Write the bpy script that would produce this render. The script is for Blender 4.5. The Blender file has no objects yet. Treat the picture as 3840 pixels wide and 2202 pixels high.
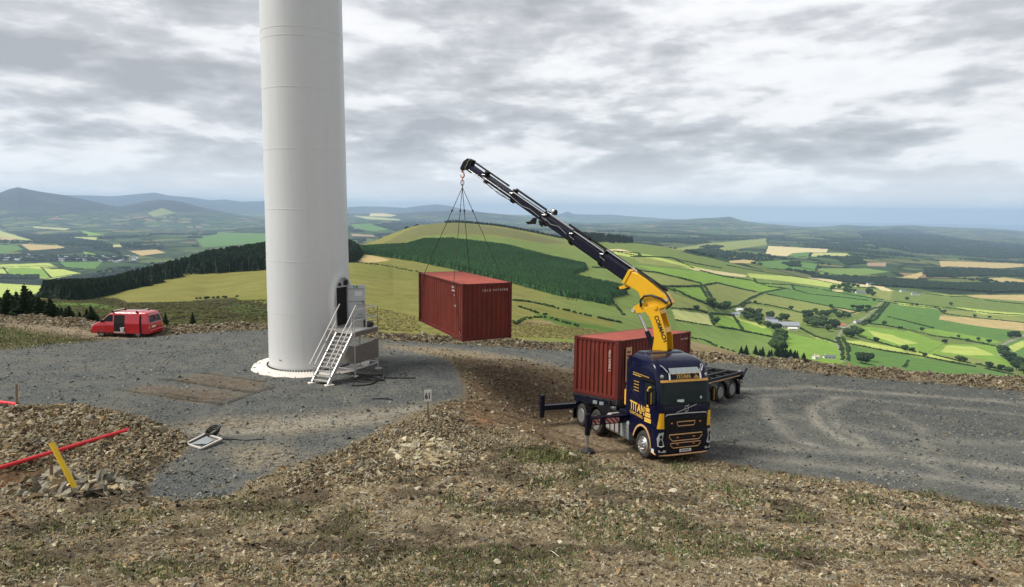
import bpy, bmesh, math, random
import numpy as np
from mathutils import Vector, Matrix
random.seed(7); RNG = np.random.default_rng(11)
sc = bpy.context.scene
COL = sc.collection
PI = math.pi

# ------------------------------------------------------------------ camera
FPX, PITCH, ROLL, CX, CY = 2450.0, 0.1241, 0.012, 1920.0, 1101.0      # photo is 3840 x 2202
_fw = np.array([0, math.cos(PITCH), -math.sin(PITCH)])
_up = np.array([0, math.sin(PITCH), math.cos(PITCH)])
_rt = np.array([1.0, 0, 0])
RR = math.cos(ROLL)*_rt + math.sin(ROLL)*_up
UU = -math.sin(ROLL)*_rt + math.cos(ROLL)*_up
cam_d = bpy.data.cameras.new('camera'); cam = bpy.data.objects.new('camera', cam_d); COL.objects.link(cam)
cam_d.sensor_width = 36; cam_d.lens = 36*FPX/3840; cam_d.clip_start = 0.3; cam_d.clip_end = 150000
cam.matrix_world = Matrix(((RR[0], UU[0], -_fw[0], 0), (RR[1], UU[1], -_fw[1], 0), (RR[2], UU[2], -_fw[2], 0), (0, 0, 0, 1)))
sc.camera = cam

# ------------------------------------------------------------------ world, sun, exposure
SUN_EL, SUN_AZ = math.radians(52), math.radians(184)       # azimuth measured from +X, light comes from the left
sdir = Vector((math.cos(SUN_EL)*math.cos(SUN_AZ), math.cos(SUN_EL)*math.sin(SUN_AZ), math.sin(SUN_EL)))
sl = bpy.data.lights.new('sun', 'SUN'); sl.energy = 3.7; sl.angle = math.radians(24); sl.color = (1.0, 0.96, 0.88)
so = bpy.data.objects.new('sun', sl); COL.objects.link(so); so.rotation_euler = sdir.to_track_quat('Z', 'Y').to_euler(); so.location = (-60, 0, 80)
sc.view_settings.view_transform = 'Standard'; sc.view_settings.look = 'None'
sc.view_settings.exposure = 0.35; sc.view_settings.gamma = 1.0; sc.view_settings.use_curve_mapping = False
sc.cycles.use_denoising = True
sc.cycles.max_bounces = 6; sc.cycles.diffuse_bounces = 3; sc.cycles.glossy_bounces = 3; sc.cycles.volume_bounces = 1
sc.cycles.transparent_max_bounces = 8; sc.cycles.caustics_reflective = False; sc.cycles.caustics_refractive = False

def pray(X, Y):
    return (_fw*FPX + RR*(X-CX) + UU*(CY-Y))/FPX
def skydir(X, Y):
    d = pray(X, Y); return d/np.linalg.norm(d)

W = bpy.data.worlds.new('World'); sc.world = W; W.use_nodes = True
wn, wl = W.node_tree.nodes, W.node_tree.links; wn.clear()
def N(t, **k):
    n = wn.new(t)
    for a, v in k.items(): setattr(n, a, v)
    return n
def wmath(op, a, b=None, c=None):
    n = N('ShaderNodeMath', operation=op)
    for i, v in enumerate((a, b, c)):
        if v is None: continue
        if isinstance(v, (int, float)): n.inputs[i].default_value = v
        else: wl.new(v, n.inputs[i])
    return n.outputs[0]
tc = N('ShaderNodeTexCoord')
sep = N('ShaderNodeSeparateXYZ'); wl.new(tc.outputs['Generated'], sep.inputs[0])
zc = wmath('ADD', wmath('MAXIMUM', sep.outputs[2], 0.0), 0.26)
px_ = wmath('DIVIDE', sep.outputs[0], zc); py_ = wmath('DIVIDE', sep.outputs[1], zc)
cmb = N('ShaderNodeCombineXYZ'); wl.new(px_, cmb.inputs[0]); wl.new(py_, cmb.inputs[1]); wl.new(wmath('MULTIPLY', sep.outputs[2], 5.0), cmb.inputs[2])
def wnoise(scale, detail, rough, off, dist=0.0):
    m = N('ShaderNodeMapping'); m.inputs['Location'].default_value = off; wl.new(cmb.outputs[0], m.inputs[0])
    n = N('ShaderNodeTexNoise'); n.inputs['Scale'].default_value = scale; n.inputs['Detail'].default_value = detail
    n.inputs['Roughness'].default_value = rough; n.inputs['Distortion'].default_value = dist
    wl.new(m.outputs[0], n.inputs['Vector']); return n.outputs[0]
nA = wnoise(1.45, 9, 0.47, (3.1, 1.7, 0.0), 0.10)
nB = wnoise(4.6, 9, 0.55, (7.3, 4.1, 0.0), 0.15)
nC = wnoise(1.45, 9, 0.47, (3.1-0.03, 1.7, 0.13), 0.10)       # same field shifted: lights the tops, darkens the bellies
nD = wnoise(4.6, 9, 0.55, (7.3-0.02, 4.1, 0.06), 0.15)
den = wmath('ADD', wmath('MULTIPLY', nA, 0.82), wmath('MULTIPLY', nB, 0.18))
# rounded heads: smooth cells warped by noise
wm = N('ShaderNodeVectorMath', operation='MULTIPLY_ADD'); wn2 = N('ShaderNodeTexNoise'); wn2.inputs['Scale'].default_value = 3.5; wn2.inputs['Detail'].default_value = 7; wl.new(cmb.outputs[0], wn2.inputs['Vector'])
wl.new(wn2.outputs['Color'], wm.inputs[0]); wm.inputs[1].default_value = (.45, .45, .45); wl.new(cmb.outputs[0], wm.inputs[2])
vc = N('ShaderNodeTexVoronoi', feature='F1'); vc.inputs['Scale'].default_value = 2.4; wl.new(wm.outputs[0], vc.inputs['Vector'])
den = wmath('ADD', den, wmath('MULTIPLY', wmath('SUBTRACT', 0.555, vc.outputs['Distance']), 0.24))
# big masses of cloud, each a direction and an amount (negative = bright gap)
bias = None
for X, Y, amt, sharp in ((560, 200, 0.10, 60), (200, 440, 0.07, 90), (820, 240, 0.03, 90), (1650, 300, 0.035, 60), (1900, 60, -0.03, 60), (1500, 560, 0.05, 200),
                         (2700, 450, -0.085, 380), (2480, 500, -0.03, 300), (60, 110, -0.05, 90), (300, 560, -0.05, 160), (1300, 700, -0.03, 200), (900, 560, -0.06, 160), (150, 530, -0.04, 200), (2300, 150, 0.03, 60),
                         (3400, 560, 0.05, 120), (3700, 330, 0.04, 90), (3300, 120, 0.0, 60), (3000, 640, -0.02, 200)):
    v = skydir(X, Y)
    dt = N('ShaderNodeVectorMath', operation='DOT_PRODUCT'); wl.new(tc.outputs['Generated'], dt.inputs[0]); dt.inputs[1].default_value = tuple(v)
    e = wmath('EXPONENT', wmath('MULTIPLY', wmath('SUBTRACT', dt.outputs['Value'], 1.0), float(sharp)))
    e = wmath('MULTIPLY', e, amt); bias = e if bias is None else wmath('ADD', bias, e)
den = wmath('ADD', den, bias)
shade = wmath('ADD', den, wmath('ADD', wmath('MULTIPLY', wmath('SUBTRACT', nA, nC), 0.75), wmath('MULTIPLY', wmath('SUBTRACT', nB, nD), 0.40)))
cr = N('ShaderNodeValToRGB'); wl.new(shade, cr.inputs[0])
els = cr.color_ramp.elements
stops = [(0.35, (0.80, 0.80, 0.81)), (0.43, (0.73, 0.735, 0.75)), (0.49, (0.60, 0.61, 0.635)), (0.545, (0.50, 0.51, 0.535)), (0.60, (0.45, 0.46, 0.485)), (0.69, (0.37, 0.38, 0.405))]
els[0].position = stops[0][0]; els[0].color = (*stops[0][1], 1); els[1].position = stops[-1][0]; els[1].color = (*stops[-1][1], 1)
for p, c in stops[1:-1]:
    e = els.new(p); e.color = (*c, 1)
# distance haze of the sky itself towards the horizon: clouds lose contrast
hz = N('ShaderNodeMapRange'); wl.new(sep.outputs[2], hz.inputs[0]); hz.inputs[1].default_value = 0.0; hz.inputs[2].default_value = 0.09; hz.inputs[3].default_value = 0.9; hz.inputs[4].default_value = 0.0
mh = N('ShaderNodeMixRGB'); wl.new(hz.outputs[0], mh.inputs[0]); wl.new(cr.outputs[0], mh.inputs[1]); mh.inputs[2].default_value = (0.98, 0.98, 0.98, 1)
sky = N('ShaderNodeTexSky', sky_type='NISHITA'); sky.sun_disc = False; sky.sun_elevation = SUN_EL; sky.sun_rotation = PI/2 - SUN_AZ
sky.altitude = 400; sky.air_density = 1.0; sky.dust_density = 1.5
bs = N('ShaderNodeBackground'); wl.new(sky.outputs[0], bs.inputs[0]); bs.inputs[1].default_value = 0.12
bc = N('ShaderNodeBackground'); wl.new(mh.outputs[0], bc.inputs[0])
zd = N('ShaderNodeMapRange'); wl.new(sep.outputs[2], zd.inputs[0]); zd.inputs[1].default_value = 0.34; zd.inputs[2].default_value = 0.75; zd.inputs[3].default_value = 1.0; zd.inputs[4].default_value = 0.55; wl.new(zd.outputs[0], bc.inputs[1])      # cloud overhead, out of view, dimmed to deepen the shading contrast
cov = N('ShaderNodeMapRange'); wl.new(den, cov.inputs[0]); cov.inputs[1].default_value = 0.20; cov.inputs[2].default_value = 0.32; cov.inputs[3].default_value = 0.75; cov.inputs[4].default_value = 1.0
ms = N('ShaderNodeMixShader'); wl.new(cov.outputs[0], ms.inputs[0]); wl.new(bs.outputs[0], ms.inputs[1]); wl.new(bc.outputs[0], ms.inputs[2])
# below the horizon only dim ground light
bg_ = N('ShaderNodeBackground'); bg_.inputs[0].default_value = (0.10, 0.12, 0.10, 1)
dn = N('ShaderNodeMapRange'); wl.new(sep.outputs[2], dn.inputs[0]); dn.inputs[1].default_value = -0.06; dn.inputs[2].default_value = -0.015
m2s = N('ShaderNodeMixShader'); wl.new(dn.outputs[0], m2s.inputs[0]); wl.new(bg_.outputs[0], m2s.inputs[1]); wl.new(ms.outputs[0], m2s.inputs[2])
wo = N('ShaderNodeOutputWorld'); wl.new(m2s.outputs[0], wo.inputs[0])

# ------------------------------------------------------------------ material helpers
class MatB:
    def __init__(s, name, rough=0.6, metal=0.0, spec=0.5, coat=0.0):
        s.m = bpy.data.materials.new(name); s.m.use_nodes = True
        s.n, s.l = s.m.node_tree.nodes, s.m.node_tree.links
        s.b = s.n['Principled BSDF']
        s.b.inputs['Roughness'].default_value = rough; s.b.inputs['Metallic'].default_value = metal
        s.b.inputs['Specular IOR Level'].default_value = spec; s.b.inputs['Coat Weight'].default_value = coat
        s.b.inputs['Coat Roughness'].default_value = 0.08
    def N(s, t, **k):
        n = s.n.new(t)
        for a, v in k.items(): setattr(n, a, v)
        return n
    def put(s, v, sock):
        if isinstance(v, (int, float)): sock.default_value = v
        elif isinstance(v, tuple): sock.default_value = v if len(v) == 4 or sock.type == 'VECTOR' else (*v, 1)
        else: s.l.new(v, sock)
    def math(s, op, a, b=None, clamp=False):
        n = s.N('ShaderNodeMath', operation=op); n.use_clamp = clamp; s.put(a, n.inputs[0])
        if b is not None: s.put(b, n.inputs[1])
        return n.outputs[0]
    def coord(s, kind='Object', scale=(1, 1, 1), rot=(0, 0, 0)):
        t = s.N('ShaderNodeTexCoord'); m = s.N('ShaderNodeMapping'); s.l.new(t.outputs[kind], m.inputs[0])
        m.inputs['Scale'].default_value = scale; m.inputs['Rotation'].default_value = rot; return m.outputs[0]
    def noise(s, scale, detail=4, rough=0.55, vec=None, dist=0.0):
        n = s.N('ShaderNodeTexNoise'); n.inputs['Scale'].default_value = scale; n.inputs['Detail'].default_value = detail
        n.inputs['Roughness'].default_value = rough; n.inputs['Distortion'].default_value = dist
        if vec is not None: s.l.new(vec, n.inputs['Vector'])
        return n.outputs[0]
    def vor(s, scale, vec=None, feat='F1', rnd=1.0):
        n = s.N('ShaderNodeTexVoronoi', feature=feat); n.inputs['Scale'].default_value = scale; n.inputs['Randomness'].default_value = rnd
        if vec is not None: s.l.new(vec, n.inputs['Vector'])
        return n
    def ramp(s, fac, stops, interp='LINEAR'):
        n = s.N('ShaderNodeValToRGB'); s.put(fac, n.inputs[0]); n.color_ramp.interpolation = interp
        e = n.color_ramp.elements; e[0].position, e[1].position = stops[0][0], stops[-1][0]
        f = lambda c: (*c, 1) if isinstance(c, tuple) else (c, c, c, 1)
        e[0].color, e[1].color = f(stops[0][1]), f(stops[-1][1])
        for p, c in stops[1:-1]: e.new(p).color = f(c)
        return n.outputs[0]
    def mix(s, f, a, b, mode='MIX'):
        n = s.N('ShaderNodeMixRGB', blend_type=mode); s.put(f, n.inputs[0]); s.put(a, n.inputs[1]); s.put(b, n.inputs[2]); return n.outputs[0]
    def attr(s, name):
        n = s.N('ShaderNodeAttribute'); n.attribute_name = name; return n
    def color(s, v): s.put(v, s.b.inputs['Base Color']); return s
    def bump(s, h, strength=0.3, dist=0.02):
        n = s.N('ShaderNodeBump'); n.inputs['Strength'].default_value = strength; n.inputs['Distance'].default_value = dist
        s.l.new(h, n.inputs['Height']); s.l.new(n.outputs[0], s.b.inputs['Normal']); return s

def plain(name, c, rough=0.5, metal=0.0, coat=0.0, var=0.12, scale=3.0, dirt=0.0, spec=0.5):
    """paint/metal with slight mottling and optional dust"""
    m = MatB(name, rough, metal, spec, coat); v = m.coord()
    n = m.noise(scale, 6, 0.6, v)
    base = m.mix(n, tuple(x*(1-var) for x in c), tuple(min(1, x*(1+var)) for x in c))
    if dirt:
        d = m.ramp(m.noise(scale*1.7, 8, 0.7, v), [(0.45, 0.0), (0.75, 1.0)])
        base = m.mix(m.math('MULTIPLY', d, dirt), base, (0.16, 0.13, 0.09))
        m.put(m.math('ADD', m.math('MULTIPLY', d, dirt*0.6), rough), m.b.inputs['Roughness'])
    m.color(base); return m.m

M = {}
M['navy'] = plain('navy_paint', (0.0012, 0.0030, 0.024), 0.22, 0.0, 0.12, 0.1, 2.0, 0.05, 0.28)
M['navy_dull'] = plain('navy_steel', (0.0022, 0.0036, 0.016), 0.42, 0.0, 0.05, 0.2, 3.0, 0.06, 0.25)
M['black'] = plain('black_plastic', (0.006, 0.006, 0.007), 0.5, 0.0, 0.0, 0.2, 4.0, 0.06, 0.2)
M['chassis'] = plain('chassis_steel', (0.014, 0.015, 0.020), 0.5, 0.1, 0.0, 0.3, 4.0, 0.35)
M['rubber'] = plain('tyre_rubber', (0.016, 0.015, 0.015), 0.8, 0.0, 0.0, 0.25, 5.0, 0.45)
M['yellow'] = plain('yellow_paint', (0.80, 0.435, 0.010), 0.32, 0.0, 0.4, 0.06, 2.0, 0.05)
M['yellow_trim'] = plain('yellow_trim', (0.80, 0.42, 0.05), 0.35, 0.0, 0.3, 0.04)
M['chrome'] = plain('chrome', (0.80, 0.80, 0.80), 0.16, 1.0, 0.0, 0.05)
M['alu'] = plain('aluminium', (0.50, 0.50, 0.49), 0.36, 0.9, 0.0, 0.10, 5.0, 0.12)
M['galv'] = plain('galvanised_steel', (0.62, 0.61, 0.58), 0.45, 0.55, 0.0, 0.14, 6.0, 0.05)
M['galv_dark'] = plain('weathered_sheet', (0.22, 0.20, 0.175), 0.6, 0.3, 0.0, 0.25, 2.5, 0.35)
M['rim'] = plain('rim_shaded_metal', (0.30, 0.30, 0.30), 0.45, 0.5, 0.0, 0.2, 6.0, 0.3)  # recessed rims: shade of the dish put into a darker metal tone
M['tank'] = plain('tank_aluminium', (0.52, 0.50, 0.48), 0.42, 0.5, 0.0, 0.1, 3.0, 0.10)
M['grey_box'] = plain('grey_plastic', (0.26, 0.30, 0.31), 0.45, 0.1, 0.0, 0.1, 3.0, 0.12)
M['red_van'] = plain('red_paint', (0.50, 0.008, 0.020), 0.25, 0.0, 1.0, 0.08, 2.0, 0.08)
M['red_pipe'] = plain('red_plastic', (0.62, 0.022, 0.030), 0.42, 0.0, 0.0, 0.15, 2.5, 0.10)
M['yellow_pipe'] = plain('yellow_plastic', (0.85, 0.56, 0.02), 0.42, 0.0, 0.0, 0.10, 2.5, 0.06)
M['wood'] = plain('weathered_wood', (0.22, 0.14, 0.075), 0.8, 0.0, 0.0, 0.3, 8.0, 0.1)
M['white'] = plain('white_board', (0.80, 0.80, 0.77), 0.5, 0.0, 0.0, 0.05)
M['sign_black'] = plain('sign_black', (0.012, 0.012, 0.012), 0.6)
M['concrete'] = plain('painted_concrete', (0.66, 0.62, 0.57), 0.8, 0.0, 0.0, 0.10, 3.0, 0.18)
M['tower_door'] = plain('door_paint', (0.58, 0.61, 0.62), 0.4, 0.0, 0.2, 0.05)
M['shade_fill'] = plain('interior_shade', (0.012, 0.010, 0.010), 0.9)  # near-black sheets over openings, the shade inside put into the colour
M['cable'] = plain('black_cable', (0.012, 0.012, 0.013), 0.5)
M['text_yellow'] = plain('yellow_lettering', (0.80, 0.47, 0.08), 0.4, var=0.03)
M['text_white'] = plain('white_lettering', (0.72, 0.64, 0.58), 0.6, var=0.12, scale=30)
M['green_sign'] = plain('green_sign', (0.01, 0.22, 0.09), 0.4)
M['lamp_glass'] = plain('lamp_glass', (0.55, 0.58, 0.60), 0.08, 0.3, 1.0, 0.25, 9.0)
M['orange_lamp'] = plain('orange_lamp', (0.80, 0.25, 0.05), 0.25)
M['red_lamp'] = plain('red_lamp', (0.40, 0.01, 0.01), 0.25)
M['orange_steel'] = plain('orange_hook', (0.60, 0.16, 0.03), 0.45, 0.2, 0.0, 0.2, 9.0, 0.1)
M['sling'] = plain('wire_rope', (0.035, 0.032, 0.030), 0.6, 0.4)
M['board_tan'] = plain('tan_board', (0.62, 0.36, 0.18), 0.7, var=0.15)
M['paper'] = plain('white_paper', (0.55, 0.66, 0.66), 0.6)
M['trim_warm'] = plain('reflective_trim', (0.72, 0.42, 0.20), 0.35, 0.2)
M['rust'] = plain('rust_brown', (0.22, 0.09, 0.05), 0.7, 0.1, var=0.3, scale=6)
def glass(name, c):
    m = MatB(name, 0.06, 0.0, 0.14, 0.0); m.color(c); return m.m
M['glass'] = glass('dark_glass', (0.012, 0.020, 0.022, 1))
# striped marker
m = MatB('red_white_stripes', 0.5); v = m.coord('Object', (1, 1, 1), (0, 0, 0))
sx = m.N('ShaderNodeSeparateXYZ'); m.l.new(v, sx.inputs[0])
st = m.math('GREATER_THAN', m.math('FRACT', m.math('MULTIPLY', m.math('ADD', sx.outputs[1], sx.outputs[2]), 5.0)), 0.5)
m.color(m.mix(st, (0.42, 0.02, 0.02), (0.50, 0.44, 0.44))); M['stripes'] = m.m
# tower paint: off white with faint vertical streaks
m = MatB('tower_paint', 0.42, 0, 0.4, 0.15)
v = m.coord('Object', (1.0, 1.0, 0.09)); v2 = m.coord('Object', (1, 1, 1))
f = m.mix(m.noise(1.6, 5, 0.6, v), (0.63, 0.64, 0.64), (0.69, 0.695, 0.69))
f = m.mix(m.math('MULTIPLY', m.ramp(m.noise(2.4, 7, 0.7, v2), [(0.50, 0.0), (0.72, 1.0)]), 0.10), f, (0.42, 0.40, 0.36))
f = m.mix(m.math('MULTIPLY', m.ramp(m.noise(3.5, 8, 0.75, m.coord('Object', (1, 1, .035))), [(0.54, 0.0), (0.70, 1.0)]), 0.16), f, (0.38, 0.35, 0.30))
m.color(f).bump(m.noise(1.1, 2, 0.4, v2), 0.12, 0.02); M['tower'] = m.m
# container paint: faded oxide red, rust scabs and runs
def cont_mat(name, a, b):
    m = MatB(name, 0.58, 0.0, 0.35); v = m.coord('Object', (1, 1, 0.22)); v2 = m.coord('Object')
    f = m.mix(m.ramp(m.noise(2.2, 7, 0.65, v), [(0.35, 0.0), (0.7, 1.0)]), a, b)
    f = m.mix(m.ramp(m.noise(9, 8, 0.7, v2), [(0.62, 0.0), (0.70, 0.85)]), f, (0.075, 0.028, 0.018))
    f = m.mix(m.math('MULTIPLY', m.ramp(m.noise(1.3, 5, 0.6, v2), [(0.45, 0.0), (0.75, 1.0)]), 0.35), f, (0.16, 0.045, 0.03))
    m.color(f).bump(m.math('ADD', m.math('MULTIPLY', m.noise(6, 4, 0.6, v2), .3), m.noise(1.4, 3, 0.5, v2)), 0.35, 0.05); return m.m
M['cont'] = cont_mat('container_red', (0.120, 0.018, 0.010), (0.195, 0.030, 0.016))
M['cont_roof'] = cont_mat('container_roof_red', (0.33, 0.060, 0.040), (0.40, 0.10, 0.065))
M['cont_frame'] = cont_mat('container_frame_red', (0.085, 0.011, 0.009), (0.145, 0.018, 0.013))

# ------------------------------------------------------------------ mesh helpers
CAB_FIT = False
def cab_fit(p):
    """final cab proportions: short front overhang, narrower body, higher brow"""
    x, y, z = p
    x = x if x <= .55 else .55+(x-.55)*.60
    return (x, y*.94, z+float(np.interp(z, [.9, 1.25, 1.6, 1.9, 2.7, 3.1, 3.6, 3.9], [0, .10, .24, .32, .29, .22, .08, 0])))
class MB:
    def __init__(s): s.v = []; s.f = []
    def add(s, vs, fs):
        o = len(s.v); s.v += [tuple(map(float, p)) for p in vs]; s.f += [tuple(i+o for i in q) for q in fs]; return s
    def box(s, c, d, R=None):
        """centre, full size, optional 3x3 with axes as columns"""
        h = np.array(d)/2; P = np.array([[x, y, z] for z in (-1, 1) for y in (-1, 1) for x in (-1, 1)])*h
        if R is not None: P = P @ np.array(R).T
        return s.add(P+np.array(c), [(0, 2, 3, 1), (4, 5, 7, 6), (0, 1, 5, 4), (2, 6, 7, 3), (0, 4, 6, 2), (1, 3, 7, 5)])
    def bb(s, x0, x1, y0, y1, z0, z1): return s.box(((x0+x1)/2, (y0+y1)/2, (z0+z1)/2), (x1-x0, y1-y0, z1-z0))
    def bar(s, p, q, w, h=None, up=(0, 0, 1)):
        p, q = np.array(p, float), np.array(q, float); h = w if h is None else h
        L = np.linalg.norm(q-p); a = (q-p)/L; u = np.array(up, float)
        if abs(a@u) > .98: u = np.array((1.0, 0, 0))
        b = np.cross(u, a); b /= np.linalg.norm(b); c = np.cross(a, b)
        return s.box((p+q)/2, (L, w, h), np.array([a, b, c]).T)
    def tube(s, path, r, n=8, cap=True):
        P = [np.array(p, float) for p in path]; k = len(P); rs = r if hasattr(r, '__len__') else [r]*k
        vs = []; prev = None
        for i, p in enumerate(P):
            t = P[min(i+1, k-1)]-P[max(i-1, 0)]; t /= (np.linalg.norm(t)+1e-12)
            if prev is None:
                u = np.array((0, 0, 1.0)) if abs(t[2]) < .9 else np.array((1.0, 0, 0))
            else: u = prev
            u = u-t*(u@t); u /= np.linalg.norm(u); prev = u; w = np.cross(t, u)
            for j in range(n):
                a = 2*PI*j/n; vs.append(p+rs[i]*(math.cos(a)*u+math.sin(a)*w))
        fs = [(i*n+j, i*n+(j+1) % n, (i+1)*n+(j+1) % n, (i+1)*n+j) for i in range(k-1) for j in range(n)]
        if cap: fs += [tuple(range(n))[::-1], tuple(range((k-1)*n, k*n))]
        return s.add(vs, fs)
    def cyl(s, p, q, r, n=20, r2=None): return s.tube([p, q], [r, r if r2 is None else r2], n)
    def lathe(s, prof, c, axis, n=28, closed=False):
        """prof: (radius, along) pairs about axis through c"""
        a = np.array(axis, float); a /= np.linalg.norm(a); u = np.array((0, 0, 1.0)) if abs(a[2]) < .9 else np.array((1.0, 0, 0))
        u = np.cross(u, a); u /= np.linalg.norm(u); w = np.cross(a, u); c = np.array(c, float); k = len(prof)
        vs = [c+a*h+r*(math.cos(2*PI*j/n)*u+math.sin(2*PI*j/n)*w) for r, h in prof for j in range(n)]
        fs = [(i*n+j, i*n+(j+1) % n, (i+1)*n+(j+1) % n, (i+1)*n+j) for i in range(k-1) for j in range(n)]
        if closed: fs += [((k-1)*n+j, (k-1)*n+(j+1) % n, (j+1) % n, j) for j in range(n)]
        else: fs += [tuple(range(n))[::-1], tuple(range((k-1)*n, k*n))]
        return s.add(vs, fs)
    def prism(s, poly, O, A, B, T):
        """polygon (a,b) in plane O + aA + bB, extruded by vector T"""
        O, A, B, T = [np.array(x, float) for x in (O, A, B, T)]; n = len(poly)
        vs = [O+a*A+b*B for a, b in poly]+[O+a*A+b*B+T for a, b in poly]
        fs = [tuple(range(n))[::-1], tuple(range(n, 2*n))]+[(i, (i+1) % n, n+(i+1) % n, n+i) for i in range(n)]
        return s.add(vs, fs)
    def loft(s, rings, cap=True):
        n = len(rings[0]); k = len(rings)
        vs = [p for r in rings for p in r]
        fs = [(i*n+j, i*n+(j+1) % n, (i+1)*n+(j+1) % n, (i+1)*n+j) for i in range(k-1) for j in range(n)]
        if cap: fs += [tuple(range(n))[::-1], tuple(range((k-1)*n, k*n))]
        return s.add(vs, fs)
    def build(s, name, mat, parent=None, smooth=False, bevel=0.0, xf=None):
        if CAB_FIT and xf is None: s.v = [cab_fit(p) for p in s.v]
        me = bpy.data.meshes.new(name); me.from_pydata(s.v, [], s.f)
        if xf is not None: me.transform(xf)
        bm = bmesh.new(); bm.from_mesh(me); bmesh.ops.recalc_face_normals(bm, faces=bm.faces); bm.to_mesh(me); bm.free()
        me.materials.append(M[mat] if isinstance(mat, str) else mat)
        o = bpy.data.objects.new(name, me); COL.objects.link(o)
        if parent is not None: o.parent = parent
        if smooth:
            me.shade_smooth()
            if hasattr(me, 'set_sharp_from_angle'): me.set_sharp_from_angle(angle=math.radians(40))
        if bevel:
            b = o.modifiers.new('bevel', 'BEVEL'); b.width = bevel; b.segments = 2; b.limit_method = 'ANGLE'; b.angle_limit = math.radians(40)
        return o

def tag(o, label=None, cat=None, group=None, kind=None):
    if label: o['label'] = label
    if cat: o['category'] = cat
    if group: o['group'] = group
    if kind: o['kind'] = kind
    return o
def empty(name, mat, label, cat, group=None):
    o = bpy.data.objects.new(name, None); COL.objects.link(o); o.empty_display_size = 0.3
    o.matrix_world = mat if isinstance(mat, Matrix) else Matrix.Translation(Vector(mat))
    return tag(o, label, cat, group)
def basis(o, x, y, z):
    return Matrix(((x[0], y[0], z[0], o[0]), (x[1], y[1], z[1], o[1]), (x[2], y[2], z[2], o[2]), (0, 0, 0, 1)))
def copy_tree(o, parent=None):
    c = o.copy(); COL.objects.link(c)
    if parent is not None: c.parent = parent
    for ch in list(o.children): copy_tree(ch, c)
    return c
def text(s, size, O, A, B, name, mat, parent, depth=0.004, align='LEFT', bold=0.0, squash=1.0):
    """lettering as thin relief: O origin, A reading direction, B letter-up (parent's frame)"""
    cu = bpy.data.curves.new(name, 'FONT'); cu.body = s; cu.size = size; cu.extrude = depth; cu.align_x = align; cu.offset = bold
    cu.resolution_u = 3
    t = bpy.data.objects.new(name, cu); me = bpy.data.meshes.new_from_object(t); bpy.data.objects.remove(t)
    A, B = Vector(A).normalized(), Vector(B).normalized(); Cc = A.cross(B)
    me.transform(basis(O, A*squash, B, Cc)); me.materials.clear(); me.materials.append(M[mat]); me.name = name
    if CAB_FIT:
        for v_ in me.vertices: v_.co = cab_fit(v_.co)
    o = bpy.data.objects.new(name, me); COL.objects.link(o); o.parent = parent; return o

# value noise in numpy
_perm = RNG.permutation(4096); _val = RNG.random(4096)
def vnoise(x, y, seed=0):
    xi = np.floor(x).astype(int); yi = np.floor(y).astype(int); fx = x-xi; fy = y-yi
    fx = fx*fx*(3-2*fx); fy = fy*fy*(3-2*fy)
    h = lambda a, b: _val[(_perm[(a+seed*131) & 4095]+b*57+seed*17) & 4095]
    return (h(xi, yi)*(1-fx)+h(xi+1, yi)*fx)*(1-fy)+(h(xi, yi+1)*(1-fx)+h(xi+1, yi+1)*fx)*fy
def fbm(x, y, oct=4, seed=0, gain=0.5):
    s = 0; a = 1; t = 0
    for i in range(oct):
        s = s+a*(vnoise(x, y, seed+i)-0.5); t += a; a *= gain; x = x*2.03+13.7; y = y*2.03+7.1
    return s/t*2
def proj(P):
    P = np.asarray(P); z = P @ _fw
    return CX+FPX*(P @ RR)/z, CY-FPX*(P @ UU)/z
def pip(X, Y, poly):
    ins = np.zeros(X.shape, bool); n = len(poly); j = n-1
    for i in range(n):
        xi, yi = poly[i]; xj, yj = poly[j]
        c = ((yi > Y) != (yj > Y)) & (X < (xj-xi)*(Y-yi)/((yj-yi) if yj != yi else 1e-9)+xi); ins ^= c; j = i
    return ins
def pwin(poly, ox, oy, k): return [(ox+x/k, oy+y/k) for x, y in poly]
def D_(poly): return [(x*1.51241, y*1.51241) for x, y in poly]      # 2539-wide view -> photo pixels

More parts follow.
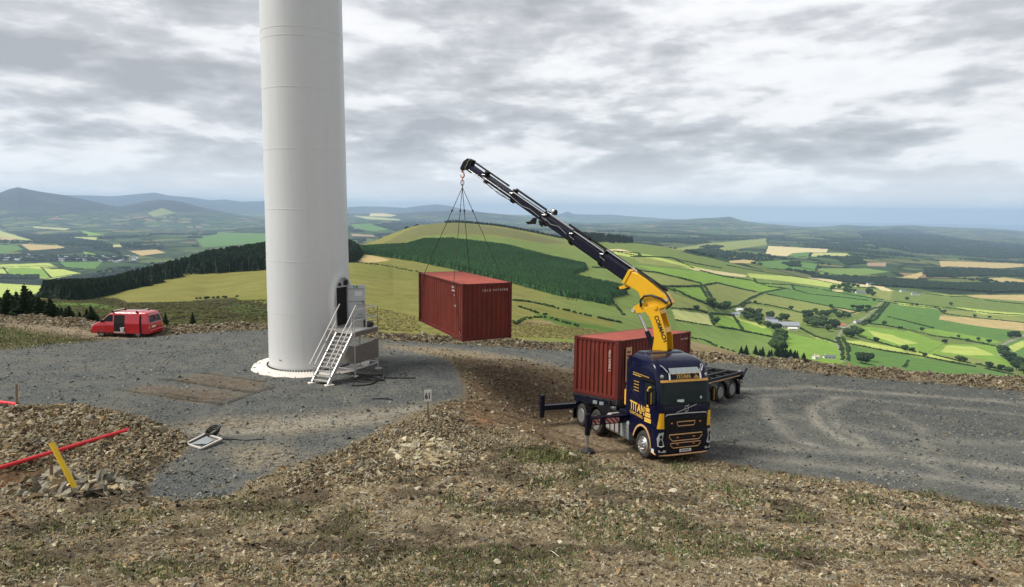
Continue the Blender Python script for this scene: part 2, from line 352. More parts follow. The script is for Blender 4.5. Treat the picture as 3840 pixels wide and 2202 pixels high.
# ------------------------------------------------------------------ near ground: heights
PN = np.array([.005, .074, .997]); PN = PN/np.linalg.norm(PN); P0 = np.array([4.6, 27.4, -9.4])
def on_plane(X, Y, h=0.0):
    d = pray(X, Y); return d*((P0@PN+h)/(d@PN))
def at_z(X, Y, z):
    d = pray(X, Y); return d*(z/d[2])
ctl = []
for X, Y, z in [(1161,1410,-8.38),(948,1400,-8.38),(1385,1390,-8.38),(1130,1435,-8.38),(1000,1330,-8.38),(1420,1420,-8.38),(300,1330,-8.36),(0,1400,-8.32),
    (600,1300,-8.40),(200,1450,-8.32),(700,1540,-8.38),(1000,1500,-8.38),(1400,1480,-8.40),(1650,1440,-8.42),(1000,1245,-8.55),(1300,1262,-8.6),(1450,1285,-8.75),
    (1700,1310,-9.25),(1480,1340,-8.5),(2000,1345,-9.95),(1900,1318,-9.8),(2130,1362,-10.1),(800,1255,-8.5),
    (1720,1342,-8.55),(1900,1352,-8.85),(2090,1392,-9.0),(1700,1480,-8.45),(1750,1420,-8.42),(1820,1390,-8.5),(2050,1440,-9.05),(1900,1480,-8.85),(2000,1520,-9.12),(1850,1600,-8.9),(1750,1560,-8.7),(1650,1520,-8.5),
    (1605,1577,-8.32),(1600,1690,-7.95),(1480,1750,-7.75),(1750,1680,-8.25),(1700,1620,-8.5),(1900,1690,-8.6),(2100,1740,-8.7),(2300,1780,-8.6),
    (0,2202,-5.0),(960,2202,-5.0),(1920,2202,-5.0),(2880,2202,-5.0),(3840,2202,-5.0),(0,1960,-6.75),(960,1980,-6.75),(1920,1930,-7.0),(2880,1960,-7.2),(3700,2010,-7.6),
    (0,2900,-2.6),(1920,2900,-2.6),(3840,2900,-2.6),
    (1300,1740,-7.95),(1050,1790,-7.6),(860,1890,-7.3),(1150,1700,-8.2),(900,1760,-8.15),(700,1850,-8.0),(560,1870,-7.75),(820,1690,-8.3),(1050,1640,-8.38),(760,1665,-8.38),
    (20,1525,-8.15),(150,1545,-7.75),(330,1570,-7.7),(480,1610,-7.75),(610,1600,-8.1),(700,1640,-8.32),(300,1750,-7.95),(190,1700,-7.9),(60,1800,-8.0),(60,1700,-7.75),(200,1860,-7.45),(290,1845,-7.5),(450,1830,-7.75),(600,1700,-8.1),
    (0,1240,-9.0),(200,1238,-9.0),(380,1262,-9.05),(520,1266,-9.05),(0,1295,-8.6),(150,1340,-8.36),(250,1290,-8.65),(-600,1220,-9.1),(-500,1350,-8.4),(-600,1700,-7.9),(-600,2202,-5.0),(4500,2202,-5.0)]:
    ctl.append(at_z(X, Y, z))
for X, Y in [(2405,1719),(2160,1606),(2650,1692),(2780,1500),(3000,1450),(3400,1480),(3800,1510),(3840,1700),(3300,1650),(2900,1600),(2800,1780),(3000,1812),(3300,1862),(3700,1920),(2600,1380),(2800,1385),(3300,1440),(3840,1480),(2060,1610),(2100,1660),(4500,1600),(4500,2000),(2300,1500)]:
    ctl.append(on_plane(X, Y))
ctl = np.array(ctl)
def tps_fit(P, reg=0.02):
    n = len(P); d = np.hypot(P[:, None, 0]-P[None, :, 0], P[:, None, 1]-P[None, :, 1]); K = np.where(d > 0, d*d*np.log(d+1e-9), 0)+np.eye(n)*reg
    Q = np.c_[np.ones(n), P[:, :2]]; A = np.block([[K, Q], [Q.T, np.zeros((3, 3))]]); return np.linalg.solve(A, np.r_[P[:, 2], 0, 0, 0])
_w = tps_fit(ctl, 0.6)
def tps(x, y):
    x = np.asarray(x, float); y = np.asarray(y, float); sh = x.shape; x = x.ravel(); y = y.ravel(); out = np.empty(len(x))
    for i in range(0, len(x), 20000):
        xs, ys = x[i:i+20000, None], y[i:i+20000, None]; d2 = (xs-ctl[:, 0])**2+(ys-ctl[:, 1])**2
        out[i:i+20000] = (0.5*d2*np.log(d2+1e-12)) @ _w[:-3]+_w[-3]+_w[-2]*xs[:, 0]+_w[-1]*ys[:, 0]
    return out.reshape(sh)
def hit0(X, Y):
    d = pray(X, Y); t = 5.0
    while t < 120:
        P = d*t
        if P[2] < tps(P[0], P[1]): break
        t += 0.4
    a, b = t-.4, t
    for _ in range(20):
        m_ = (a+b)/2; P = d*m_
        if P[2] < tps(P[0], P[1]): b = m_
        else: a = m_
    return d*a
# rubble berm round the outer edge of the site: foot line seen in the photo
foot_px = [(-500,1180),(0,1206),(200,1222),(360,1243),(500,1259),(626,1258),(783,1247),(1000,1239),(1200,1252),(1440,1276),(1700,1291),(1900,1302),(2150,1314),(2400,1332),(2600,1356),(2770,1366),(3025,1400),(3400,1432),(3840,1468),(4400,1520)]
foot = np.array([hit0(*q)[:2] for q in foot_px])
def seg_dist(x, y, L):
    best = np.full(x.shape, 1e9); side = np.zeros(x.shape); par = np.zeros(x.shape); acc = 0
    for i in range(len(L)-1):
        a, b = L[i], L[i+1]; d = b-a; l2 = d@d; t = np.clip(((x-a[0])*d[0]+(y-a[1])*d[1])/l2, 0, 1)
        qx, qy = a[0]+t*d[0]-x, a[1]+t*d[1]-y; q = np.hypot(qx, qy); s = np.sign(d[0]*(y-a[1])-d[1]*(x-a[0])); k = q < best
        best = np.where(k, q, best); side = np.where(k, s, side); par = np.where(k, acc+t*math.sqrt(l2), par); acc += math.sqrt(l2)
    return best*side, par           # positive = outside (beyond)
def near_z(x, y, fine=True):
    z = tps(x, y); dd, par = seg_dist(x, y, foot)
    h = 0.40+0.14*(vnoise(par*0.35, par*0, 3)-0.5)*2+0.08*(vnoise(par*1.6, par*0, 4)-0.5)+.16*np.clip((x-8)/8, 0, 1)
    c = 1.15; w = np.where(dd < c, 0.75, 0.9)
    z = z+h*np.exp(-((dd-c)/w)**2)
    drop = np.clip(dd-2.2, 0, 50); z = z-0.42*drop-0.012*drop**2
    if fine:
        z = z+0.05*fbm(x*0.7, y*0.7, 3, 5)
    return z
def hit(X, Y):
    """point where the photo's pixel meets the near ground"""
    d = pray(X, Y); ts = np.arange(5, 75, 0.1); P = d[None, :]*ts[:, None]; z = near_z(P[:, 0], P[:, 1])
    k = np.argmax(P[:, 2] < z); return d*ts[k]
def zat(x, y): return float(near_z(np.array([x]), np.array([y]))[0])

# ------------------------------------------------------------------ near ground: mesh
NU, NV = 1250, 760
u = np.linspace(-1.15, 1.15, NU); v = np.exp(np.linspace(math.log(3.0), math.log(62), NV))
Ug, Vg = np.meshgrid(u, v); gx = Ug*Vg; gy = Vg.copy()
gz = near_z(gx, gy)
PX, PY = proj(np.stack([gx, gy, gz], -1))
jx = PX+fbm(gx*1.1, gy*1.1, 4, 20)*16; jy = PY+fbm(gx*1.1, gy*1.1, 4, 31)*9
dd, par = seg_dist(gx, gy, foot)
GRAVEL = [D_(p) for p in (
    [(-300,880),(0,868),(150,852),(300,838),(420,830),(520,815),(640,806),(940,830),(960,862),(1100,885),(1120,900),(1152,960),(1150,988),(1080,1002),(990,1040),(860,1110),(700,1160),(620,1195),(560,1232),(430,1242),(350,1226),(380,1180),(460,1112),(474,1085),(420,1060),(330,1032),(200,1006),(0,1006),(-300,1000)],
    [(930,820),(1130,830),(1430,850),(1720,880),(2000,900),(2200,920),(2539,950),(3000,1000),(3000,1400),(2700,1300),(2539,1272),(2300,1226),(2100,1196),(1900,1168),(1740,1136),(1762,1060),(1764,1000),(1600,960),(1430,918),(1290,890),(1120,868),(940,856)])]
TAN = [D_(p) for p in (
    [(430,1052),(560,1035),(760,1030),(980,1008),(1085,1000),(1075,1018),(900,1055),(720,1078),(600,1075),(470,1085)],
    [(930,850),(1120,862),(1290,884),(1420,912),(1420,925),(1280,905),(1120,885),(960,868)],
    [(-300,780),(0,785),(150,802),(245,815),(400,835),(300,842),(150,830),(0,808),(-300,800)],
    [(1380,1040),(1560,1120),(1580,1135),(1500,1120),(1400,1080)],
    [(560,1110),(700,1100),(760,1140),(640,1170),(560,1150)])]
SOIL = [D_(p) for p in (
    [(1120,890),(1290,888),(1430,925),(1430,1000),(1560,1120),(1760,1130),(1770,1000),(1900,1060),(1830,1130),(1640,1150),(1420,1120),(1250,1060),(1090,1010),(1155,985),(1150,960)],
    [(305,966),(400,955),(620,975),(570,998),(440,988)],
    [(425,942),(500,924),(665,945),(645,966),(540,960)],
    [(1560,1130),(1640,1145),(1800,1150),(1760,1110),(1600,1110)])]
RED = [D_(p) for p in ([(0,1180),(60,1160),(110,1170),(100,1195),(30,1205),(-60,1222),(-60,1190)], [(1165,1035),(1200,1030),(1225,1050),(1200,1062),(1170,1050)], [(230,1130),(320,1080),(350,1085),(270,1165)])]
GRASS = [D_(p) for p in ([(-300,815),(0,812),(150,835),(240,845),(100,862),(0,866),(-300,875)], [(1290,1120),(1360,1112),(1440,1128),(1420,1150),(1300,1145)])]
def soft(polys):
    m_ = np.zeros(jx.shape)
    for p in polys: m_ = np.maximum(m_, pip(jx, jy, p))
    return m_
def blur(m_, n):
    for ax in (0, 1):
        for _ in range(2):
            k = n if ax else max(2, n//2); c_ = np.cumsum(np.pad(m_, [(k+1, k) if ax == 0 else (0, 0), (k+1, k) if ax == 1 else (0, 0)], 'edge'), axis=ax)
            m_ = (c_[2*k+1:]-c_[:-2*k-1])/(2*k+1) if ax == 0 else (c_[:, 2*k+1:]-c_[:, :-2*k-1])/(2*k+1)
    return m_
mG, mT, mS, mR, mV = blur(soft(GRAVEL), 3), blur(soft(TAN), 9), blur(soft(SOIL), 9), blur(soft(RED), 7), blur(soft(GRASS), 8)
mG = mG*(dd < 0.15); mG = mG*(1-.55*blur(soft(SOIL[1:3])*1.0, 5))
# wheel tracks on the gravel, real ruts with their own colour and depth
def track(pxs, w, sx=1):
    L = np.array([hit0(a*1.51241, b*1.51241)[:2] for a, b in pxs]); d_, _ = seg_dist(gx, gy, L); return np.exp(-(d_/w)**2)*(.45+.75*vnoise(gx*1.3, gy*1.3, 12))
TR = 0
for L_, w_, a_ in [
    ([(1900,990),(1905,1030),(1960,1085),(2050,1115)], .35, .9), ([(2070,985),(2010,1010),(2030,1055),(2110,1100),(2180,1108)], .35, 1.0),
    ([(2110,985),(2055,1015),(2075,1060),(2160,1100)], .3, .7), ([(1850,965),(2000,960),(2200,975),(2539,1000)], .5, .8), ([(1850,985),(2000,975),(2200,995),(2539,1030)], .4, .5),
    ([(1780,1095),(1950,1112),(2200,1125),(2539,1165)], .5, .7), ([(1790,1120),(2000,1150),(2250,1175),(2539,1210)], .45, .6), ([(2240,1110),(2300,1150),(2380,1190),(2539,1225)], .4, .6),
    ([(2200,1020),(2280,1060),(2300,1110),(2200,1140)], .35, .5), ([(1420,1075),(1500,1110),(1570,1128)], .25, .8), ([(1850,1010),(2000,1040),(2300,1090),(2539,1100)], .6, .4),
    ([(700,1045),(900,1035),(1080,1010)], .4, .9), ([(480,1070),(700,1060),(950,1045)], .35, .7)]:
    TR = np.maximum(TR, a_*track(L_, w_))
RUT = 0
for L_, w_ in [([(1060,1030),(1200,1060),(1330,1095),(1450,1120)], .12), ([(1090,1010),(1220,1040),(1340,1075),(1480,1115)], .12), ([(1100,1000),(1240,1025),(1360,1060),(1500,1110)], .10), ([(1070,1045),(1180,1075),(1290,1105)], .10),
               ([(305,967),(420,984),(570,1000)], .13), ([(415,940),(520,955),(640,972)], .15), ([(495,922),(580,934),(660,945)], .14), ([(545,1004),(600,985),(680,960)], .10), ([(400,975),(480,985),(560,990)], .08), ([(1120,995),(1250,1010),(1370,1045)], .1)]:
    RUT = np.maximum(RUT, np.clip(1.5*track(L_, w_)*(0.6+0.4*vnoise(gx*3, gy*3, 9)), 0, 1))
rub = np.clip(1-mG-mT*0.8-mS*0.78, 0, 1)
gz = gz+rub*(0.10*fbm(gx*2.2, gy*2.2, 3, 40)+0.05*np.abs(fbm(gx*7, gy*7, 2, 44)))+mG*0.012*fbm(gx*5, gy*5, 2, 47)-0.03*TR*mG-0.09*RUT+mS*0.06*fbm(gx*2.5, gy*2.5, 3, 51)
def grid_obj(name, x, y, z, mat, attrs, keep=None):
    R, C = x.shape; me = bpy.data.meshes.new(name)
    co = np.stack([x, y, z], -1).reshape(-1, 3).astype(np.float32)
    i = np.arange(R-1)[:, None]*C+np.arange(C-1)[None, :]; q = np.stack([i, i+1, i+C+1, i+C], -1).reshape(-1, 4)
    if keep is not None: q = q[keep[:-1, :-1].ravel()]
    me.vertices.add(len(co)); me.vertices.foreach_set('co', co.ravel()); me.loops.add(q.size); me.loops.foreach_set('vertex_index', q.ravel().astype(np.int32))
    me.polygons.add(len(q)); me.polygons.foreach_set('loop_start', np.arange(0, q.size, 4, dtype=np.int32)); me.update(calc_edges=True)
    for an, a in attrs.items():
        at = me.color_attributes.new(an, 'FLOAT_COLOR', 'POINT'); at.data.foreach_set('color', a.reshape(-1, 4).astype(np.float32).ravel())
    me.polygons.foreach_set('use_smooth', np.ones(len(q), bool)); me.materials.append(mat)
    o = bpy.data.objects.new(name, me); COL.objects.link(o); return o
m = MatB('site_ground', 0.95, 0, 0.15); v = m.coord()
z1, z2 = m.attr('zone'), m.attr('zone_b')
s1 = m.N('ShaderNodeSeparateColor'); m.l.new(z1.outputs['Color'], s1.inputs[0]); s2 = m.N('ShaderNodeSeparateColor'); m.l.new(z2.outputs['Color'], s2.inputs[0])
fine, mid, big = m.noise(38, 6, 0.8, v), m.noise(6, 6, 0.65, v), m.noise(0.8, 5, 0.6, v)
# rubble and earth
earth = m.ramp(fine, [(0.36, (0.035, 0.025, 0.014)), (0.44, (0.16, 0.125, 0.075)), (0.53, (0.29, 0.24, 0.155)), (0.66, (0.50, 0.44, 0.31))])
earth = m.mix(m.ramp(mid, [(0.36, 0.70), (0.52, 0.0)]), earth, (0.060, 0.042, 0.024))
earth = m.mix(m.math('MULTIPLY', m.ramp(big, [(0.45, 0.0), (0.65, 1.0)]), 0.35), earth, (0.20, 0.135, 0.07))
# gravel
gv = m.vor(26, v).outputs['Color']; gs = m.N('ShaderNodeSeparateColor'); m.l.new(gv, gs.inputs[0])
grav = m.ramp(m.math('ADD', m.math('MULTIPLY', gs.outputs[0], 0.65), m.math('MULTIPLY', fine, 0.35)), [(0.12, (0.030, 0.032, 0.030)), (0.45, (0.086, 0.092, 0.090)), (0.8, (0.175, 0.183, 0.172)), (0.97, (0.42, 0.42, 0.39))])
grav = m.mix(m.ramp(mid, [(0.35, 0.55), (0.6, 0.0)]), grav, (0.048, 0.055, 0.058))
grav = m.mix(m.math('MULTIPLY', m.ramp(big, [(0.45, 0.0), (0.62, 1.0)]), 0.45), grav, (0.16, 0.155, 0.13))
trk = m.mix(m.ramp(fine, [(0.35, 0.0), (0.65, 1.0)]), (0.20, 0.19, 0.16), (0.40, 0.375, 0.31))
soil = m.ramp(m.math('ADD', m.math('MULTIPLY', fine, 0.5), m.math('MULTIPLY', mid, 0.5)), [(0.35, (0.050, 0.033, 0.018)), (0.5, (0.135, 0.092, 0.054)), (0.66, (0.26, 0.195, 0.125))])
tan = m.ramp(m.math('ADD', m.math('MULTIPLY', fine, 0.5), m.math('MULTIPLY', mid, 0.5)), [(0.36, (0.13, 0.10, 0.065)), (0.55, (0.29, 0.24, 0.165)), (0.7, (0.42, 0.36, 0.26))])
red = m.mix(m.ramp(mid, [(.35, 0.0), (.65, 1.0)]), (0.17, 0.070, 0.028), (0.38, 0.185, 0.085))
grs = m.ramp(m.math('ADD', m.math('MULTIPLY', fine, 0.5), m.math('MULTIPLY', mid, 0.5)), [(0.36, (0.028, 0.024, 0.009)), (0.52, (0.080, 0.090, 0.026)), (0.66, (0.20, 0.17, 0.075))])
c = m.mix(s1.outputs[2], earth, soil)
c = m.mix(m.math('MULTIPLY', z2.outputs['Alpha'], m.ramp(mid, [(0.40, 0.1), (0.58, 0.9)])), c, m.mix(fine, (.030, .040, .010), (.105, .110, .035)))
c = m.mix(s2.outputs[1], c, grs)
c = m.mix(s1.outputs[0], c, grav)
c = m.mix(m.math('MULTIPLY', s1.outputs[1], m.ramp(mid, [(0.38, 0.05), (0.58, 0.95)])), c, tan)
c = m.mix(m.math('MULTIPLY', z1.outputs['Alpha'], m.ramp(mid, [(0.35, 0.5), (0.6, 1.0)])), c, trk)
c = m.mix(m.math('MULTIPLY', s2.outputs[0], m.ramp(mid, [(0.35, 0.3), (0.55, 0.95)])), c, red)
c = m.mix(m.math('MULTIPLY', s2.outputs[2], 0.75), c, (0.034, 0.024, 0.014))
m.color(c).bump(m.math('ADD', m.math('MULTIPLY', fine, 0.6), m.math('MULTIPLY', mid, 1.0)), 0.9, 0.05)
M['site'] = m.m
moss = np.clip((fbm(gx*.55, gy*.55, 4, 180)+.02)*3.2, 0, 1)*rub*(gy < 26)*(.45+.55*np.clip((PY-1850)/200, 0, 1))
for x_, y_ in [(1290,1128),(1400,1135),(1830,1230),(880,1275),(1130,1240),(1190,1270),(1430,1180),(1340,1200),(1980,1290),(1850,1250),(2130,1245),(2300,1225),(1690,1160),(1780,1215)]: moss = np.maximum(moss, np.exp(-(((PX-x_*1.5124)/90)**2+((PY-y_*1.5124)/28)**2))*rub)
darkp = np.clip((fbm(gx*.8, gy*.8, 4, 210)-.06)*4, 0, 1)*rub
for x_, y_ in [(1330,1190),(1700,1240),(1500,1250),(1250,1165),(1620,1280),(2050,1215),(1900,1215),(1060,1170),(1420,1250),(1800,1270)]: darkp = np.maximum(darkp, np.exp(-(((PX-x_*1.5124)/120)**2+((PY-y_*1.5124)/26)**2))*rub)
zone = np.stack([mG, mT, mS, np.clip(TR*1.0, 0, 1)*mG], -1); zoneb = np.stack([mR, mV, np.clip(np.maximum(RUT, darkp*.8), 0, 1), moss], -1)
keep = dd < 9.0
site = grid_obj('ground', gx, gy, gz, M['site'], {'zone': zone, 'zone_b': zoneb}, keep)
tag(site, kind='structure')
_near = dict(gx=gx, gy=gy, gz=gz)
def ground_z(x, y):
    """bilinear height of the finished near ground"""
    x = np.asarray(x, float); y = np.asarray(y, float); r = (np.log(y)-math.log(3.0))/(math.log(62)-math.log(3.0))*(NV-1); c_ = (x/y+1.15)/2.3*(NU-1)
    r = np.clip(r, 0, NV-2.001); c_ = np.clip(c_, 0, NU-2.001); i = r.astype(int); j = c_.astype(int); a = r-i; b = c_-j
    return gz[i, j]*(1-a)*(1-b)+gz[i+1, j]*a*(1-b)+gz[i, j+1]*(1-a)*b+gz[i+1, j+1]*a*b
def gp_(X, Y):
    d = pray(X, Y); ts = np.arange(4, 60, 0.04); P = d[None, :]*ts[:, None]; z = ground_z(P[:, 0], P[:, 1]); k = np.argmax(P[:, 2] < z); return d*ts[k]

# ------------------------------------------------------------------ far country: layered ridges and valleys
KX = [-900, 0, 400, 800, 1200, 1350, 1556, 1700, 1900, 2100, 2280, 2500, 2800, 3000, 3200, 3600, 3840, 4800]
LY = [ # (Y list, D list) per layer, near to far, over KX
 ([1180,1195,1225,1262,1262,1272,1285,1295,1305,1315,1322,1345,1370,1395,1412,1448,1470,1520],
  [52,50,49.0,47.5,46,45,44.5,45,46,46.5,47,47.5,48,46,44,42,40,38]),
 ([1160,1172,1205,1235,1228,1232,1246,1252,1264,1272,1285,1305,1332,1352,1372,1405,1430,1470],
  [80,78,74,72,84,100,112,118,130,150,170,240,420,520,560,620,660,700]),
 ([1130,1150,1165,1150,1146,1135,1130,1130,1142,1160,1185,1210,1255,1262,1270,1305,1325,1370],
  [130,120,130,160,230,260,300,300,300,330,380,520,760,830,870,950,980,1000]),
 ([1110,1130,1112,1047,990,950,980,1010,1058,1108,1148,1162,1182,1170,1163,1175,1190,1230],
  [200,190,320,450,520,700,650,600,560,520,520,620,1000,1150,1250,1400,1420,1400]),
 ([1100,1120,1104,990,915,925,845,833,852,893,905,930,1005,1045,1080,1112,1130,1160],
  [260,240,400,560,800,1250,1450,1500,1520,1560,1650,1700,1800,1970,1850,1650,1650,1650]),
 ([1098,1112,1060,1010,960,935,905,900,915,925,925,952,975,1000,1012,1032,1042,1070],
  [1800,1750,2000,2300,2900,3200,3500,3500,3500,3400,3200,2700,2500,2500,2500,2500,2500,2500]),
 ([930,940,930,925,895,888,880,880,885,888,892,900,910,918,925,950,960,985],
  [3800,3800,4000,4300,4800,5000,5000,5000,5000,5000,5000,5000,5000,5000,5000,5000,5000,5000]),
 ([840,850,845,850,835,828,838,840,842,848,852,862,872,875,880,892,905,930],
  [8000,8000,8500,9000,9000,9000,9000,9000,9000,9000,9000,9000,9000,9000,9000,9000,9000,9000])]
# skylines (photo pixels)
SKA = [(-900,760),(-400,722),(0,724),(30,712),(66,702),(110,711),(170,722),(248,733),(290,742),(331,752),(400,768),(440,775),(485,768),(540,756),(595,749),(640,752),(689,760),(772,782),(882,804),(960,812),(1050,806),(1200,803),(1308,802),(1420,800),(1500,800),(1600,795),(1700,790),(1800,797),(1900,806),(2000,815),(2100,828),(2200,838),(2300,838),(2400,832),(2520,826),(2620,820),(2692,816),(2737,813),(2780,826),(2840,837),(2964,848),(3069,852),(3120,849),(3163,844),(3220,847),(3296,849),(3340,847),(3428,846),(3504,851),(3598,853),(3674,855),(3787,862),(3840,868),(4100,880),(4800,900)]
SKB = [(-900,730),(0,735),(248,733),(353,735),(420,737),(469,733),(530,727),(585,724),(634,735),(717,741),(788,752),(838,749),(910,757),(992,755),(1100,760),(1200,770),(1308,777),(1360,774),(1398,774),(1457,776),(1520,780),(1576,772),(1635,766),(1674,770),(1733,783),(1812,797),(1859,802),(1930,806),(2000,807),(2070,806),(2103,803),(2118,797),(2128,794),(2140,799),(2158,804),(2230,806),(2300,806),(2380,812),(2500,820),(2600,826),(2700,835),(2850,846),(3000,858),(3400,866),(4800,910)]
NC = 1500
us = np.linspace(-0.98, 0.98, NC)
def colX(u_, D, Yg):       # pixel column of direction u at image row Yg
    d = np.stack([u_, np.ones_like(u_), np.zeros_like(u_)], -1); zc_ = d@_fw
    # solve for e that gives row Yg
    e = (CY-Yg)/FPX; # UU.(u,1,e') / fw.(u,1,e') = e
    ee = (e*(_fw[1])-(UU[0]*u_+UU[1]))/(UU[2]-e*_fw[2]); P = np.stack([u_, np.ones_like(u_), ee], -1); X, _ = proj(P); return X, ee
def sm_interp(x, kx, ky):      # monotone cubic-ish: linear then smoothed
    xx = np.linspace(-1500, 5400, 2300); yy = np.interp(xx, kx, ky); k = np.hanning(61); k /= k.sum(); yp = np.pad(yy, 30, 'edge'); return np.interp(x, xx, np.convolve(yp, k, 'valid'))
lay = []
for Ys, Ds in LY:
    X = 1920+us*FPX
    for _ in range(4):
        Yv = sm_interp(X, KX, Ys); X, ee = colX(us, None, Yv)
    D = np.exp(sm_interp(X, KX, np.log(Ds))); lay.append((D, ee*D))
def sky_layer(S, D):
    X = 1920+us*FPX
    for _ in range(4):
        Yv = np.interp(X, [a for a, b in S], [b for a, b in S]); X, ee = colX(us, None, Yv)
    D = np.full(us.shape, float(D)) if not hasattr(D, 'shape') else D; return D, ee*D
# innermost row: tucked under the outer flank of the berm
_fu = foot[:, 0]/foot[:, 1]; _fy = np.interp(us, _fu, foot[:, 1])+3.6
lay[0] = (_fy, near_z(us*_fy, _fy)-0.35)
X0 = 1920+us*FPX
DA = np.interp(X0, [0, 900, 1300, 3000, 3840], [12500, 13500, 15500, 15500, 15500])
A = sky_layer(SKA, DA); B = sky_layer(SKB, 24500.0)
lay.append(A)
lay.append((A[0]*1.22, np.minimum(A[1]*1.1-140, B[1]*0.7-160)))
lay.append(B); lay.append((B[0]*1.25, np.full(us.shape, -470.0)))
rows = [26, 110, 110, 170, 120, 130, 110, 110, 14, 50, 10]
LD = np.log(np.array([l[0] for l in lay])); LZ = np.array([l[1] for l in lay])
# pchip slopes in log distance
h = np.diff(LD, axis=0); dl = np.diff(LZ, axis=0)/h
sl_ = np.zeros_like(LZ); w1 = 2*h[1:]+h[:-1]; w2 = h[1:]+2*h[:-1]; ok = dl[:-1]*dl[1:] > 0
with np.errstate(all='ignore'): sl_[1:-1] = np.where(ok, (w1+w2)/(w1/dl[:-1]+w2/dl[1:]), 0)
sl_[0] = dl[0]; sl_[-1] = dl[-1]
fx, fy, fz, seg = [], [], [], []
for i, n in enumerate(rows):
    for k in range(n):
        t = k/n; H00, H10, H01, H11 = 2*t**3-3*t**2+1, t**3-2*t**2+t, -2*t**3+3*t**2, t**3-t**2
        fz.append(H00*LZ[i]+H10*h[i]*sl_[i]+H01*LZ[i+1]+H11*h[i]*sl_[i+1]); D = np.exp(LD[i]+t*h[i]); fy.append(D); fx.append(us*D); seg.append(i+t)
fz.append(LZ[-1]); fy.append(np.exp(LD[-1])); fx.append(us*np.exp(LD[-1])); seg.append(len(rows))
fx, fy, fz = np.array(fx), np.array(fy), np.array(fz); seg = np.array(seg)[:, None]*np.ones((1, NC))
def bell(a, b, c_, d_): return np.clip((seg-a)/(b-a), 0, 1)*np.clip((d_-seg)/(d_-c_), 0, 1)
fz += bell(0, .6, 3.6, 4)*(1.1*fbm(fx/45, fy/45, 4, 60)+0.25*fbm(fx/8, fy/8, 3, 66))
fz += bell(4.0, 4.6, 6.6, 7)*7*fbm(fx/420, fy/420, 4, 70)
fz += bell(6.2, 7.0, 7.6, 8.0)*75*fbm(fx/1700, fy/1700, 5, 75)-bell(6.8, 7.3, 7.5, 7.9)*18
fz += bell(7.6, 7.9, 8.0, 8.3)*14*fbm(fx/500, fy/500, 4, 79)
fz += bell(9.2, 9.9, 10, 10.4)*12*fbm(fx/900, fy/900, 4, 78)
FX, FY = proj(np.stack([fx, fy, fz], -1))
# ---- what grows where; sunlit fields carry sunlight in their brighter yellow-green
C3 = dict(g1=(.220,.350,.058), g2=(.120,.225,.054), g3=(.260,.285,.086), g4=(.185,.270,.070), yg=(.47,.54,.14), pale=(.48,.49,.20), tan=(.52,.39,.19), wheat=(.68,.56,.32), brown=(.28,.21,.115),
          pink=(.40,.27,.19), wood=(.018,.034,.020), moor=(.225,.210,.060), moor2=(.20,.20,.050), heath=(.060,.052,.022), hill=(.165,.165,.060), hillg=(.170,.225,.060), bog=(.075,.105,.028), grass=(.10,.165,.030))
base = np.zeros(fx.shape+(4,)); base[..., 3] = 0
# everything nearer than the valley floor gets a drawn cover
def cover(c_, mask, a=1.0):
    base[mask, :3] = np.array(C3[c_]); base[mask, 3] = a
jx = FX+fbm(fx/22, fy/22, 3, 90)*5*np.clip(600/fy, .15, 2); jy = FY+fbm(fx/22, fy/22, 3, 95)*3*np.clip(600/fy, .1, 2)
near4 = seg < 4.05
cover('moor', near4 & (jx < 2150)); cover('hillg', near4 & (jx >= 1980))
mix_ = np.clip((FX-1950)/250, 0, 1)[..., None]
base[near4, :3] = (np.array(C3['moor'])*(1-mix_)+np.array(C3['hillg'])*mix_)[near4]
Z5 = lambda p: pwin(p, 2250, 800, 1.5969)
Z6 = lambda p: pwin(p, 0, 650, 1.8136)
Z7 = lambda p: pwin(p, 1300, 750, 2.539)
def draw(c_, poly, lo=0, hi=4.6):
    cover(c_, pip(jx, jy, poly) & (seg >= lo) & (seg <= hi))
# left: heather, moss, the yellow field; middle moor
draw('heath', Z6([(350,830),(560,845),(800,846),(870,880),(1300,868),(1560,845),(1820,850),(1840,1100),(1040,1060),(760,950),(500,900),(380,870)]))
draw('grass', Z6([(-200,900),(100,890),(400,870),(620,880),(800,905),(860,935),(1000,960),(1100,1000),(1300,1010),(1240,1060),(1000,1070),(600,1060),(0,1010),(-200,1000)]))
draw('bog', Z6([(1500,900),(1700,890),(1810,910),(1810,960),(1600,950)]))
draw('moor', Z6([(620,850),(1000,770),(1200,712),(1400,682),(1815,655),(1830,800),(1600,842),(1300,862),(870,876),(780,850)]))
draw('moor2', Z6([(1600,845),(1840,815),(1840,900),(1760,880),(1640,872)]))
draw('tan', Z7([(60,515),(130,515),(300,545),(420,572),(270,598),(90,590)]))
draw('moor2', Z7([(60,600),(400,610),(700,690),(700,760),(400,760),(60,740)]))
draw('hill', Z7([(300,440),(560,300),(760,225),(1010,205),(1600,290),(2100,410),(1900,420),(1400,330),(1000,330),(760,340),(560,400)]))
draw('hillg', Z7([(560,400),(760,345),(1000,330),(1400,340),(1900,425),(2200,490),(2450,600),(2540,660),(2560,760),(2300,640),(1900,530),(1500,430),(740,370),(560,428)]))
draw('grass', Z7([(1760,1060),(1880,1080),(2540,1225),(2640,1260),(2640,1300),(2540,1270),(2200,1225),(1900,1150)]))
draw('brown', Z7([(1600,1190),(1750,1150),(1950,1150),(2000,1190),(1800,1200)]))
draw('moor2', Z7([(1590,960),(1950,1020),(2540,1150),(2540,1220),(1900,1090),(1640,1040)]))
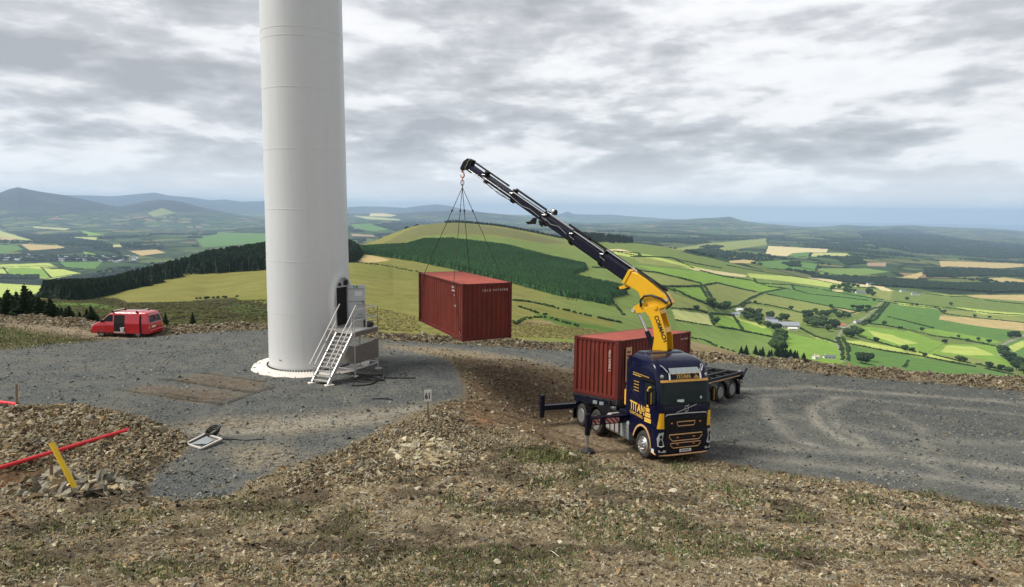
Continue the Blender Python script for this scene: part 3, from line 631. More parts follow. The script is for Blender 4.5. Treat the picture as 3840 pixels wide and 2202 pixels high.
# right: fields
for c_, p in [('hillg',[(20,170),(200,165),(420,225),(700,290),(760,310),(600,310),(300,255),(60,215)]), ('wheat',[(40,215),(120,215),(230,238),(120,240)]),
    ('yg',[(80,228),(300,250),(560,318),(860,378),(560,338),(200,268),(90,245)]), ('g3',[(190,262),(270,262),(560,330),(430,318),(240,300)]),
    ('wheat',[(540,325),(700,345),(880,372),(870,384),(700,365),(560,340)]), ('g1',[(200,310),(560,345),(900,400),(1100,450),(980,474),(700,415),(610,430),(480,385)]),
    ('g4',[(880,385),(930,390),(1150,432),(1160,455),(1100,448),(920,405)]), ('yg',[(880,360),(1060,372),(1430,402),(1620,438),(1400,448),(1060,402),(900,385)]),
    ('wheat',[(1240,385),(1440,400),(1640,432),(1600,442),(1400,415),(1260,398)]), ('g2',[(1160,435),(1400,448),(1700,520),(1690,530),(1460,503),(1165,458)]),
    ('wheat',[(1390,455),(1460,462),(1450,472),(1395,470)]), ('wheat',[(1620,430),(1700,440),(1760,465),(1700,468)]), ('g3',[(1590,450),(1750,470),(1740,520),(1600,500)]),
    ('g3',[(230,345),(480,390),(600,425),(380,437)]), ('g1',[(430,450),(600,440),(640,520),(560,515)]), ('g3',[(360,450),(640,550),(640,590),(430,572)]),
    ('pale',[(430,575),(650,605),(672,672),(450,636)]), ('g3',[(610,432),(700,420),(960,480),(830,552),(740,556),(650,512)]),
    ('g1',[(690,605),(840,632),(1020,690),(1040,746),(800,692),(685,674)]), ('yg',[(690,605),(820,618),(1000,682),(980,690),(830,640)]),
    ('g4',[(450,640),(660,677),(800,697),(1040,748),(1040,860),(850,835),(700,797),(550,750),(545,705),(470,700)]), ('brown',[(545,762),(700,805),(835,835),(900,870),(545,850)]),
    ('g2',[(1000,480),(1110,452),(1460,505),(1680,530),(1560,590),(1380,557)]), ('g3',[(890,530),(990,487),(1380,562),(1340,607),(1240,602),(1000,550)]),
    ('tan',[(1390,565),(1560,592),(1530,602),(1400,575)]), ('g3',[(870,540),(1240,607),(1200,672),(1000,622),(840,582)]),
    ('g1',[(1070,705),(1300,755),(1440,790),(1450,920),(1280,880),(1090,830)]), ('yg',[(1240,720),(1430,775),(1440,790),(1300,750)]),
    ('yg',[(1460,760),(1560,765),(1700,790),(2000,850),(2150,890),(1930,862),(1700,822),(1490,780)]), ('g2',[(1490,790),(1930,867),(2300,935),(2539,985),(2539,1040),(1640,950),(1480,900)]),
    ('g1',[(1520,690),(1600,680),(1850,705),(2060,780),(1950,840),(1760,800),(1560,740)]), ('yg',[(1600,700),(1750,730),(1900,780),(1800,790),(1650,740)]),
    ('g1',[(2070,780),(2330,790),(2380,800),(2470,920),(2300,907),(2150,882),(1960,842)]), ('yg',[(2080,790),(2250,800),(2360,850),(2200,850),(2040,830)]), ('g3',[(1980,845),(2200,860),(2460,920),(2300,905),(2150,880)]),
    ('g2',[(1720,545),(2030,575),(2050,610),(2539,700),(2420,760),(2330,787),(2100,747),(1850,692),(1610,657)]), ('g1',[(1980,690),(2300,745),(2400,770),(2330,787),(2100,747),(1900,700)]),
    ('tan',[(2040,610),(2539,655),(2539,707),(2300,682),(2030,637)]), ('g3',[(2070,580),(2400,602),(2539,625),(2539,655),(2060,602)]), ('yg',[(1780,535),(2030,568),(2060,578),(1790,548)]),
    ('yg',[(2120,560),(2400,590),(2539,600),(2539,615),(2300,605)]), ('g2',[(2420,790),(2539,750),(2539,900),(2460,880)]), ('yg',[(2440,800),(2539,760),(2539,800),(2480,830)])]:
    draw(c_, Z5(p), 0, 5.3)
for c_, p in [('tan',[(2190,490),(2539,488),(2700,500),(2700,548),(2539,540),(2300,525)]), ('wheat',[(1740,510),(1830,500),(1920,525),(1800,532)]),
    ('g3',[(1900,470),(2160,490),(2300,530),(2100,520),(1900,490)]), ('wood',[(1300,378),(1700,390),(2050,425),(2539,425),(2700,440),(2700,480),(2539,470),(2100,488),(1900,452),(1700,440),(1450,412)]),
    ('tan',[(2030,285),(2200,290),(2539,302),(2539,320),(2400,330),(2040,320)]), ('tan',[(2300,390),(2420,385),(2539,398),(2539,412),(2400,410)]),
    ('wheat',[(1005,195),(1370,215),(1360,235),(1150,240),(1120,258),(985,250)]), ('g2',[(1150,240),(1255,232),(1250,268),(1122,262)]), ('pale',[(1262,235),(1480,240),(1500,255),(1260,262)]),
    ('tan',[(770,285),(860,278),(930,284),(920,300),(780,298)]), ('pink',[(1590,295),(1715,295),(1710,320),(1600,315)]), ('tan',[(1800,385),(1930,350),(1935,370),(1900,390)]),
    ('g3',[(430,215),(640,180),(1000,150),(1000,190),(640,240)]), ('wood',[(430,235),(640,215),(720,222),(680,262),(500,250)]), ('g2',[(930,290),(1100,280),(1300,300),(1290,350),(1000,330)]), ('g4',[(1300,330),(1600,330),(1740,350),(1500,380),(1320,365)]),
    ('wood',[(1540,115),(1800,88),(2100,150),(2539,195),(2700,210),(2700,280),(2050,250),(1900,240),(1650,200)]), ('wood',[(1390,262),(1560,278),(1590,300),(1480,312)]), ('wood',[(1940,330),(2300,335),(2539,352),(2539,380),(2300,378),(1960,385)])]:
    draw(c_, Z5(p), 4.0, 8)
for c_, p in [('yg',[(-100,655),(280,640),(560,680),(340,722),(40,702)]), ('g1',[(50,640),(300,652),(340,712),(60,700)]), ('yg',[(300,655),(420,650),(560,682),(350,715)]), ('yg',[(-100,742),(380,770),(330,812),(0,850),(-200,850)]),
    ('g2',[(390,600),(700,600),(640,655),(430,642)]), ('tan',[(140,480),(400,490),(450,507),(200,527)]), ('tan',[(880,530),(1060,518),(1130,540),(960,562)]), ('g1',[(560,530),(770,575),(600,582)]),
    ('g2',[(1330,450),(1500,402),(1850,410),(1850,470),(1380,505)]), ('pale',[(-100,388),(0,390),(240,462),(0,440)]), ('tan',[(0,425),(110,445),(60,462),(0,450)]), ('g2',[(-100,485),(120,490),(160,520),(0,548)]), ('wood',[(120,410),(370,430),(700,470),(840,560),(600,500),(250,465)]),
    ('pale',[(220,360),(480,375),(440,388),(230,372)]), ('pale',[(350,435),(680,435),(640,460),(400,450)]), ('g3',[(1000,270),(1100,235),(1200,270),(1040,298)]), ('wood',[(-100,565),(300,560),(900,585),(820,600),(-100,610)]), ('pale',[(760,485),(840,485),(830,500),(770,503)]),
    ('yg',[(0,620),(330,610),(400,640),(0,645)]), ('g1',[(540,385),(720,420),(600,425)]), ('wheat',[(2440,125),(2539,125),(2530,150),(2400,150)])]:
    draw(c_, Z6(p), 4.0, 8)
for c_, p in [('wheat',[(230,125),(330,125),(480,145),(420,160),(210,155)]), ('pale',[(60,150),(240,160),(520,185),(500,195),(200,185)]), ('g2',[(40,230),(280,225),(500,270),(260,300),(60,270)]), ('wood',[(560,205),(1000,215),(800,250),(560,320),(250,240)]), ('pink',[(40,320),(250,335),(280,350),(50,345)])]:
    draw(c_, Z7(p), 4.05, 8)
lane_px = [D_([(2090,895),(2085,870),(2072,845),(2090,815),(2140,790),(2165,770),(2185,750),(2195,742)]), D_([(2539,832),(2495,850),(2480,862),(2478,880)])]
for L in lane_px:
    for i in range(len(L)-1):
        (x0, y0), (x1, y1) = L[i], L[i+1]; dx, dy = x1-x0, y1-y0; t = np.clip(((FX-x0)*dx+(FY-y0)*dy)/(dx*dx+dy*dy), 0, 1)
        q = np.hypot(FX-x0-t*dx, (FY-y0-t*dy)*1.0); w = np.clip((y0-1080)/300, .25, 1)*6.5
        k = (q < w) & (seg < 5.2); base[k, :3] = (.30, .29, .25); base[k, 3] = 1
moorw = np.clip((fz+140)/110, 0, 1)*(seg > 6.9)*np.clip((2400-FX)/300, .35, 1)
moorw = np.maximum(moorw, np.clip((fz+150)/160, 0, 1)*(seg > 8.2))
m = MatB('countryside', 0.95, 0, 0.1); v = m.coord('Object', (1, 1, 0), (0, 0, 0.35))
ca = m.attr('cover'); ka = m.attr('kind_of_land'); ks = m.N('ShaderNodeSeparateColor'); m.l.new(ka.outputs['Color'], ks.inputs[0])
vf = m.vor(1/210, v, 'F1', 0.85); m.l.new(v, vf.inputs['Vector'])
vs_ = m.N('ShaderNodeSeparateColor'); m.l.new(vf.outputs['Color'], vs_.inputs[0])
fields = m.ramp(vs_.outputs[0], [(0.0, (.075,.155,.045)), (0.16, (.12,.22,.05)), (0.34, (.20,.28,.07)), (0.5, (.055,.12,.04)), (0.66, (.30,.33,.11)), (0.8, (.10,.19,.05)), (0.88, (.40,.31,.16)), (0.95, (.20,.25,.08))], 'CONSTANT')
ve = m.vor(1/210, v, 'DISTANCE_TO_EDGE', 0.85)
hedge = m.math('LESS_THAN', ve.outputs['Distance'], 0.045)
fields = m.mix(hedge, fields, (.016, .030, .014))
wd = m.ramp(m.noise(1/850, 7, 0.62, v), [(0.53, 0.0), (0.56, 1.0)])
fields = m.mix(m.math('MULTIPLY', wd, 0.92), fields, (.018, .034, .022))
heath = m.ramp(m.noise(1/900, 7, 0.65, v), [(0.38, (.018, .016, .022)), (0.47, (.070, .048, .052)), (0.55, (.035, .042, .026)), (0.63, (.13, .10, .08))])
farc = m.mix(1.0, m.mix(ks.outputs[0], fields, heath), (.56, .50, .52), 'MULTIPLY')  # far land darkened, cloud shade put into its colour
fine = m.noise(0.9, 6, 0.7, v); mid = m.noise(0.055, 5, 0.6, v); drk = m.noise(0.16, 6, 0.7, v)
nearc = m.mix(m.math('MULTIPLY', m.ramp(mid, [(0.38, 0.0), (0.60, 1.0)]), 0.42), ca.outputs['Color'], m.mix(1.0, ca.outputs['Color'], (0.55, 0.62, 0.45), 'MULTIPLY'))
ln = m.noise(0.35, 3, .6, m.coord('Object', (.12, 1.0, 0), (0, 0, .25)))
nearc = m.mix(m.math('MULTIPLY', m.ramp(ln, [(.42, 0.0), (.60, 1.0)]), .40), nearc, m.mix(1.0, nearc, (.72, .76, .60), 'MULTIPLY'))
nearc = m.mix(m.math('MULTIPLY', m.ramp(drk, [(0.55, 0.0), (0.66, 1.0)]), m.math('MULTIPLY', ks.outputs[1], 0.75)), nearc, (.045, .042, .016))
nearc = m.mix(m.math('MULTIPLY', m.ramp(fine, [(0.45, 0.0), (0.7, 1.0)]), m.math('ADD', m.math('MULTIPLY', ks.outputs[1], 0.45), 0.12)), nearc, m.mix(1.0, nearc, (0.45, 0.50, 0.35), 'MULTIPLY'))
m.color(m.mix(ca.outputs['Alpha'], farc, nearc))
M['country'] = m.m
rough = np.clip((1.0-(seg-2.2)/1.0), 0, 1)*np.clip((2350-FX)/300, 0, 1)
hv = pip(jx, jy, Z6([(350,830),(800,846),(870,880),(1820,850),(1840,1100),(760,950)])) & (seg < 4)
rough = np.maximum(rough*0.75, hv*1.0)
kol = np.stack([moorw, rough, np.zeros_like(rough), np.ones_like(rough)], -1)
hills = grid_obj('hills', fx, fy, fz, M['country'], {'cover': base, 'kind_of_land': kol}); tag(hills, kind='structure')
def far_hit(X, Y, lo=0.3, hi=8.0):
    """photo pixel -> first point of the far terrain along the ray"""
    us0 = pray(X, Y); uu = us0[0]/us0[1]; j = int(np.clip(round((uu-us[0])/(us[1]-us[0])), 0, NC-1))
    s = (seg[:, j] >= lo) & (seg[:, j] <= hi); idx = np.nonzero(s)[0]; cy_ = FY[idx, j]; k = np.nonzero(cy_ <= Y)[0]
    i = idx[k[0]] if len(k) else idx[np.argmin(cy_)]
    return np.array([fx[i, j], fy[i, j], fz[i, j]]), (i, j)
# sea
mS_ = MatB('sea_water', 0.25, 0, 0.5); mS_.color((0.05, 0.09, 0.12, 1)); mS_.bump(mS_.noise(0.02, 3, 0.5, mS_.coord()), 0.2, 1.0); M['sea'] = mS_.m
b = MB(); b.add([(-43000, 9000, -421), (43000, 9000, -421), (43000, 42500, -421), (-43000, 42500, -421)], [(0, 1, 2, 3)]); tag(b.build('sea', 'sea'), kind='structure')

# ================================================================== wind turbine tower
TC, TR0, TZ, TAP = np.array([-10.98, 35.05]), 2.155, -8.38, 0.007
tower = empty('turbine_tower', (TC[0], TC[1], TZ), 'huge white steel wind turbine tower rising out of the picture from its round base', 'turbine tower')
prof = [(TR0-TAP*h, h) for h in (0.0, 0.3, 2, 5, 10, 20, 30, 45, 62)]
MB().lathe(prof, (0, 0, 0), (0, 0, 1), 128).build('tower_shell', 'tower', tower, smooth=True)
for k, Yd in enumerate((62, 84, 213, 368, 519, 650, 780)):
    d = pray(1140, Yd*1.51241); z = d[2]/d[1]*32.9-TZ; r = TR0-TAP*z
    MB().lathe([(r-.02, z-.028), (r+.007, z-.018), (r+.007, z+.018), (r-.02, z+.028)], (0, 0, 0), (0, 0, 1), 128).build('weld_seam', 'tower', tower, smooth=True)
MB().lathe([(2.02, -0.02), (2.30, -0.02), (2.30, 0.035), (2.02, 0.035)], (0, 0, 0), (0, 0, 1), 96).build('base_flange', 'cable', tower)
b = MB()
for k in range(96):
    a = 2*PI*(k+.5)/96; c = np.array((2.235*math.cos(a), 2.235*math.sin(a))); b.cyl((*c, 0.03), (*c, 0.155), 0.042, 8)
tag(b.build('anchor_bolts', 'cable', tower))
for a_ in (math.radians(-118), math.radians(-115.5)):
    c_ = np.array((math.cos(a_), math.sin(a_), 0)); MB().box(c_*(TR0+.004)+(0, 0, .62), (.012, .055, .045), np.array([c_, np.cross((0, 0, 1), c_), (0, 0, 1)]).T).build('marker_plate', 'cable', tower)
# door surround: an oval collar standing proud of the curved wall
DN, DT = np.array((.906, -.423, 0)), np.array((-.423, -.906, 0)); DZ = -6.07-TZ
def dp(n, t, z): return DN*n+DT*t+np.array((0, 0, DZ+z))
ov = lambda hw, hh, k: [(hw*math.copysign(abs(math.cos(a))**.8, math.cos(a)), hh*math.copysign(abs(math.sin(a))**.9, math.sin(a))) for a in (2*PI*i/k for i in range(k))]
outer, inner = ov(.80, 1.62, 48), ov(.64, 1.44, 48)
rings = []
for n_, pl in ((1.85, outer), (2.30, outer), (2.34, [(x*.97, y*.99) for x, y in outer]), (2.34, [(x*1.02, y*1.01) for x, y in inner]), (2.28, inner), (1.85, inner)):
    rings.append([dp(n_, x, 1.10+y) for x, y in pl])
MB().loft(rings, cap=False).build('door_surround', 'tower', tower, smooth=True)
b = MB(); b.prism([(x, y+1.10) for x, y in ov(.65, 1.45, 48)], dp(2.10, 0, 0), DT, (0, 0, 1), DN*0.06); b.build('door_plate', 'tower', tower)
b = MB(); b.prism([(-.46, 0.02), (.40, .02), (.40, 2.04), (-.46, 2.04)], dp(2.162, 0, 0), DT, (0, 0, 1), DN*0.02); b.build('doorway', 'shade_fill', tower)  # dark slab stands for the shade inside the tower
b = MB()
for t0, t1 in ((.40, .45), (-.51, -.46)): b.prism([(t0, 0), (t1, 0), (t1, 2.09), (t0, 2.09)], dp(2.16, 0, 0), DT, (0, 0, 1), DN*.06)
b.prism([(-.51, 2.04), (.45, 2.04), (.45, 2.09), (-.51, 2.09)], dp(2.165, 0, 0), DT, (0, 0, 1), DN*.06); b.build('door_frame', 'tower_door', tower)
# the leaf stands wide open, hinged on the far side of the opening
LA = np.array((.985, .17, 0)); h0 = dp(2.26, -.46, .03); LB = np.cross((0, 0, 1), LA)
b = MB(); b.prism([(0, 0), (.90, 0), (.90, 2.08), (0, 2.08)], h0, LA, (0, 0, 1), LB*.05); leaf = b.build('door', 'tower_door', tower, bevel=.008)
for z in (.30, 1.18, 1.86): MB().prism([(.02, z), (.88, z), (.88, z+.035), (.02, z+.035)], h0-LB*.022, LA, (0, 0, 1), LB*.02).build('door_stiffener', 'grey_box', leaf)
b = MB(); b.prism([(.30, 1.93), (.52, 1.93), (.52, 2.04), (.30, 2.04)], h0-LB*.008, LA, (0, 0, 1), LB*.006); b.build('exit_sign', 'green_sign', leaf)
b = MB(); b.prism([(.35, 1.945), (.39, 1.945), (.42, 1.99), (.39, 2.025), (.36, 2.0)], h0-LB*.012, LA, (0, 0, 1), LB*.003); b.prism([(.44, 1.97), (.50, 1.985), (.44, 2.0)], h0-LB*.012, LA, (0, 0, 1), LB*.003); b.build('running_figure_mark', 'white', leaf)
b = MB(); b.prism([(.36, 1.50), (.72, 1.50), (.72, 1.74), (.36, 1.74)], h0-LB*.008, LA, (0, 0, 1), LB*.006); b.build('notice', 'white', leaf)
b = MB(); b.prism([(.60, 1.93), (.70, 1.93), (.70, 2.03), (.60, 2.03)], h0-LB*.008, LA, (0, 0, 1), LB*.006); b.build('small_sign', 'tower_door', leaf)
b = MB(); b.tube([h0+LA*.80-LB*.06+np.array((0, 0, 1.02)), h0+LA*.80-LB*.10+np.array((0, 0, 1.08)), h0+LA*.74-LB*.10+np.array((0, 0, 1.28))], .016, 8); b.build('handle', 'cable', leaf)
b = MB(); q = dp(2.36, -.10, 2.32); b.lathe([(.12, 0), (.17, .05), (.17, .10), (.08, .16)], q, DN*.95+np.array((0, 0, -.3)), 20); b.build('door_lamp', 'cable', tower, smooth=True)
b = MB(); q = dp(2.30, .28, 2.22); b.lathe([(.07, 0), (.09, .04), (.07, .10)], q, DN, 16); b.build('vent', 'cable', tower, smooth=True)
# painted concrete plinth with a broken edge
pl = empty('concrete_base', (TC[0], TC[1], TZ+.035), 'round white concrete base slab under the turbine tower', 'base slab')
b = MB(); k = 120; rr = lambda a, r, am: r+am*(.35*math.sin(3*a+1)+.25*math.sin(7*a)+.15*math.sin(17*a+2)+(.9*math.exp(-((a-5.75)/.10)**2)))
rings = [[(rr(j*2*PI/k, R_, am)*math.cos(2*PI*j/k), rr(j*2*PI/k, R_, am)*math.sin(2*PI*j/k), z) for j in range(k)] for R_, z, am in ((3.12, -.30, .1), (3.08, -.03, .12), (2.98, 0.0, .10), (2.60, -.005+.01, .02), (2.52, .04, .0), (2.30, .045, 0), (2.0, .045, 0))]
for r_ in rings: r_[-1] = r_[-1]
b.loft(rings).build('slab', 'concrete', pl, smooth=True)
b = MB(); b.lathe([(2.14, -0.0), (2.46, 0.0), (2.44, .055), (2.14, .055)], (0, 0, 0), (0, 0, 1), 96); b.build('grout_ring', 'concrete', pl)
# ------------------------------------------------------------------ access platform with stairs
PO = np.array((TC[0], TC[1], 0))
def wp(n, t, z): return PO+DN*n+DT*t+np.array((0, 0, z))
plat = empty('access_platform', tuple(wp(3.0, 0, TZ)), 'galvanised steel platform with railings and sheet skirt at the open tower door', 'platform')
def rel(p): return np.array(p)-np.array(plat.location)
def W_(n, t, z): return rel(wp(n, t, z))
ZD = -6.07; n0, n1, t0, t1 = 2.18, 3.95, -.75, 1.16
b = MB(); b.prism([(n0, t0), (n1, t0), (n1, t1), (n0, t1)], rel(PO)+np.array((0, 0, ZD-.05)), DN, DT, (0, 0, .05)); b.build('deck', 'galv', plat)
b = MB()
for (na, ta), (nb, tb) in (((n0, t1), (n1, t1)), ((n1, t1), (n1, t0)), ((n1, t0), (n0, t0))): b.bar(W_(na, ta, ZD-.16), W_(nb, tb, ZD-.16), .05, .22)
b.build('deck_edge_beam', 'galv_dark', plat)
for na, ta in ((n1, t1), (n1, t0), (n0+.55, t1), (n0+.6, t0)):
    zz = ground_z(*wp(na, ta, 0)[:2]) if na > 3 else TZ+.03
    lg = MB().bar(W_(na, ta, zz+.03), W_(na, ta, ZD-.05), .06, .06).build('leg', 'galv', plat)
    MB().box(W_(na, ta, zz+.03), (.32, .22, .05)).build('foot_pad', 'concrete', lg)
b = MB(); b.bar(W_(n1, t1, -8.02), W_(n1, t0, -8.02), .05, .05); b.bar(W_(n0+.5, t1, -8.02), W_(n1, t1, -8.02), .05, .05); b.bar(W_(n0+.5, t0, -7.98), W_(n1, t0, -7.98), .05, .05); b.build('lower_rail', 'galv', plat)
b = MB(); b.bar(W_(n1, t0, -7.95), W_(n1, t1, -6.4), .04, .04); b.build('brace', 'galv', plat)
b = MB(); b.prism([(t0, -7.72), (t1, -7.72), (t1, -6.82), (t0, -6.72)], rel(PO)+DN*(n1+.035), DT, (0, 0, 1), DN*.012)
b.prism([(n0+.4, -7.72), (n1, -7.72), (n1, -6.82), (n0+.4, -6.75)], rel(PO)+DT*(t1+.035), DN, (0, 0, 1), DT*.012); b.build('side_sheet', 'galv_dark', plat)
def rail(pts, name='railing'):
    b = MB()
    for z in (1.08, .55): b.tube([p+np.array((0, 0, z)) for p in pts], .024, 8)
    for p in pts: b.tube([p, p+np.array((0, 0, 1.08))], .024, 8)
    return b.build(name, 'galv', plat, smooth=True)
rail([W_(n1, t1, ZD), W_(n1, (t0+t1)/2, ZD), W_(n1, t0, ZD)]); rail([W_(n1, t0, ZD), W_(n1-.8, t0, ZD), W_(n1-1.5, t0, ZD)])
MB().tube([W_(n0+.55, t1-.03, ZD), W_(n0+.55, t1-.03, ZD+1.12)], .024, 8).build('gate_post', 'galv', plat)
# stairs
st_ = empty('access_stairs', tuple(wp(3.4, 3.1, TZ)), 'steep open steel stairs with twin handrails going up to the tower door platform', 'stairs')
def S_(n, t, z): return wp(n, t, z)-np.array(st_.location)
sb, stp = (3.10, -8.34), (1.18, ZD-.02)     # (t, z) bottom and top
for n_ in (2.92, 3.90):
    MB().bar(S_(n_, sb[0], sb[1]+.02), S_(n_, stp[0], stp[1]-.05), .05, .20).build('stringer', 'galv', st_)
for i in range(12):
    f = (i+.6)/12; t_ = sb[0]+(stp[0]-sb[0])*f; z_ = sb[1]+(stp[1]-sb[1])*f
    b = MB(); b.prism([(2.945, t_-.12), (3.875, t_-.12), (3.875, t_+.12), (2.945, t_+.12)], rel(PO)*0+(PO-np.array(st_.location))+np.array((0, 0, z_)), DN, DT, (0, 0, .035)); b.build('step', 'galv', st_)
for n_ in (2.90, 3.92):
    b = MB(); z0 = lambda t_: sb[1]+(stp[1]-sb[1])*(t_-sb[0])/(stp[0]-sb[0])
    for hh, ta, tb in ((1.10, 3.25, .98), (.62, 3.0, 2.15), (.62, 2.05, 1.25)): b.tube([S_(n_, ta, z0(ta)+hh), S_(n_, tb, z0(tb)+hh)], .030, 8)
    b.build('handrail', 'galv', st_, smooth=True)
    for t_ in (2.98, 2.1, 1.3): MB().tube([S_(n_, t_, z0(t_)-.05 if t_ < 2.9 else -8.36), S_(n_, t_, z0(t_)+1.10)], .024, 8).build('handrail_post', 'galv', st_, smooth=True)
    zz = float(ground_z(*wp(n_, 3.05, 0)[:2])); q = S_(n_, 3.08, zz+.03); MB().box(q, (.42, .30, .07), np.array([[.8, -.6, 0], [.6, .8, 0], [0, 0, 1]])).build('foot_block', 'concrete', st_, bevel=.02)
# bag on the platform
bag = empty('tool_bag', tuple(wp(3.65, -.42, ZD)), 'black tool bag with a bottle lying on the tower platform behind the railing', 'bag')
b = MB(); b.lathe([(.05, 0), (.22, .04), (.26, .14), (.20, .25), (.06, .30)], (0, 0, 0), (0, 0, 1), 14); b.build('bag_body', 'cable', bag, smooth=True)
b = MB(); b.lathe([(.07, 0), (.075, .30), (.03, .38), (.03, .44)], (-.22, -.05, 0), (0, 0, 1), 12); b.build('bottle', 'cable', bag, smooth=True)
# cable heap right of the base
def tubes_obj(name, label, cat, lines, r, mat, O):
    o = empty(name, tuple(O), label, cat) if len(lines) > 1 else None
    for i, L in enumerate(lines):
        P = [np.array((x, y, ground_z(x, y)+r+h)) for x, y, h in L]
        Q = []
        for k in range(len(P)-1):
            for t in (0, .25, .5, .75):
                p0, p1, p2, p3 = P[max(k-1, 0)], P[k], P[k+1], P[min(k+2, len(P)-1)]
                Q.append(.5*(2*p1+(p2-p0)*t+(2*p0-5*p1+4*p2-p3)*t*t+(3*p1-p0-3*p2+p3)*t**3))
        Q.append(P[-1]); Q = [q-np.array(O) for q in Q]
        MB().tube(Q, r, 8).build('cable', mat, o, smooth=True)
    return o
A0 = gp_(1385, 1418)
cl = []
rr_ = random.Random(5)
for i in range(5):
    c = A0+np.array((rr_.uniform(-.5, .7), rr_.uniform(-.9, .5), 0)); L = []
    for k in range(6):
        a = i*1.3+k*.9; rad = .28+.14*k*rr_.random(); L.append((c[0]+rad*1.5*math.cos(a), c[1]+rad*math.sin(a), .03*rr_.random()+.02*i))
    cl.append(L)
cl.append([(A0[0]-.5, A0[1]-1.6, 0), (A0[0]+.3, A0[1]-1.3, .0), (A0[0]+.6, A0[1]-.6, .03)]); cl.append([(A0[0]+.2, A0[1]-.4, .1), (A0[0]+1.2, A0[1]-.1, 0), (A0[0]+2.3, A0[1]-.1, 0)])
tubes_obj('cable_heap', 'tangle of thick black cables on the gravel beside the white tower base', 'cables', cl, .034, 'cable', (A0[0], A0[1], ground_z(A0[0], A0[1])))

# ================================================================== shipping containers
CL, CW, CH = 6.058, 2.438, 2.591
def container(mat, label, marks):
    o = empty('shipping_container', mat, label, 'container')
    e = 0.0
    b = MB()
    for x in (0, CL-.16):
        for y in (0, CW-.16): b.bb(x, x+.16, y, y+.16, .12, CH-.12)
    for y in (0.015, CW-.085): b.bb(.16, CL-.16, y, y+.07, CH-.09, CH-.02); b.bb(.16, CL-.16, y, y+.07, .0+.01, .17)
    for x in (.015, CL-.115): b.bb(x, x+.10, .16, CW-.16, CH-.12, CH-.02); b.bb(x, x+.10, .16, CW-.16, .01, .17)
    b.build('frame', 'cont_frame', o, bevel=.006)
    for x in (-.003, CL-.175):
        for y in (-.003, CW-.159):
            for z in (0, CH-.115): MB().bb(x, x+.178, y, y+.162, z, z+.118).build('corner_casting', 'cont_frame', o, bevel=.008)
    def corr(n, L0, L1, depth):
        pitch = (L1-L0)/n; P = []
        for i in range(n):
            a = L0+i*pitch; P += [(a, 0), (a+pitch*.30, 0), (a+pitch*.50, depth), (a+pitch*.80, depth)]
        return P+[(L1, 0)]
    for y, s in ((.05, 1), (CW-.05, -1)):
        P = corr(22, .16, CL-.16, .045*s); b = MB(); k = len(P)
        b.add([(a, y+h, z) for z in (.17, CH-.09) for a, h in P]+[(a, y+h+.004*s, z) for z in (.17, CH-.09) for a, h in P], [(i, i+1, k+i+1, k+i) for i in range(k-1)]+[(2*k+i, 3*k+i, 3*k+i+1, 2*k+i+1) for i in range(k-1)])
        b.build('side_wall', 'cont', o)
    for x, s in ((.03, 1), (CL-.03, -1)):
        P = corr(9, .16, CW-.16, .055*s); b = MB(); k = len(P)
        b.add([(x+h, a, z) for z in (.17, CH-.12) for a, h in P]+[(x+h+.004*s, a, z) for z in (.17, CH-.12) for a, h in P], [(i, i+1, k+i+1, k+i) for i in range(k-1)]+[(2*k+i, 3*k+i, 3*k+i+1, 2*k+i+1) for i in range(k-1)])
        b.build('end_wall', 'cont', o)
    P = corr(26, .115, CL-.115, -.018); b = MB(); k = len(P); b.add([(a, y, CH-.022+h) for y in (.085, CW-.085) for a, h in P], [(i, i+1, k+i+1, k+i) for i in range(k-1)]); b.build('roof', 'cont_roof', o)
    b = MB().bb(.1, CL-.1, .09, CW-.09, .12, .15)
    for i in range(1, 14): b.bb(i*CL/14-.03, i*CL/14+.03, .09, CW-.09, .02, .12)
    b.build('floor', 'rust', o)
    for s_, size, O, A, B in marks: text(s_, size, O, A, B, 'lettering', 'text_white', o, .002)
    return o
# hanging container
_cy = 2.0356; l1 = np.array((math.cos(_cy), math.sin(_cy), 0)); w1_ = np.array((math.sin(_cy), -math.cos(_cy), 0))
B1 = np.array((-2.18, 28.56, -3.167)); O1 = B1+w1_*CW-np.array((0, 0, CH))
m1 = basis(O1, l1, -w1_, (0, 0, 1))
hang = container(m1, 'red shipping container hanging in mid-air from the crane by four wire slings', [
    ('I G L U  3 4 7 4 9 9 8', .145, (-.005, CW-.95, CH-.38), (0, -1, 0), (0, 0, 1)),
    ('IGLU', .13, (1.28, CW+.006, CH-.30), (-1, 0, 0), (0, 0, 1)), ('347499', .13, (1.28, CW+.006, CH-.46), (-1, 0, 0), (0, 0, 1)), ('8', .13, (1.00, CW+.006, CH-.64), (-1, 0, 0), (0, 0, 1)), ('22G1', .10, (.98, CW+.006, CH-1.12), (-1, 0, 0), (0, 0, 1))])
b = MB(); b.bb(.26, .36, CW-.002, CW+.006, .32, .42); b.bb(.20, .27, CW-.002, CW+.006, .12, .30); b.build('scratch_patch', 'board_tan', hang)
# container on the trailer
l2 = np.array([0.70219, 0.70976, -0.05621]); w2_ = np.array([-0.71197, 0.70052, -0.04871]); v2_ = np.cross(l2, w2_)
B2 = np.array([4.585, 27.422, -5.396]); O2 = B2-v2_*CH; m2 = basis(O2, l2, w2_, v2_)
load = container(m2, 'red shipping container standing on the trailer behind the dark blue truck', [
    ('IGLU 347500 2', .15, (-.006, .50, CH-.45), (0, 0, -1), (0, 1*-1, 0)), ('IGLU 347500 2', .11, (CL-.95, -.006, CH-.35), (1, 0, 0), (0, 0, 1))])
b = MB(); b.bb(.55, .98, -.012, .012, .75, 2.25); bd = b.build('company_board', 'board_tan', load)
for i in range(7): MB().bb(.64, .88, -.018, -.012, 2.0-i*.17, 2.08-i*.17).build('printed_line', 'cont_frame', bd)

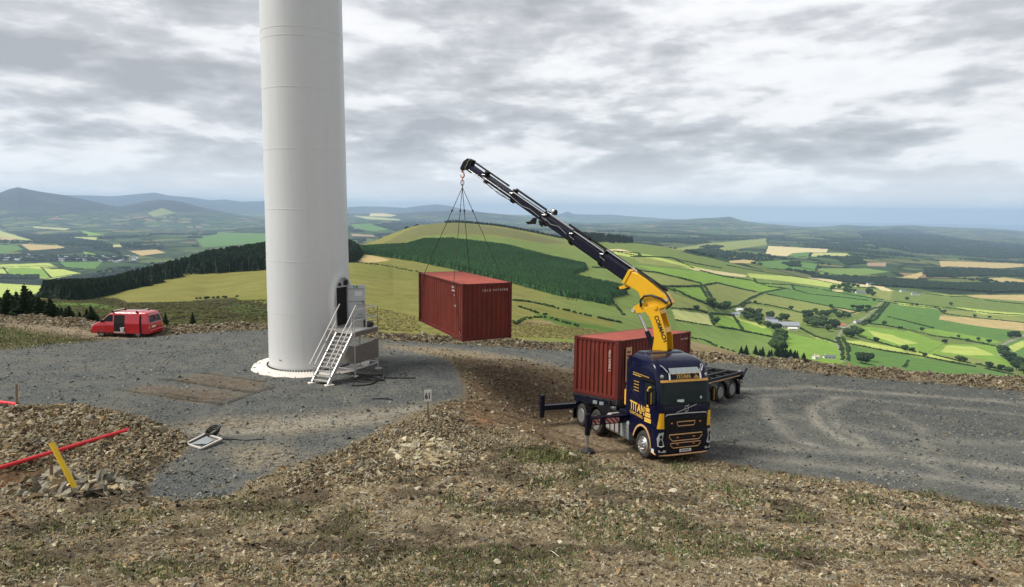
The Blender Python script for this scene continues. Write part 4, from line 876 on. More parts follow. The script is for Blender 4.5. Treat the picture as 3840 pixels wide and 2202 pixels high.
# ================================================================== crane sling
CBASE = np.array([5.75, 25.45]); CTIP = np.array([-2.45, 31.81]); cd = (CTIP-CBASE)/np.linalg.norm(CTIP-CBASE); cn = np.array((-cd[1], cd[0])); cn = cn if cn@CBASE < 0 else -cn
def CP(s, z, off=0.0): q = CBASE+cd*s+cn*off; return np.array((q[0], q[1], z))
HK = CP(10.36, 1.85)
HK = np.array((*(B1+l1*CL/2+w1_*CW/2)[:2], 1.85))
sling = empty('wire_sling', (HK[0], HK[1], 1.15), 'four leg wire rope sling between the crane hook and the hanging container', 'sling')
sl0 = np.array(sling.location)
b = MB(); b.tube([(0, 0, .30+.14*math.sin(a)) if False else (.075*math.cos(a), 0, .22+.13*math.sin(a)) for a in np.linspace(0, 2*PI, 17)], .018, 8, False); b.tube([(0, .055*math.cos(a), .06+.08*math.sin(a)) for a in np.linspace(0, 2*PI, 13)], .018, 8, False); b.build('master_link', 'sling', sling, smooth=True)
for X_, Y_ in ((0.05, 1), (CL-.05, 1), (0.05, 0), (CL-.05, 0)):
    Yf = CW+.02 if Y_ else -.02; xb_ = 1.0 if X_ < 1 else CL-1.0
    toW = lambda x, y, z: O1+l1*x-w1_*y+np.array((0, 0, z))
    p1 = np.array((0, 0, 0.0)); p2 = toW(xb_, Yf, CH+.02)-sl0; p3 = toW(X_+(.06 if X_ < 1 else -.06), Yf+(.02 if Y_ else -.02), .10)-sl0
    lg = MB().tube([p1, p2, p3], .016, 6).build('sling_leg', 'sling', sling)
    q = p1+(p2-p1)*.26; MB().lathe([(.02, -.05), (.045, -.03), (.045, .03), (.02, .05)], q, p2-p1, 8).build('shackle', 'sling', lg)

# ================================================================== wheels, truck, trailer
def wheel(parent, c, side, r=.51, w=.30, dual=False, front=False, name='wheel'):
    """c = centre of the outer tyre's outer face; axis along Y; side = -1 right, +1 left"""
    c = np.array(c, float); W0 = w*(2.05 if dual else 1.0); ax = (0, side, 0)
    pr = [(r*.60, -.015), (r*.80, .006), (r*.93, -.02), (r, -.07), (r, -w+.07), (r*.93, -w+.02), (r*.60, -w+.01)]
    if dual: pr += [(r*.60, -w-.02), (r*.93, -w-.03), (r, -w-.08), (r, -W0+.07), (r*.9, -W0), (r*.5, -W0)]
    t = MB().lathe([(a, h*1.0) for a, h in pr], c, ax, 36, closed=True); o = t.build(name, 'rubber', parent, smooth=True)
    if front: rp = [(r*.63, -.01), (r*.60, .004), (r*.57, -.03), (r*.54, -.05), (r*.46, -.02), (r*.40, .045), (r*.30, .06), (r*.29, .05), (r*.20, .05), (r*.19, .10), (r*.10, .12), (.001, .12)]
    else: rp = [(r*.63, -.01), (r*.60, .004), (r*.56, -.06), (r*.54, -.17), (r*.46, -.20), (r*.30, -.17), (r*.28, -.10), (r*.20, -.07), (.001, -.06)]
    rim = MB().lathe(rp, c, ax, 36).build('rim', 'alu' if front else 'rim', o, smooth=True)
    if not front: MB().lathe([(r*.26, -.17), (r*.24, -.05), (r*.16, -.03), (.001, -.03)], c, ax, 18).build('hub', 'chassis', rim, smooth=True)
    b = MB()
    for k in range(10):
        a = 2*PI*k/10; rr = r*.34; h = .062 if front else -.16; q = c+np.array((rr*math.cos(a), side*h, rr*math.sin(a))); b.cyl(q, q+np.array((0, side*.04, 0)), .017, 6)
    for k in range(10):
        a = 2*PI*(k+.5)/10; rr = r*.465; q = c+np.array((rr*math.cos(a), side*(-.026 if front else -.198), rr*math.sin(a))); 
    b.build('wheel_nuts', 'chrome', rim)
    return o
yw = math.radians(-68.5)
Fh = np.array((math.cos(yw), math.sin(yw), 0)); Ft = Fh-PN*(Fh@PN); Ft /= np.linalg.norm(Ft); Lt = np.cross(PN, Ft)
OT = np.array((6.02, 24.02, 0.0)); OT[2] = (P0@PN-OT[:2]@PN[:2])/PN[2]
MT = basis(OT, Ft, Lt, PN); MTi = MT.inverted()
truck = empty('crane_truck', MT, 'dark blue truck tractor with yellow trim and a yellow folding crane behind its cab', 'truck')
CAB_FIT = True
def B_(): return MB()
def rrect(z, xb, xf, hw, rf, rb=.06, k=6):
    P = []
    for cx_, cy_, r_, a0 in ((xf-rf, hw-rf, rf, 0), (xb+rb, hw-rb, rb, PI/2), (xb+rb, -hw+rb, rb, PI), (xf-rf, -hw+rf, rf, 1.5*PI)):
        for i in range(k+1):
            a = a0+PI/2*i/k; P.append((cx_+r_*math.cos(a), cy_+r_*math.sin(a), z))
    return P
CAB = [(1.24, -.92, 1.405, 1.25, .26), (1.60, -.93, 1.41, 1.25, .27), (1.86, -.93, 1.40, 1.25, .27), (2.05, -.93, 1.355, 1.248, .28), (2.45, -.93, 1.26, 1.243, .29), (2.75, -.93, 1.18, 1.238, .30),
       (3.02, -.93, 1.09, 1.235, .30), (3.22, -.93, .99, 1.228, .30), (3.42, -.93, .84, 1.21, .30), (3.60, -.93, .60, 1.18, .30), (3.74, -.92, .30, 1.12, .28), (3.83, -.90, .0, 1.03, .26), (3.87, -.84, -.20, .90, .22)]
def cabx(z):  # front face x at height z
    zs = [c[0] for c in CAB]; return float(np.interp(z, zs, [c[2] for c in CAB]))
def cabw(z): return float(np.interp(z, [c[0] for c in CAB], [c[3] for c in CAB]))
cab = MB().loft([rrect(*c[:1], c[1], c[2], c[3], c[4]) for c in CAB]).build('cab', 'navy', truck, smooth=True)
# front bumper block and wheel-arch side panels
MB().loft([rrect(z, .70, xf, hw, .24, .04) for z, xf, hw in ((.36, 1.33, 1.22), (.42, 1.40, 1.25), (.80, 1.43, 1.25), (1.23, 1.412, 1.25))]).build('front_bumper', 'navy', truck, smooth=True)
arc = lambda r, z0, a0, a1, k, cx=0: [(cx+r*math.cos(math.radians(a0+(a1-a0)*i/k)), z0+r*math.sin(math.radians(a0+(a1-a0)*i/k))) for i in range(k+1)]
for s in (-1, 1):
    y = 1.247*s
    P = [(.72, 1.235), (-.92, 1.235), (-.92, .78), (-.62, .78)]+arc(.64, .56, 160, 8, 14)[0:]+[(.72, .62)]
    B_().prism(P, (0, y, 0), (1, 0, 0), (0, 0, 1), (0, -.16*s, 0)).build('wheel_arch_panel', 'navy', truck)
    ring = arc(.645, .56, 165, -5, 18)+arc(.585, .56, -5, 165, 18); B_().prism(ring, (0, y+.015*s, 0), (1, 0, 0), (0, 0, 1), (0, -.05*s, 0)).build('wheel_arch_trim', 'trim_warm', truck)
    B_().prism(arc(.60, .56, 175, 0, 14)+arc(.56, .56, 0, 175, 14), (0, y, 0), (1, 0, 0), (0, 0, 1), (0, -.36*s, 0)).build('mudguard', 'black', truck)
# windscreen follows the curved front
def front_patch(z0, z1, hw, off, nz=6, ny=16, hwt=None):
    b = MB(); vs = []
    for i in range(nz+1):
        z = z0+(z1-z0)*i/nz; h_ = hw+((hwt or hw)-hw)*i/nz; W = cabw(z); rf = .28
        for j in range(ny+1):
            y = -h_+2*h_*j/ny; e = max(0, abs(y)-(W-rf)); x = cabx(z)-rf+math.sqrt(max(0, rf*rf-e*e)); n_ = np.array((math.sqrt(max(0, 1-(e/rf)**2)), math.copysign(e/rf, y), 0.0))
            vs.append(np.array((x, y, z))+n_*off)
    b.add(vs, [(i*(ny+1)+j, i*(ny+1)+j+1, (i+1)*(ny+1)+j+1, (i+1)*(ny+1)+j) for i in range(nz) for j in range(ny)]); return b
ws = front_patch(1.90, 2.70, 1.14, .010, 8, 22).build('windscreen', 'glass', truck, smooth=True)
front_patch(1.955, 2.03, .0, .0, 1, 1)
for y0, y1, z0, z1, sl_k in ((-.42, -.10, 1.97, 2.07, 0), (.66, .98, 2.06, 2.15, 0)):
    b = MB(); x = cabx((z0+z1)/2)+.016; b.add([(cabx(z0)+.018-(0.03 if abs(y) > .9 else 0), y, z0) for y in (y0, y1)]+[(cabx(z1)+.018-(0.03 if abs(y) > .9 else 0), y, z1) for y in (y1, y0)], [(0, 1, 2, 3)]); b.build('windscreen_paper', 'paper', ws)
B_().bb(cabx(1.9)-.02, cabx(1.9)+.03, -1.05, 1.05, 1.865, 1.90).build('windscreen_lower_trim', 'black', truck)
for s, z in ((-1, 0), (1, 0)):
    b = MB(); b.tube([(cabx(1.95)+.03, .25*s+.15, 1.93), (cabx(2.0)+.03, .25*s-.35, 2.02)], .012, 6); b.build('wiper', 'black', truck)
front_patch(2.725, 2.83, 1.10, .030, 2, 20).build('yellow_front_strip', 'yellow_trim', truck, smooth=True)
sg = front_patch(2.86, 3.10, .66, .075, 3, 6).build('name_sign', 'navy_dull', truck)
sx_ = cabx(2.98)+.10
tilt = np.array((cabx(3.10)-cabx(2.86), 0, .24)); tilt /= np.linalg.norm(tilt)
text('TITAN', .20, (cabx(2.92)+.085, -.42, 2.915), (0, 1, 0), tilt, 'lettering', 'text_yellow', truck, .006, bold=.006, squash=1.15)
text('CONTAINERS', .075, (cabx(2.87)+.085, -.42, 2.862), (0, 1, 0), tilt, 'lettering', 'text_yellow', truck, .004, squash=1.5)
b = MB()
for i, (w_, z_) in enumerate(((.26, 2.87), (.22, 2.91), (.15, 2.95), (.09, 2.99), (.05, 3.03), (.04, 3.07))): b.bb(cabx(z_)+.082, cabx(z_)+.092, .52-w_/2, .52+w_/2, z_, z_+.026)
b.build('stacked_logo', 'text_yellow', truck)
for s in (-1, 1):
    b = MB(); b.tube([(cabx(2.84)+.08, .72*s, 2.84), (cabx(3.0)+.09, .72*s, 3.0), (cabx(3.14)+.10, .71*s, 3.14)], .035, 8); b.build('sign_bracket', 'chrome', truck, smooth=True)
    b = MB(); b.tube([(cabx(3.16)+.10, .78*s, 3.17), (cabx(3.40)+.10, .93*s, 3.42), (cabx(3.5)-.1, .97*s, 3.50)], .030, 8); b.build('roof_bar', 'chrome', truck, smooth=True)
    b = MB(); b.lathe([(.05, -.03), (.075, 0), (.075, .03), (.02, .05)], (cabx(2.98)-.02, 1.02*s, 2.99), (1, .5*s, 0), 12); b.build('roof_lamp', 'lamp_glass', truck, smooth=True)
# smoked sun visor with a scalloped lower edge
b = MB(); k = 24; vs = []
for j in range(k+1):
    y = -.72+1.44*j/k; sc_ = .012*math.cos(j*PI/2); vs += [(cabx(3.12)+.22, y, 3.10+sc_), (cabx(3.30)+.02, y*.93, 3.36)]
b.add(vs, [(2*j, 2*j+2, 2*j+3, 2*j+1) for j in range(k)]); vo = b.build('sun_visor', 'grey_box', truck); sm_ = vo.modifiers.new('solid', 'SOLIDIFY'); sm_.thickness = .015
b = MB(); b.tube([(cabx(3.12)+.225, -.72+1.44*j/k, 3.10+.012*math.cos(j*PI/2)) for j in range(k+1)], .012, 5); b.build('visor_trim', 'trim_warm', truck)
# roof: raised air deflector edge and hatch
MB().loft([rrect(z, xb, xf, hw, .2, .05) for z, xb, xf, hw in ((3.86, -.88, -.25, .98), (3.91, -.88, -.32, .95), (3.94, -.86, -.40, .90))]).build('roof_fairing', 'navy', truck, smooth=True)
for s in (-1, 1): B_().prism([(-.93, 1.30), (-1.22, 1.30), (-1.22, 3.35), (-1.05, 3.70), (-.93, 3.72)], (0, 1.22*s, 0), (1, 0, 0), (0, 0, 1), (0, -.04*s, 0)).build('side_fairing', 'navy', truck, bevel=.01)
# front details
fx_ = lambda z, y=0: (1.43 if z < 1.22 else cabx(z))-max(0, abs(y)-.97)*.0
B_().bb(1.395, 1.425, -.92, .92, .50, 1.16).build('grille', 'black', truck, bevel=.02)
B_().bb(1.38, 1.418, -.98, .98, 1.19, 1.52).build('upper_grille', 'black', truck, bevel=.02)
def outline(y0, y1, z0, z1, x, r, ins, name='grille_outline', mat='trim_warm'):
    P = [(x, y0, z1), (x, y1, z1), (x, y1+.0, (z0+z1)/2+.02), (x, y1-ins, z0), (x, y0+ins, z0), (x, y0, (z0+z1)/2+.02), (x, y0, z1)]
    return MB().tube(P, r, 6).build(name, mat, truck)
outline(-.76, .76, .885, 1.07, 1.440, .016, .14); outline(-.70, .70, .625, .80, 1.440, .016, .12); outline(-.42, .42, 1.30, 1.41, 1.430, .012, .05)
for z in (.74, .98):
    for y in (-.38, .38): B_().bb(1.425, 1.45, y-.05, y+.05, z-.015, z+.015).build('marker_lamp', 'orange_lamp', truck)
for y in (-.66, .66): B_().bb(1.415, 1.435, y-.045, y+.045, 1.37, 1.40).build('marker_lamp', 'orange_lamp', truck)
b = MB(); b.tube([(1.43, -.95, 1.575), (1.455, -.90, 1.62), (1.465, 0, 1.635), (1.455, .90, 1.62), (1.43, .95, 1.575)], .018, 8); b.build('chrome_bar', 'alu', truck, smooth=True)
b = MB(); b.tube([(1.425, -.46, 1.66), (1.425, .46, 1.86)], .012, 6); b.tube([(1.43, .085*math.cos(a), 1.76+.085*math.sin(a)) for a in np.linspace(0, 2*PI, 19)], .012, 6, False); b.tube([(1.43, .06, 1.82), (1.43, .11, 1.88), (1.43, .06, 1.88)], .009, 5); b.build('round_arrow_badge', 'alu', truck)
B_().bb(1.40, 1.44, -.27, .27, .455, .565).build('number_plate', 'white', truck)
b = MB()
for i in range(7): b.bb(1.441, 1.444, -.20+i*.058, -.165+i*.058, .48, .54)
b.build('plate_characters', 'sign_black', truck)
b = MB(); b.tube([(.72, -1.262, .44), (1.05, -1.262, .40), (1.32, -1.10, .375), (1.42, -.8, .37), (1.435, 0, .37), (1.42, .8, .37), (1.32, 1.10, .375), (1.05, 1.262, .40)], .028, 8); b.build('lower_lip', 'trim_warm', truck, smooth=True)
for s in (-1, 1):
    # headlamp: slanted wedge wrapping the corner
    P = [(1.05, .74), (1.22, .70), (1.28, .78), (1.245, 1.10), (1.15, 1.19), (1.02, 1.17)]
    def corner(y, off=.012):
        e = max(0, y-(1.25-.24)); x = 1.43-.24+math.sqrt(max(0, .24**2-min(e, .235)**2)); return x+off
    lampq = [(1.02, 1.16), (1.19, 1.13), (1.243, .98), (1.225, .72), (1.06, .70), (.99, .76), (1.06, .95)]
    b = MB(); n_ = len(lampq); b.add([(corner(y, .02), y*s*1.005, z) for y, z in lampq]+[(corner(y, -.05), y*s*.99, z) for y, z in lampq], [tuple(range(n_))]+[(i, (i+1) % n_, n_+(i+1) % n_, n_+i) for i in range(n_)])
    hl = b.build('headlight', 'lamp_glass', truck)
    for (yy, zz, rr) in ((1.13, 1.03, .055), (1.14, .86, .060)): MB().lathe([(rr, 0), (rr*.9, .02), (rr*.5, .005), (.01, .0)], (corner(yy, .02), yy*s, zz), (1, .7*s, 0), 14).build('reflector', 'black', hl)
    MB().tube([(corner(1.0, .03), 1.0*s, .735), (corner(1.12, .03), 1.12*s, .705), (corner(1.225, .03), 1.23*s, .73), (corner(1.24, .03), 1.25*s, 1.0)], .014, 6).build('day_running_strip', 'white', hl)
    b = MB(); b.add([(corner(y, .022), y*s*1.003, z) for y, z in ((.92, .49), (1.20, .50), (1.215, .58), (.90, .57))], [(0, 1, 2, 3)]); b.build('fog_lamp', 'lamp_glass', truck)
    b = MB(); b.box((.86, 1.256*s, .50), (.26, .012, .12)); b.build('step_light', 'paper', truck)
    # yellow corner panel
    q = [(1.00, 1.25), (1.235, 1.22), (1.245, 1.40), (1.10, 1.66), (1.01, 1.64)]
    def cc(y, z): e = max(0, y-(1.25-.27)); return cabx(z)-.27+math.sqrt(max(0, .27**2-min(e, .262)**2))
    b = MB(); rows_ = []
    for i in range(7):
        f = i/6; z = 1.25+(1.66-1.25)*f; ya, yb = .985+.03*f, 1.243-.055*f
        rows_.append([(cc(y, z)+.008, y*s*1.006, z) for y in np.linspace(ya, yb, 6)])
    b.add([p for r_ in rows_ for p in r_], [(i*6+j, i*6+j+1, (i+1)*6+j+1, (i+1)*6+j) for i in range(6) for j in range(5)]); b.build('corner_deflector', 'yellow', truck, smooth=True)
    # side window
    y = 1.243*s
    B_().prism([(.12, 1.92), (1.00, 1.92), (.93, 2.55), (.62, 2.62), (.12, 2.62)], (0, y+.010*s, 0), (1, 0, 0), (0, 0, 1), (0, -.006*s, 0)).build('side_window', 'glass', truck)
    b = MB(); b.tube([(.02, y+.008*s, .95+.30), (.02, y+.008*s, 2.68), (.98, y+.008*s, 2.68)], .006, 5); b.tube([(-.9, y+.004*s, 2.20), (-.3, y+.004*s, 1.90), (.35, y+.006*s, 1.50), (1.05, y+.003*s, 1.30)], .005, 5); b.build('body_line', 'navy_dull', truck)
    B_().box((.02+.12, y+.02*s, 1.55), (.16, .03, .03)).build('door_handle', 'chrome', truck)
    # mirrors
    mi = B_().box((.98, 1.48*s, 2.14), (.14, .18, .58)).build('mirror', 'black', truck, bevel=.04)
    B_().prism([(.87, 1.62*s), (.93, 1.62*s), (.93, 1.40*s), (.87, 1.40*s)], (0, 0, 1.90), (1, 0, 0), (0, 1, 0), (0, 0, .50)).build('mirror_rear_glass', 'glass', mi)
    b = MB(); b.bar((1.065, 1.48*s, 1.92), (1.065, 1.48*s, 2.36), .014, .04); b.build('mirror_stripe', 'yellow_trim', mi)
    MB().bar((1.02, 1.20*s, 2.48), (.98, 1.50*s, 2.42), .05, .05).build('mirror_arm', 'black', mi); MB().bar((1.02, 1.20*s, 1.90), (.98, 1.48*s, 1.90), .04, .04).build('mirror_arm', 'black', mi)
    B_().prism([(-.15, 2.70), (.95, 2.72), (.88, 2.82), (-.10, 2.80)], (0, 1.235*s, 0), (1, 0, 0), (0, 0, 1), (0, .10*s, 0)).build('window_visor', 'black', truck)
    # steps
    B_().bb(-.60, -.64, 0, 0.01, .4, .41)
    wheel(truck, (0, 1.20*s, .51), s, .51, .32, front=True)
    wheel(truck, (-3.58, 1.23*s, .51), s, .51, .29, dual=True); wheel(truck, (-4.94, 1.23*s, .51), s, .51, .29, dual=True)
    for xx in (-3.58, -4.94): B_().prism(arc(.64, .51, 172, 8, 14, xx)+arc(.61, .51, 8, 172, 14, xx), (0, 1.25*s, 0), (1, 0, 0), (0, 0, 1), (0, -.62*s, 0)).build('rear_fender', 'black', truck)
    B_().bb(-5.66, -5.63, min(.65*s, 1.25*s), max(.65*s, 1.25*s), .22, .95).build('mud_flap', 'black', truck)
# lettering on the right door
yS = -1.262
text('TITAN', .35, (-.86, yS, 1.52), (1, 0, -.05), (.02, 0, 1), 'lettering', 'text_yellow', truck, .003, bold=.008)
text('CONTAINERS', .115, (-.86, yS, 1.40), (1, 0, -.05), (.02, 0, 1), 'lettering', 'text_yellow', truck, .003, squash=1.25)
b = MB()
for i, (x0, x1, z) in enumerate(((.15, .60, 1.32), (.15, .60, 1.38), (.18, .54, 1.46), (.18, .54, 1.52), (.22, .48, 1.60), (.22, .48, 1.66), (.27, .41, 1.74), (.27, .41, 1.80), (.29, .39, 1.88))):
    b.bb(x0, x1, yS-.003, yS+.003, z, z+.05)
b.bb(.30, .38, yS-.014, yS-.008, 1.93, 2.35); b.build('stacked_logo', 'text_yellow', truck)
b = MB(); b.tube([(.34, -1.275, 1.95), (.36, -1.275, 2.32), (.42, -1.275, 2.45), (.58, -1.275, 2.50)], .035, 6); b.build('logo_hook_stroke', 'text_yellow', truck)
for i in range(13): pass
b = MB()
for i in range(13): b.bb(-.72+i*.085, -.66+i*.085, -1.250, -1.240, 2.88-i*.004, 2.908-i*.004)
b.build('small_print', 'text_yellow', truck); b = MB()
for i in range(11): b.bb(-.70+i*.10, -.63+i*.10, -1.256, -1.246, 2.78-i*.004, 2.825-i*.004)
b.build('small_print', 'text_yellow', truck)
for r_ in range(4):
    b = MB()
    for i in range(4): b.bb(-.62+i*.09, -.56+i*.09, -1.262, -1.250, 2.52-r_*.12, 2.545-r_*.12)
    b.build('small_print', 'text_yellow', truck)
# chassis, tanks, cab rear gear
b = MB()
for s in (-1, 1): b.bb(-5.6, .6, .36*s-.05, .36*s+.05, .72, 1.0)
for x in (-1.2, -2.2, -3.0, -4.3, -5.5): b.bb(x-.06, x+.06, -.4, .4, .76, .96)
for x in (0, -3.58, -4.94): b.cyl((x, -.95, .51), (x, .95, .51), .09, 10)
b.build('chassis_frame', 'chassis', truck)
for s in (-1, 1):
    bx = MB().loft([[(x, y*s, z) for y, z in ((1.22, .46), (1.22, 1.02), (1.16, 1.08), (.62, 1.08), (.62, .40), (1.16, .40))] for x in (-.98, -1.60)]).build('battery_box', 'grey_box', truck, bevel=.02)
    b = MB(); 
    for z in (.6, .74, .88): b.bb(-1.55, -1.03, min(1.222*s, 1.232*s), max(1.222*s, 1.232*s), z, z+.015)
    b.build('box_rib', 'galv', bx)
    tk = MB().loft([[(x, y*s, z) for y, z in ((1.20, .52), (1.21, .95), (1.10, 1.06), (.60, 1.06), (.60, .38), (1.10, .40))] for x in (-1.70, -2.85)]).build('fuel_tank', 'tank', truck, bevel=.04)
    b = MB()
    for x in (-1.74, -2.08, -2.44, -2.80): b.prism([(1.222, .50), (1.232, .95), (1.11, 1.085), (.60, 1.085), (.60, 1.062), (1.10, 1.062), (1.21, .95), (1.205, .50)], (x, 0, 0), (0, s, 0), (0, 0, 1), (.05, 0, 0))
    b.build('tank_strap', 'black', tk)
MB().loft([[(x, y, z) for y, z in ((.45, 1.0), (.45, 1.28), (-.45, 1.28), (-.45, 1.0))] for x in (-3.7, -4.9)]).build('fifth_wheel', 'chassis', truck, bevel=.02)
b = MB(); b.bb(-1.95, -1.15, -.55, .55, 1.0, 1.62); b.bb(-1.85, -1.2, -1.15, -.55, 1.05, 1.35); b.build('crane_base', 'navy_dull', truck, bevel=.03)
b = MB(); b.cyl((-1.12, -.98, 1.1), (-1.12, -.98, 2.75), .07, 12); b.tube([(-1.12, -.98, 2.7), (-1.12, -1.02, 2.9), (-1.16, -1.1, 2.98)], .05, 10); b.build('exhaust_stack', 'alu', truck, smooth=True)
B_().bb(-1.34, -1.24, -1.22, -1.05, 1.55, 2.05).build('warning_label', 'yellow_trim', truck)
b = MB()
for i, (x, y, z, d) in enumerate(((-1.3, -.9, 1.5, .25), (-1.35, -.75, 1.95, .2), (-1.28, -1.0, 2.25, .16), (-1.5, -.8, 1.35, .3), (-1.3, .8, 1.6, .3), (-1.35, .9, 2.1, .2))): b.box((x, y, z), (d, d*.8, d*.9))
b.build('control_valves', 'chassis', truck, bevel=.01)
for k, (y0, z0) in enumerate(((-.85, 1.7), (-.7, 1.6), (-.9, 2.2))):
    B_().tube([(-1.2, y0, z0), (-1.5, y0-.15, z0-.25-.1*k), (-1.7, y0, z0-.1), (-1.6, y0+.3, z0+.25)], .022, 6).build('hose', 'cable', truck, smooth=True)
# stabilisers
CAB_FIT = False
for s in (-1, 1):
    be = B_().bb(-1.50, -1.20, min(.5*s, 2.72*s), max(.5*s, 2.72*s), 1.06, 1.36).build('outrigger_beam', 'navy_dull', truck, bevel=.015)
    B_().bb(-1.195, -1.188, min(1.45*s, 2.05*s), max(1.45*s, 2.05*s), 1.10, 1.30).build('striped_marker', 'stripes', be)
    B_().bb(-1.195, -1.188, min(2.30*s, 2.62*s), max(2.30*s, 2.62*s), 1.10, 1.30).build('striped_marker', 'stripes', be)
    jk = MB().bb(-1.44, -1.27, min(2.66*s, 2.83*s), max(2.66*s, 2.83*s), .66, 1.50).build('outrigger_leg', 'navy_dull', truck, bevel=.02)
    B_().cyl((-1.35, 2.74*s, .10), (-1.35, 2.74*s, .70), .052, 14).build('jack_ram', 'alu', jk, smooth=True)
    MB().lathe([(.06, .16), (.16, .10), (.26, .06), (.28, .0), (.27, -.02)], (-1.35, 2.74*s, 0.03), (0, 0, 1), 22).build('jack_foot', 'chassis', jk, smooth=True)
    b = MB(); b.tube([(-1.2, 2.7*s, 1.45), (-1.12, 2.5*s, 1.2), (-1.15, 2.75*s, .85)], .018, 6); b.tube([(-1.2, 2.6*s, 1.5), (-1.1, 2.3*s, 1.45), (-1.15, 1.9*s, 1.40)], .018, 6); b.build('hydraulic_hose', 'cable', jk, smooth=True)
    b = MB(); b.bb(-5.55, -5.30, min(.5*s, 2.78*s) if s < 0 else .5, max(.5*s, 2.78*s) if s < 0 else 1.25, .74, .96); rb = b.build('rear_outrigger_beam', 'navy_dull', truck, bevel=.015)
    if s < 0: MB().bb(-5.52, -5.34, -2.92, -2.74, .42, 1.42).build('rear_outrigger_leg', 'navy_dull', truck, bevel=.02)
rl = B_().bb(-1.30, -1.22, 2.82, 2.90, 1.52, 1.72).build('red_marker_lamp', 'red_lamp', truck, bevel=.02)
# ------------------------------------------------------------------ crane (parts of the truck)
CN3, CD3 = np.array((*cn, 0)), np.array((*cd, 0)); ZU = np.array((0, 0, 1.0))
def plate(poly, off, th, name, mat, parent=None, bevel=.008):
    return MB().prism(poly, CP(0, 0, off), CD3, ZU, CN3*th).build(name, mat, parent or truck, bevel=bevel, xf=MTi)
MB().cyl(CP(-.05, -8.0), CP(-.20, -5.3), .30, 24).build('crane_column', 'navy_dull', truck, smooth=True, xf=MTi)
armP = [(.10, -5.75), (.03, -5.2), (-.02, -4.85), (.04, -4.45), (.20, -4.05), (.42, -3.82), (.46, -3.72), (.28, -3.60), (-.02, -3.56), (-.16, -3.66), (-.36, -4.2), (-.54, -4.72), (-.58, -5.2), (-.58, -5.75)]
for off, th in ((.23, .05), (-.28, .05)): arm = plate(armP, off, th, 'crane_arm_plate', 'yellow')
text('CORMACH', .245, tuple(MTi @ Vector(CP(.02, -3.98, .284))), (MTi.to_3x3() @ Vector(CD3*-.42+ZU*-.90)), (MTi.to_3x3() @ Vector(CD3*-.90+ZU*.42)), 'lettering', 'sign_black', truck, .004, bold=.007, squash=.88)
plate([(.10, -5.75), (.03, -5.2), (-.02, -4.85), (.04, -4.45), (.30, -3.95), (.20, -3.95), (-.06, -4.45), (-.12, -4.85), (-.08, -5.2), (0, -5.75)], -.23, .46, 'crane_arm_web', 'yellow')
plate([(-.20, -4.30), (-.44, -4.42), (-.50, -4.58), (-.26, -4.62)], -.23, .46, 'crane_arm_crosspiece', 'yellow')
plate([(.06, -3.62), (-.20, -3.70), (-.26, -3.86), (.1, -3.9)], -.23, .46, 'crane_arm_head', 'yellow')
# linkage ears and lift cylinder
for off in (.20, -.25): plate([(.96, -3.93), (1.0, -3.82), (.92, -3.70), (.62, -3.48), (.50, -3.52), (.62, -3.72), (.30, -3.62), (.20, -3.76), (.55, -3.90), (.80, -3.94)], off, .05, 'lift_link', 'yellow')
rod = MB().cyl(CP(.90, -3.82), CP(.42, -4.72), .052, 14).build('lift_cylinder_rod', 'chrome', truck, smooth=True, xf=MTi)
MB().tube([CP(.44, -4.66), CP(.40, -4.74), CP(.02, -5.42)], [.085, .10, .10], 16).build('lift_cylinder', 'navy_dull', truck, smooth=True, xf=MTi)
MB().cyl(CP(.94, -3.84, -.30), CP(.94, -3.84, .30), .075, 14).build('link_pin', 'galv', truck, smooth=True, xf=MTi)
MB().cyl(CP(-.02, -3.62, -.32), CP(-.02, -3.62, .32), .085, 14).build('elbow_pin', 'yellow', truck, smooth=True, xf=MTi)
# main boom
a2 = np.array((.878, .4786)); n2 = np.array((-.4786, .878)); R0 = np.array((1.235, -2.545))
def AX(t, h=0.0, off=0.0): q = R0+a2*t+n2*h; return CP(q[0], q[1], off)
boomP = [(1.40, -2.80), (1.10, -2.30), (.80, -2.36), (.40, -2.58), (-.41, -3.14), (-.62, -3.42), (-.40, -3.60), (-.10, -3.72), (.22, -3.66), (.40, -3.52), (.62, -3.38), (.76, -3.10), (1.0, -2.98)]
plate(boomP, -.24, .48, 'boom_base', 'yellow', bevel=.03)
bp = MB()
for t in (-.10, .0): pass
bp.prism([(x*1.0, y*1.0) for x, y in [(a2*0-n2*.31)+R0, (a2*0+n2*.31)+R0, (a2*.13+n2*.31)+R0, (a2*.13-n2*.31)+R0]], CP(0, 0, -.27), CD3, ZU, CN3*.54); bp.build('boom_collar', 'yellow', truck, bevel=.01, xf=MTi)
plate([(1.42, -2.86), (1.30, -2.98), (1.62, -3.06), (1.72, -2.98)], .12, .05, 'boom_bracket', 'yellow'); plate([(1.42, -2.86), (1.30, -2.98), (1.62, -3.06), (1.72, -2.98)], -.17, .05, 'boom_bracket', 'yellow')
MB().cyl(CP(1.70, -3.02, -.2), CP(1.70, -3.02, .2), .055, 10).build('bracket_pin', 'black', truck, xf=MTi)
MB().cyl(CP(1.36, -3.02, -.12), CP(1.36, -3.02, .12), .05, 10).build('bracket_pin', 'black', truck, xf=MTi)
bounds = [0.05, 1.50, 3.20, 4.80, 6.85, 8.70, 9.78]; hs = [.54, .49, .44, .385, .34, .29]
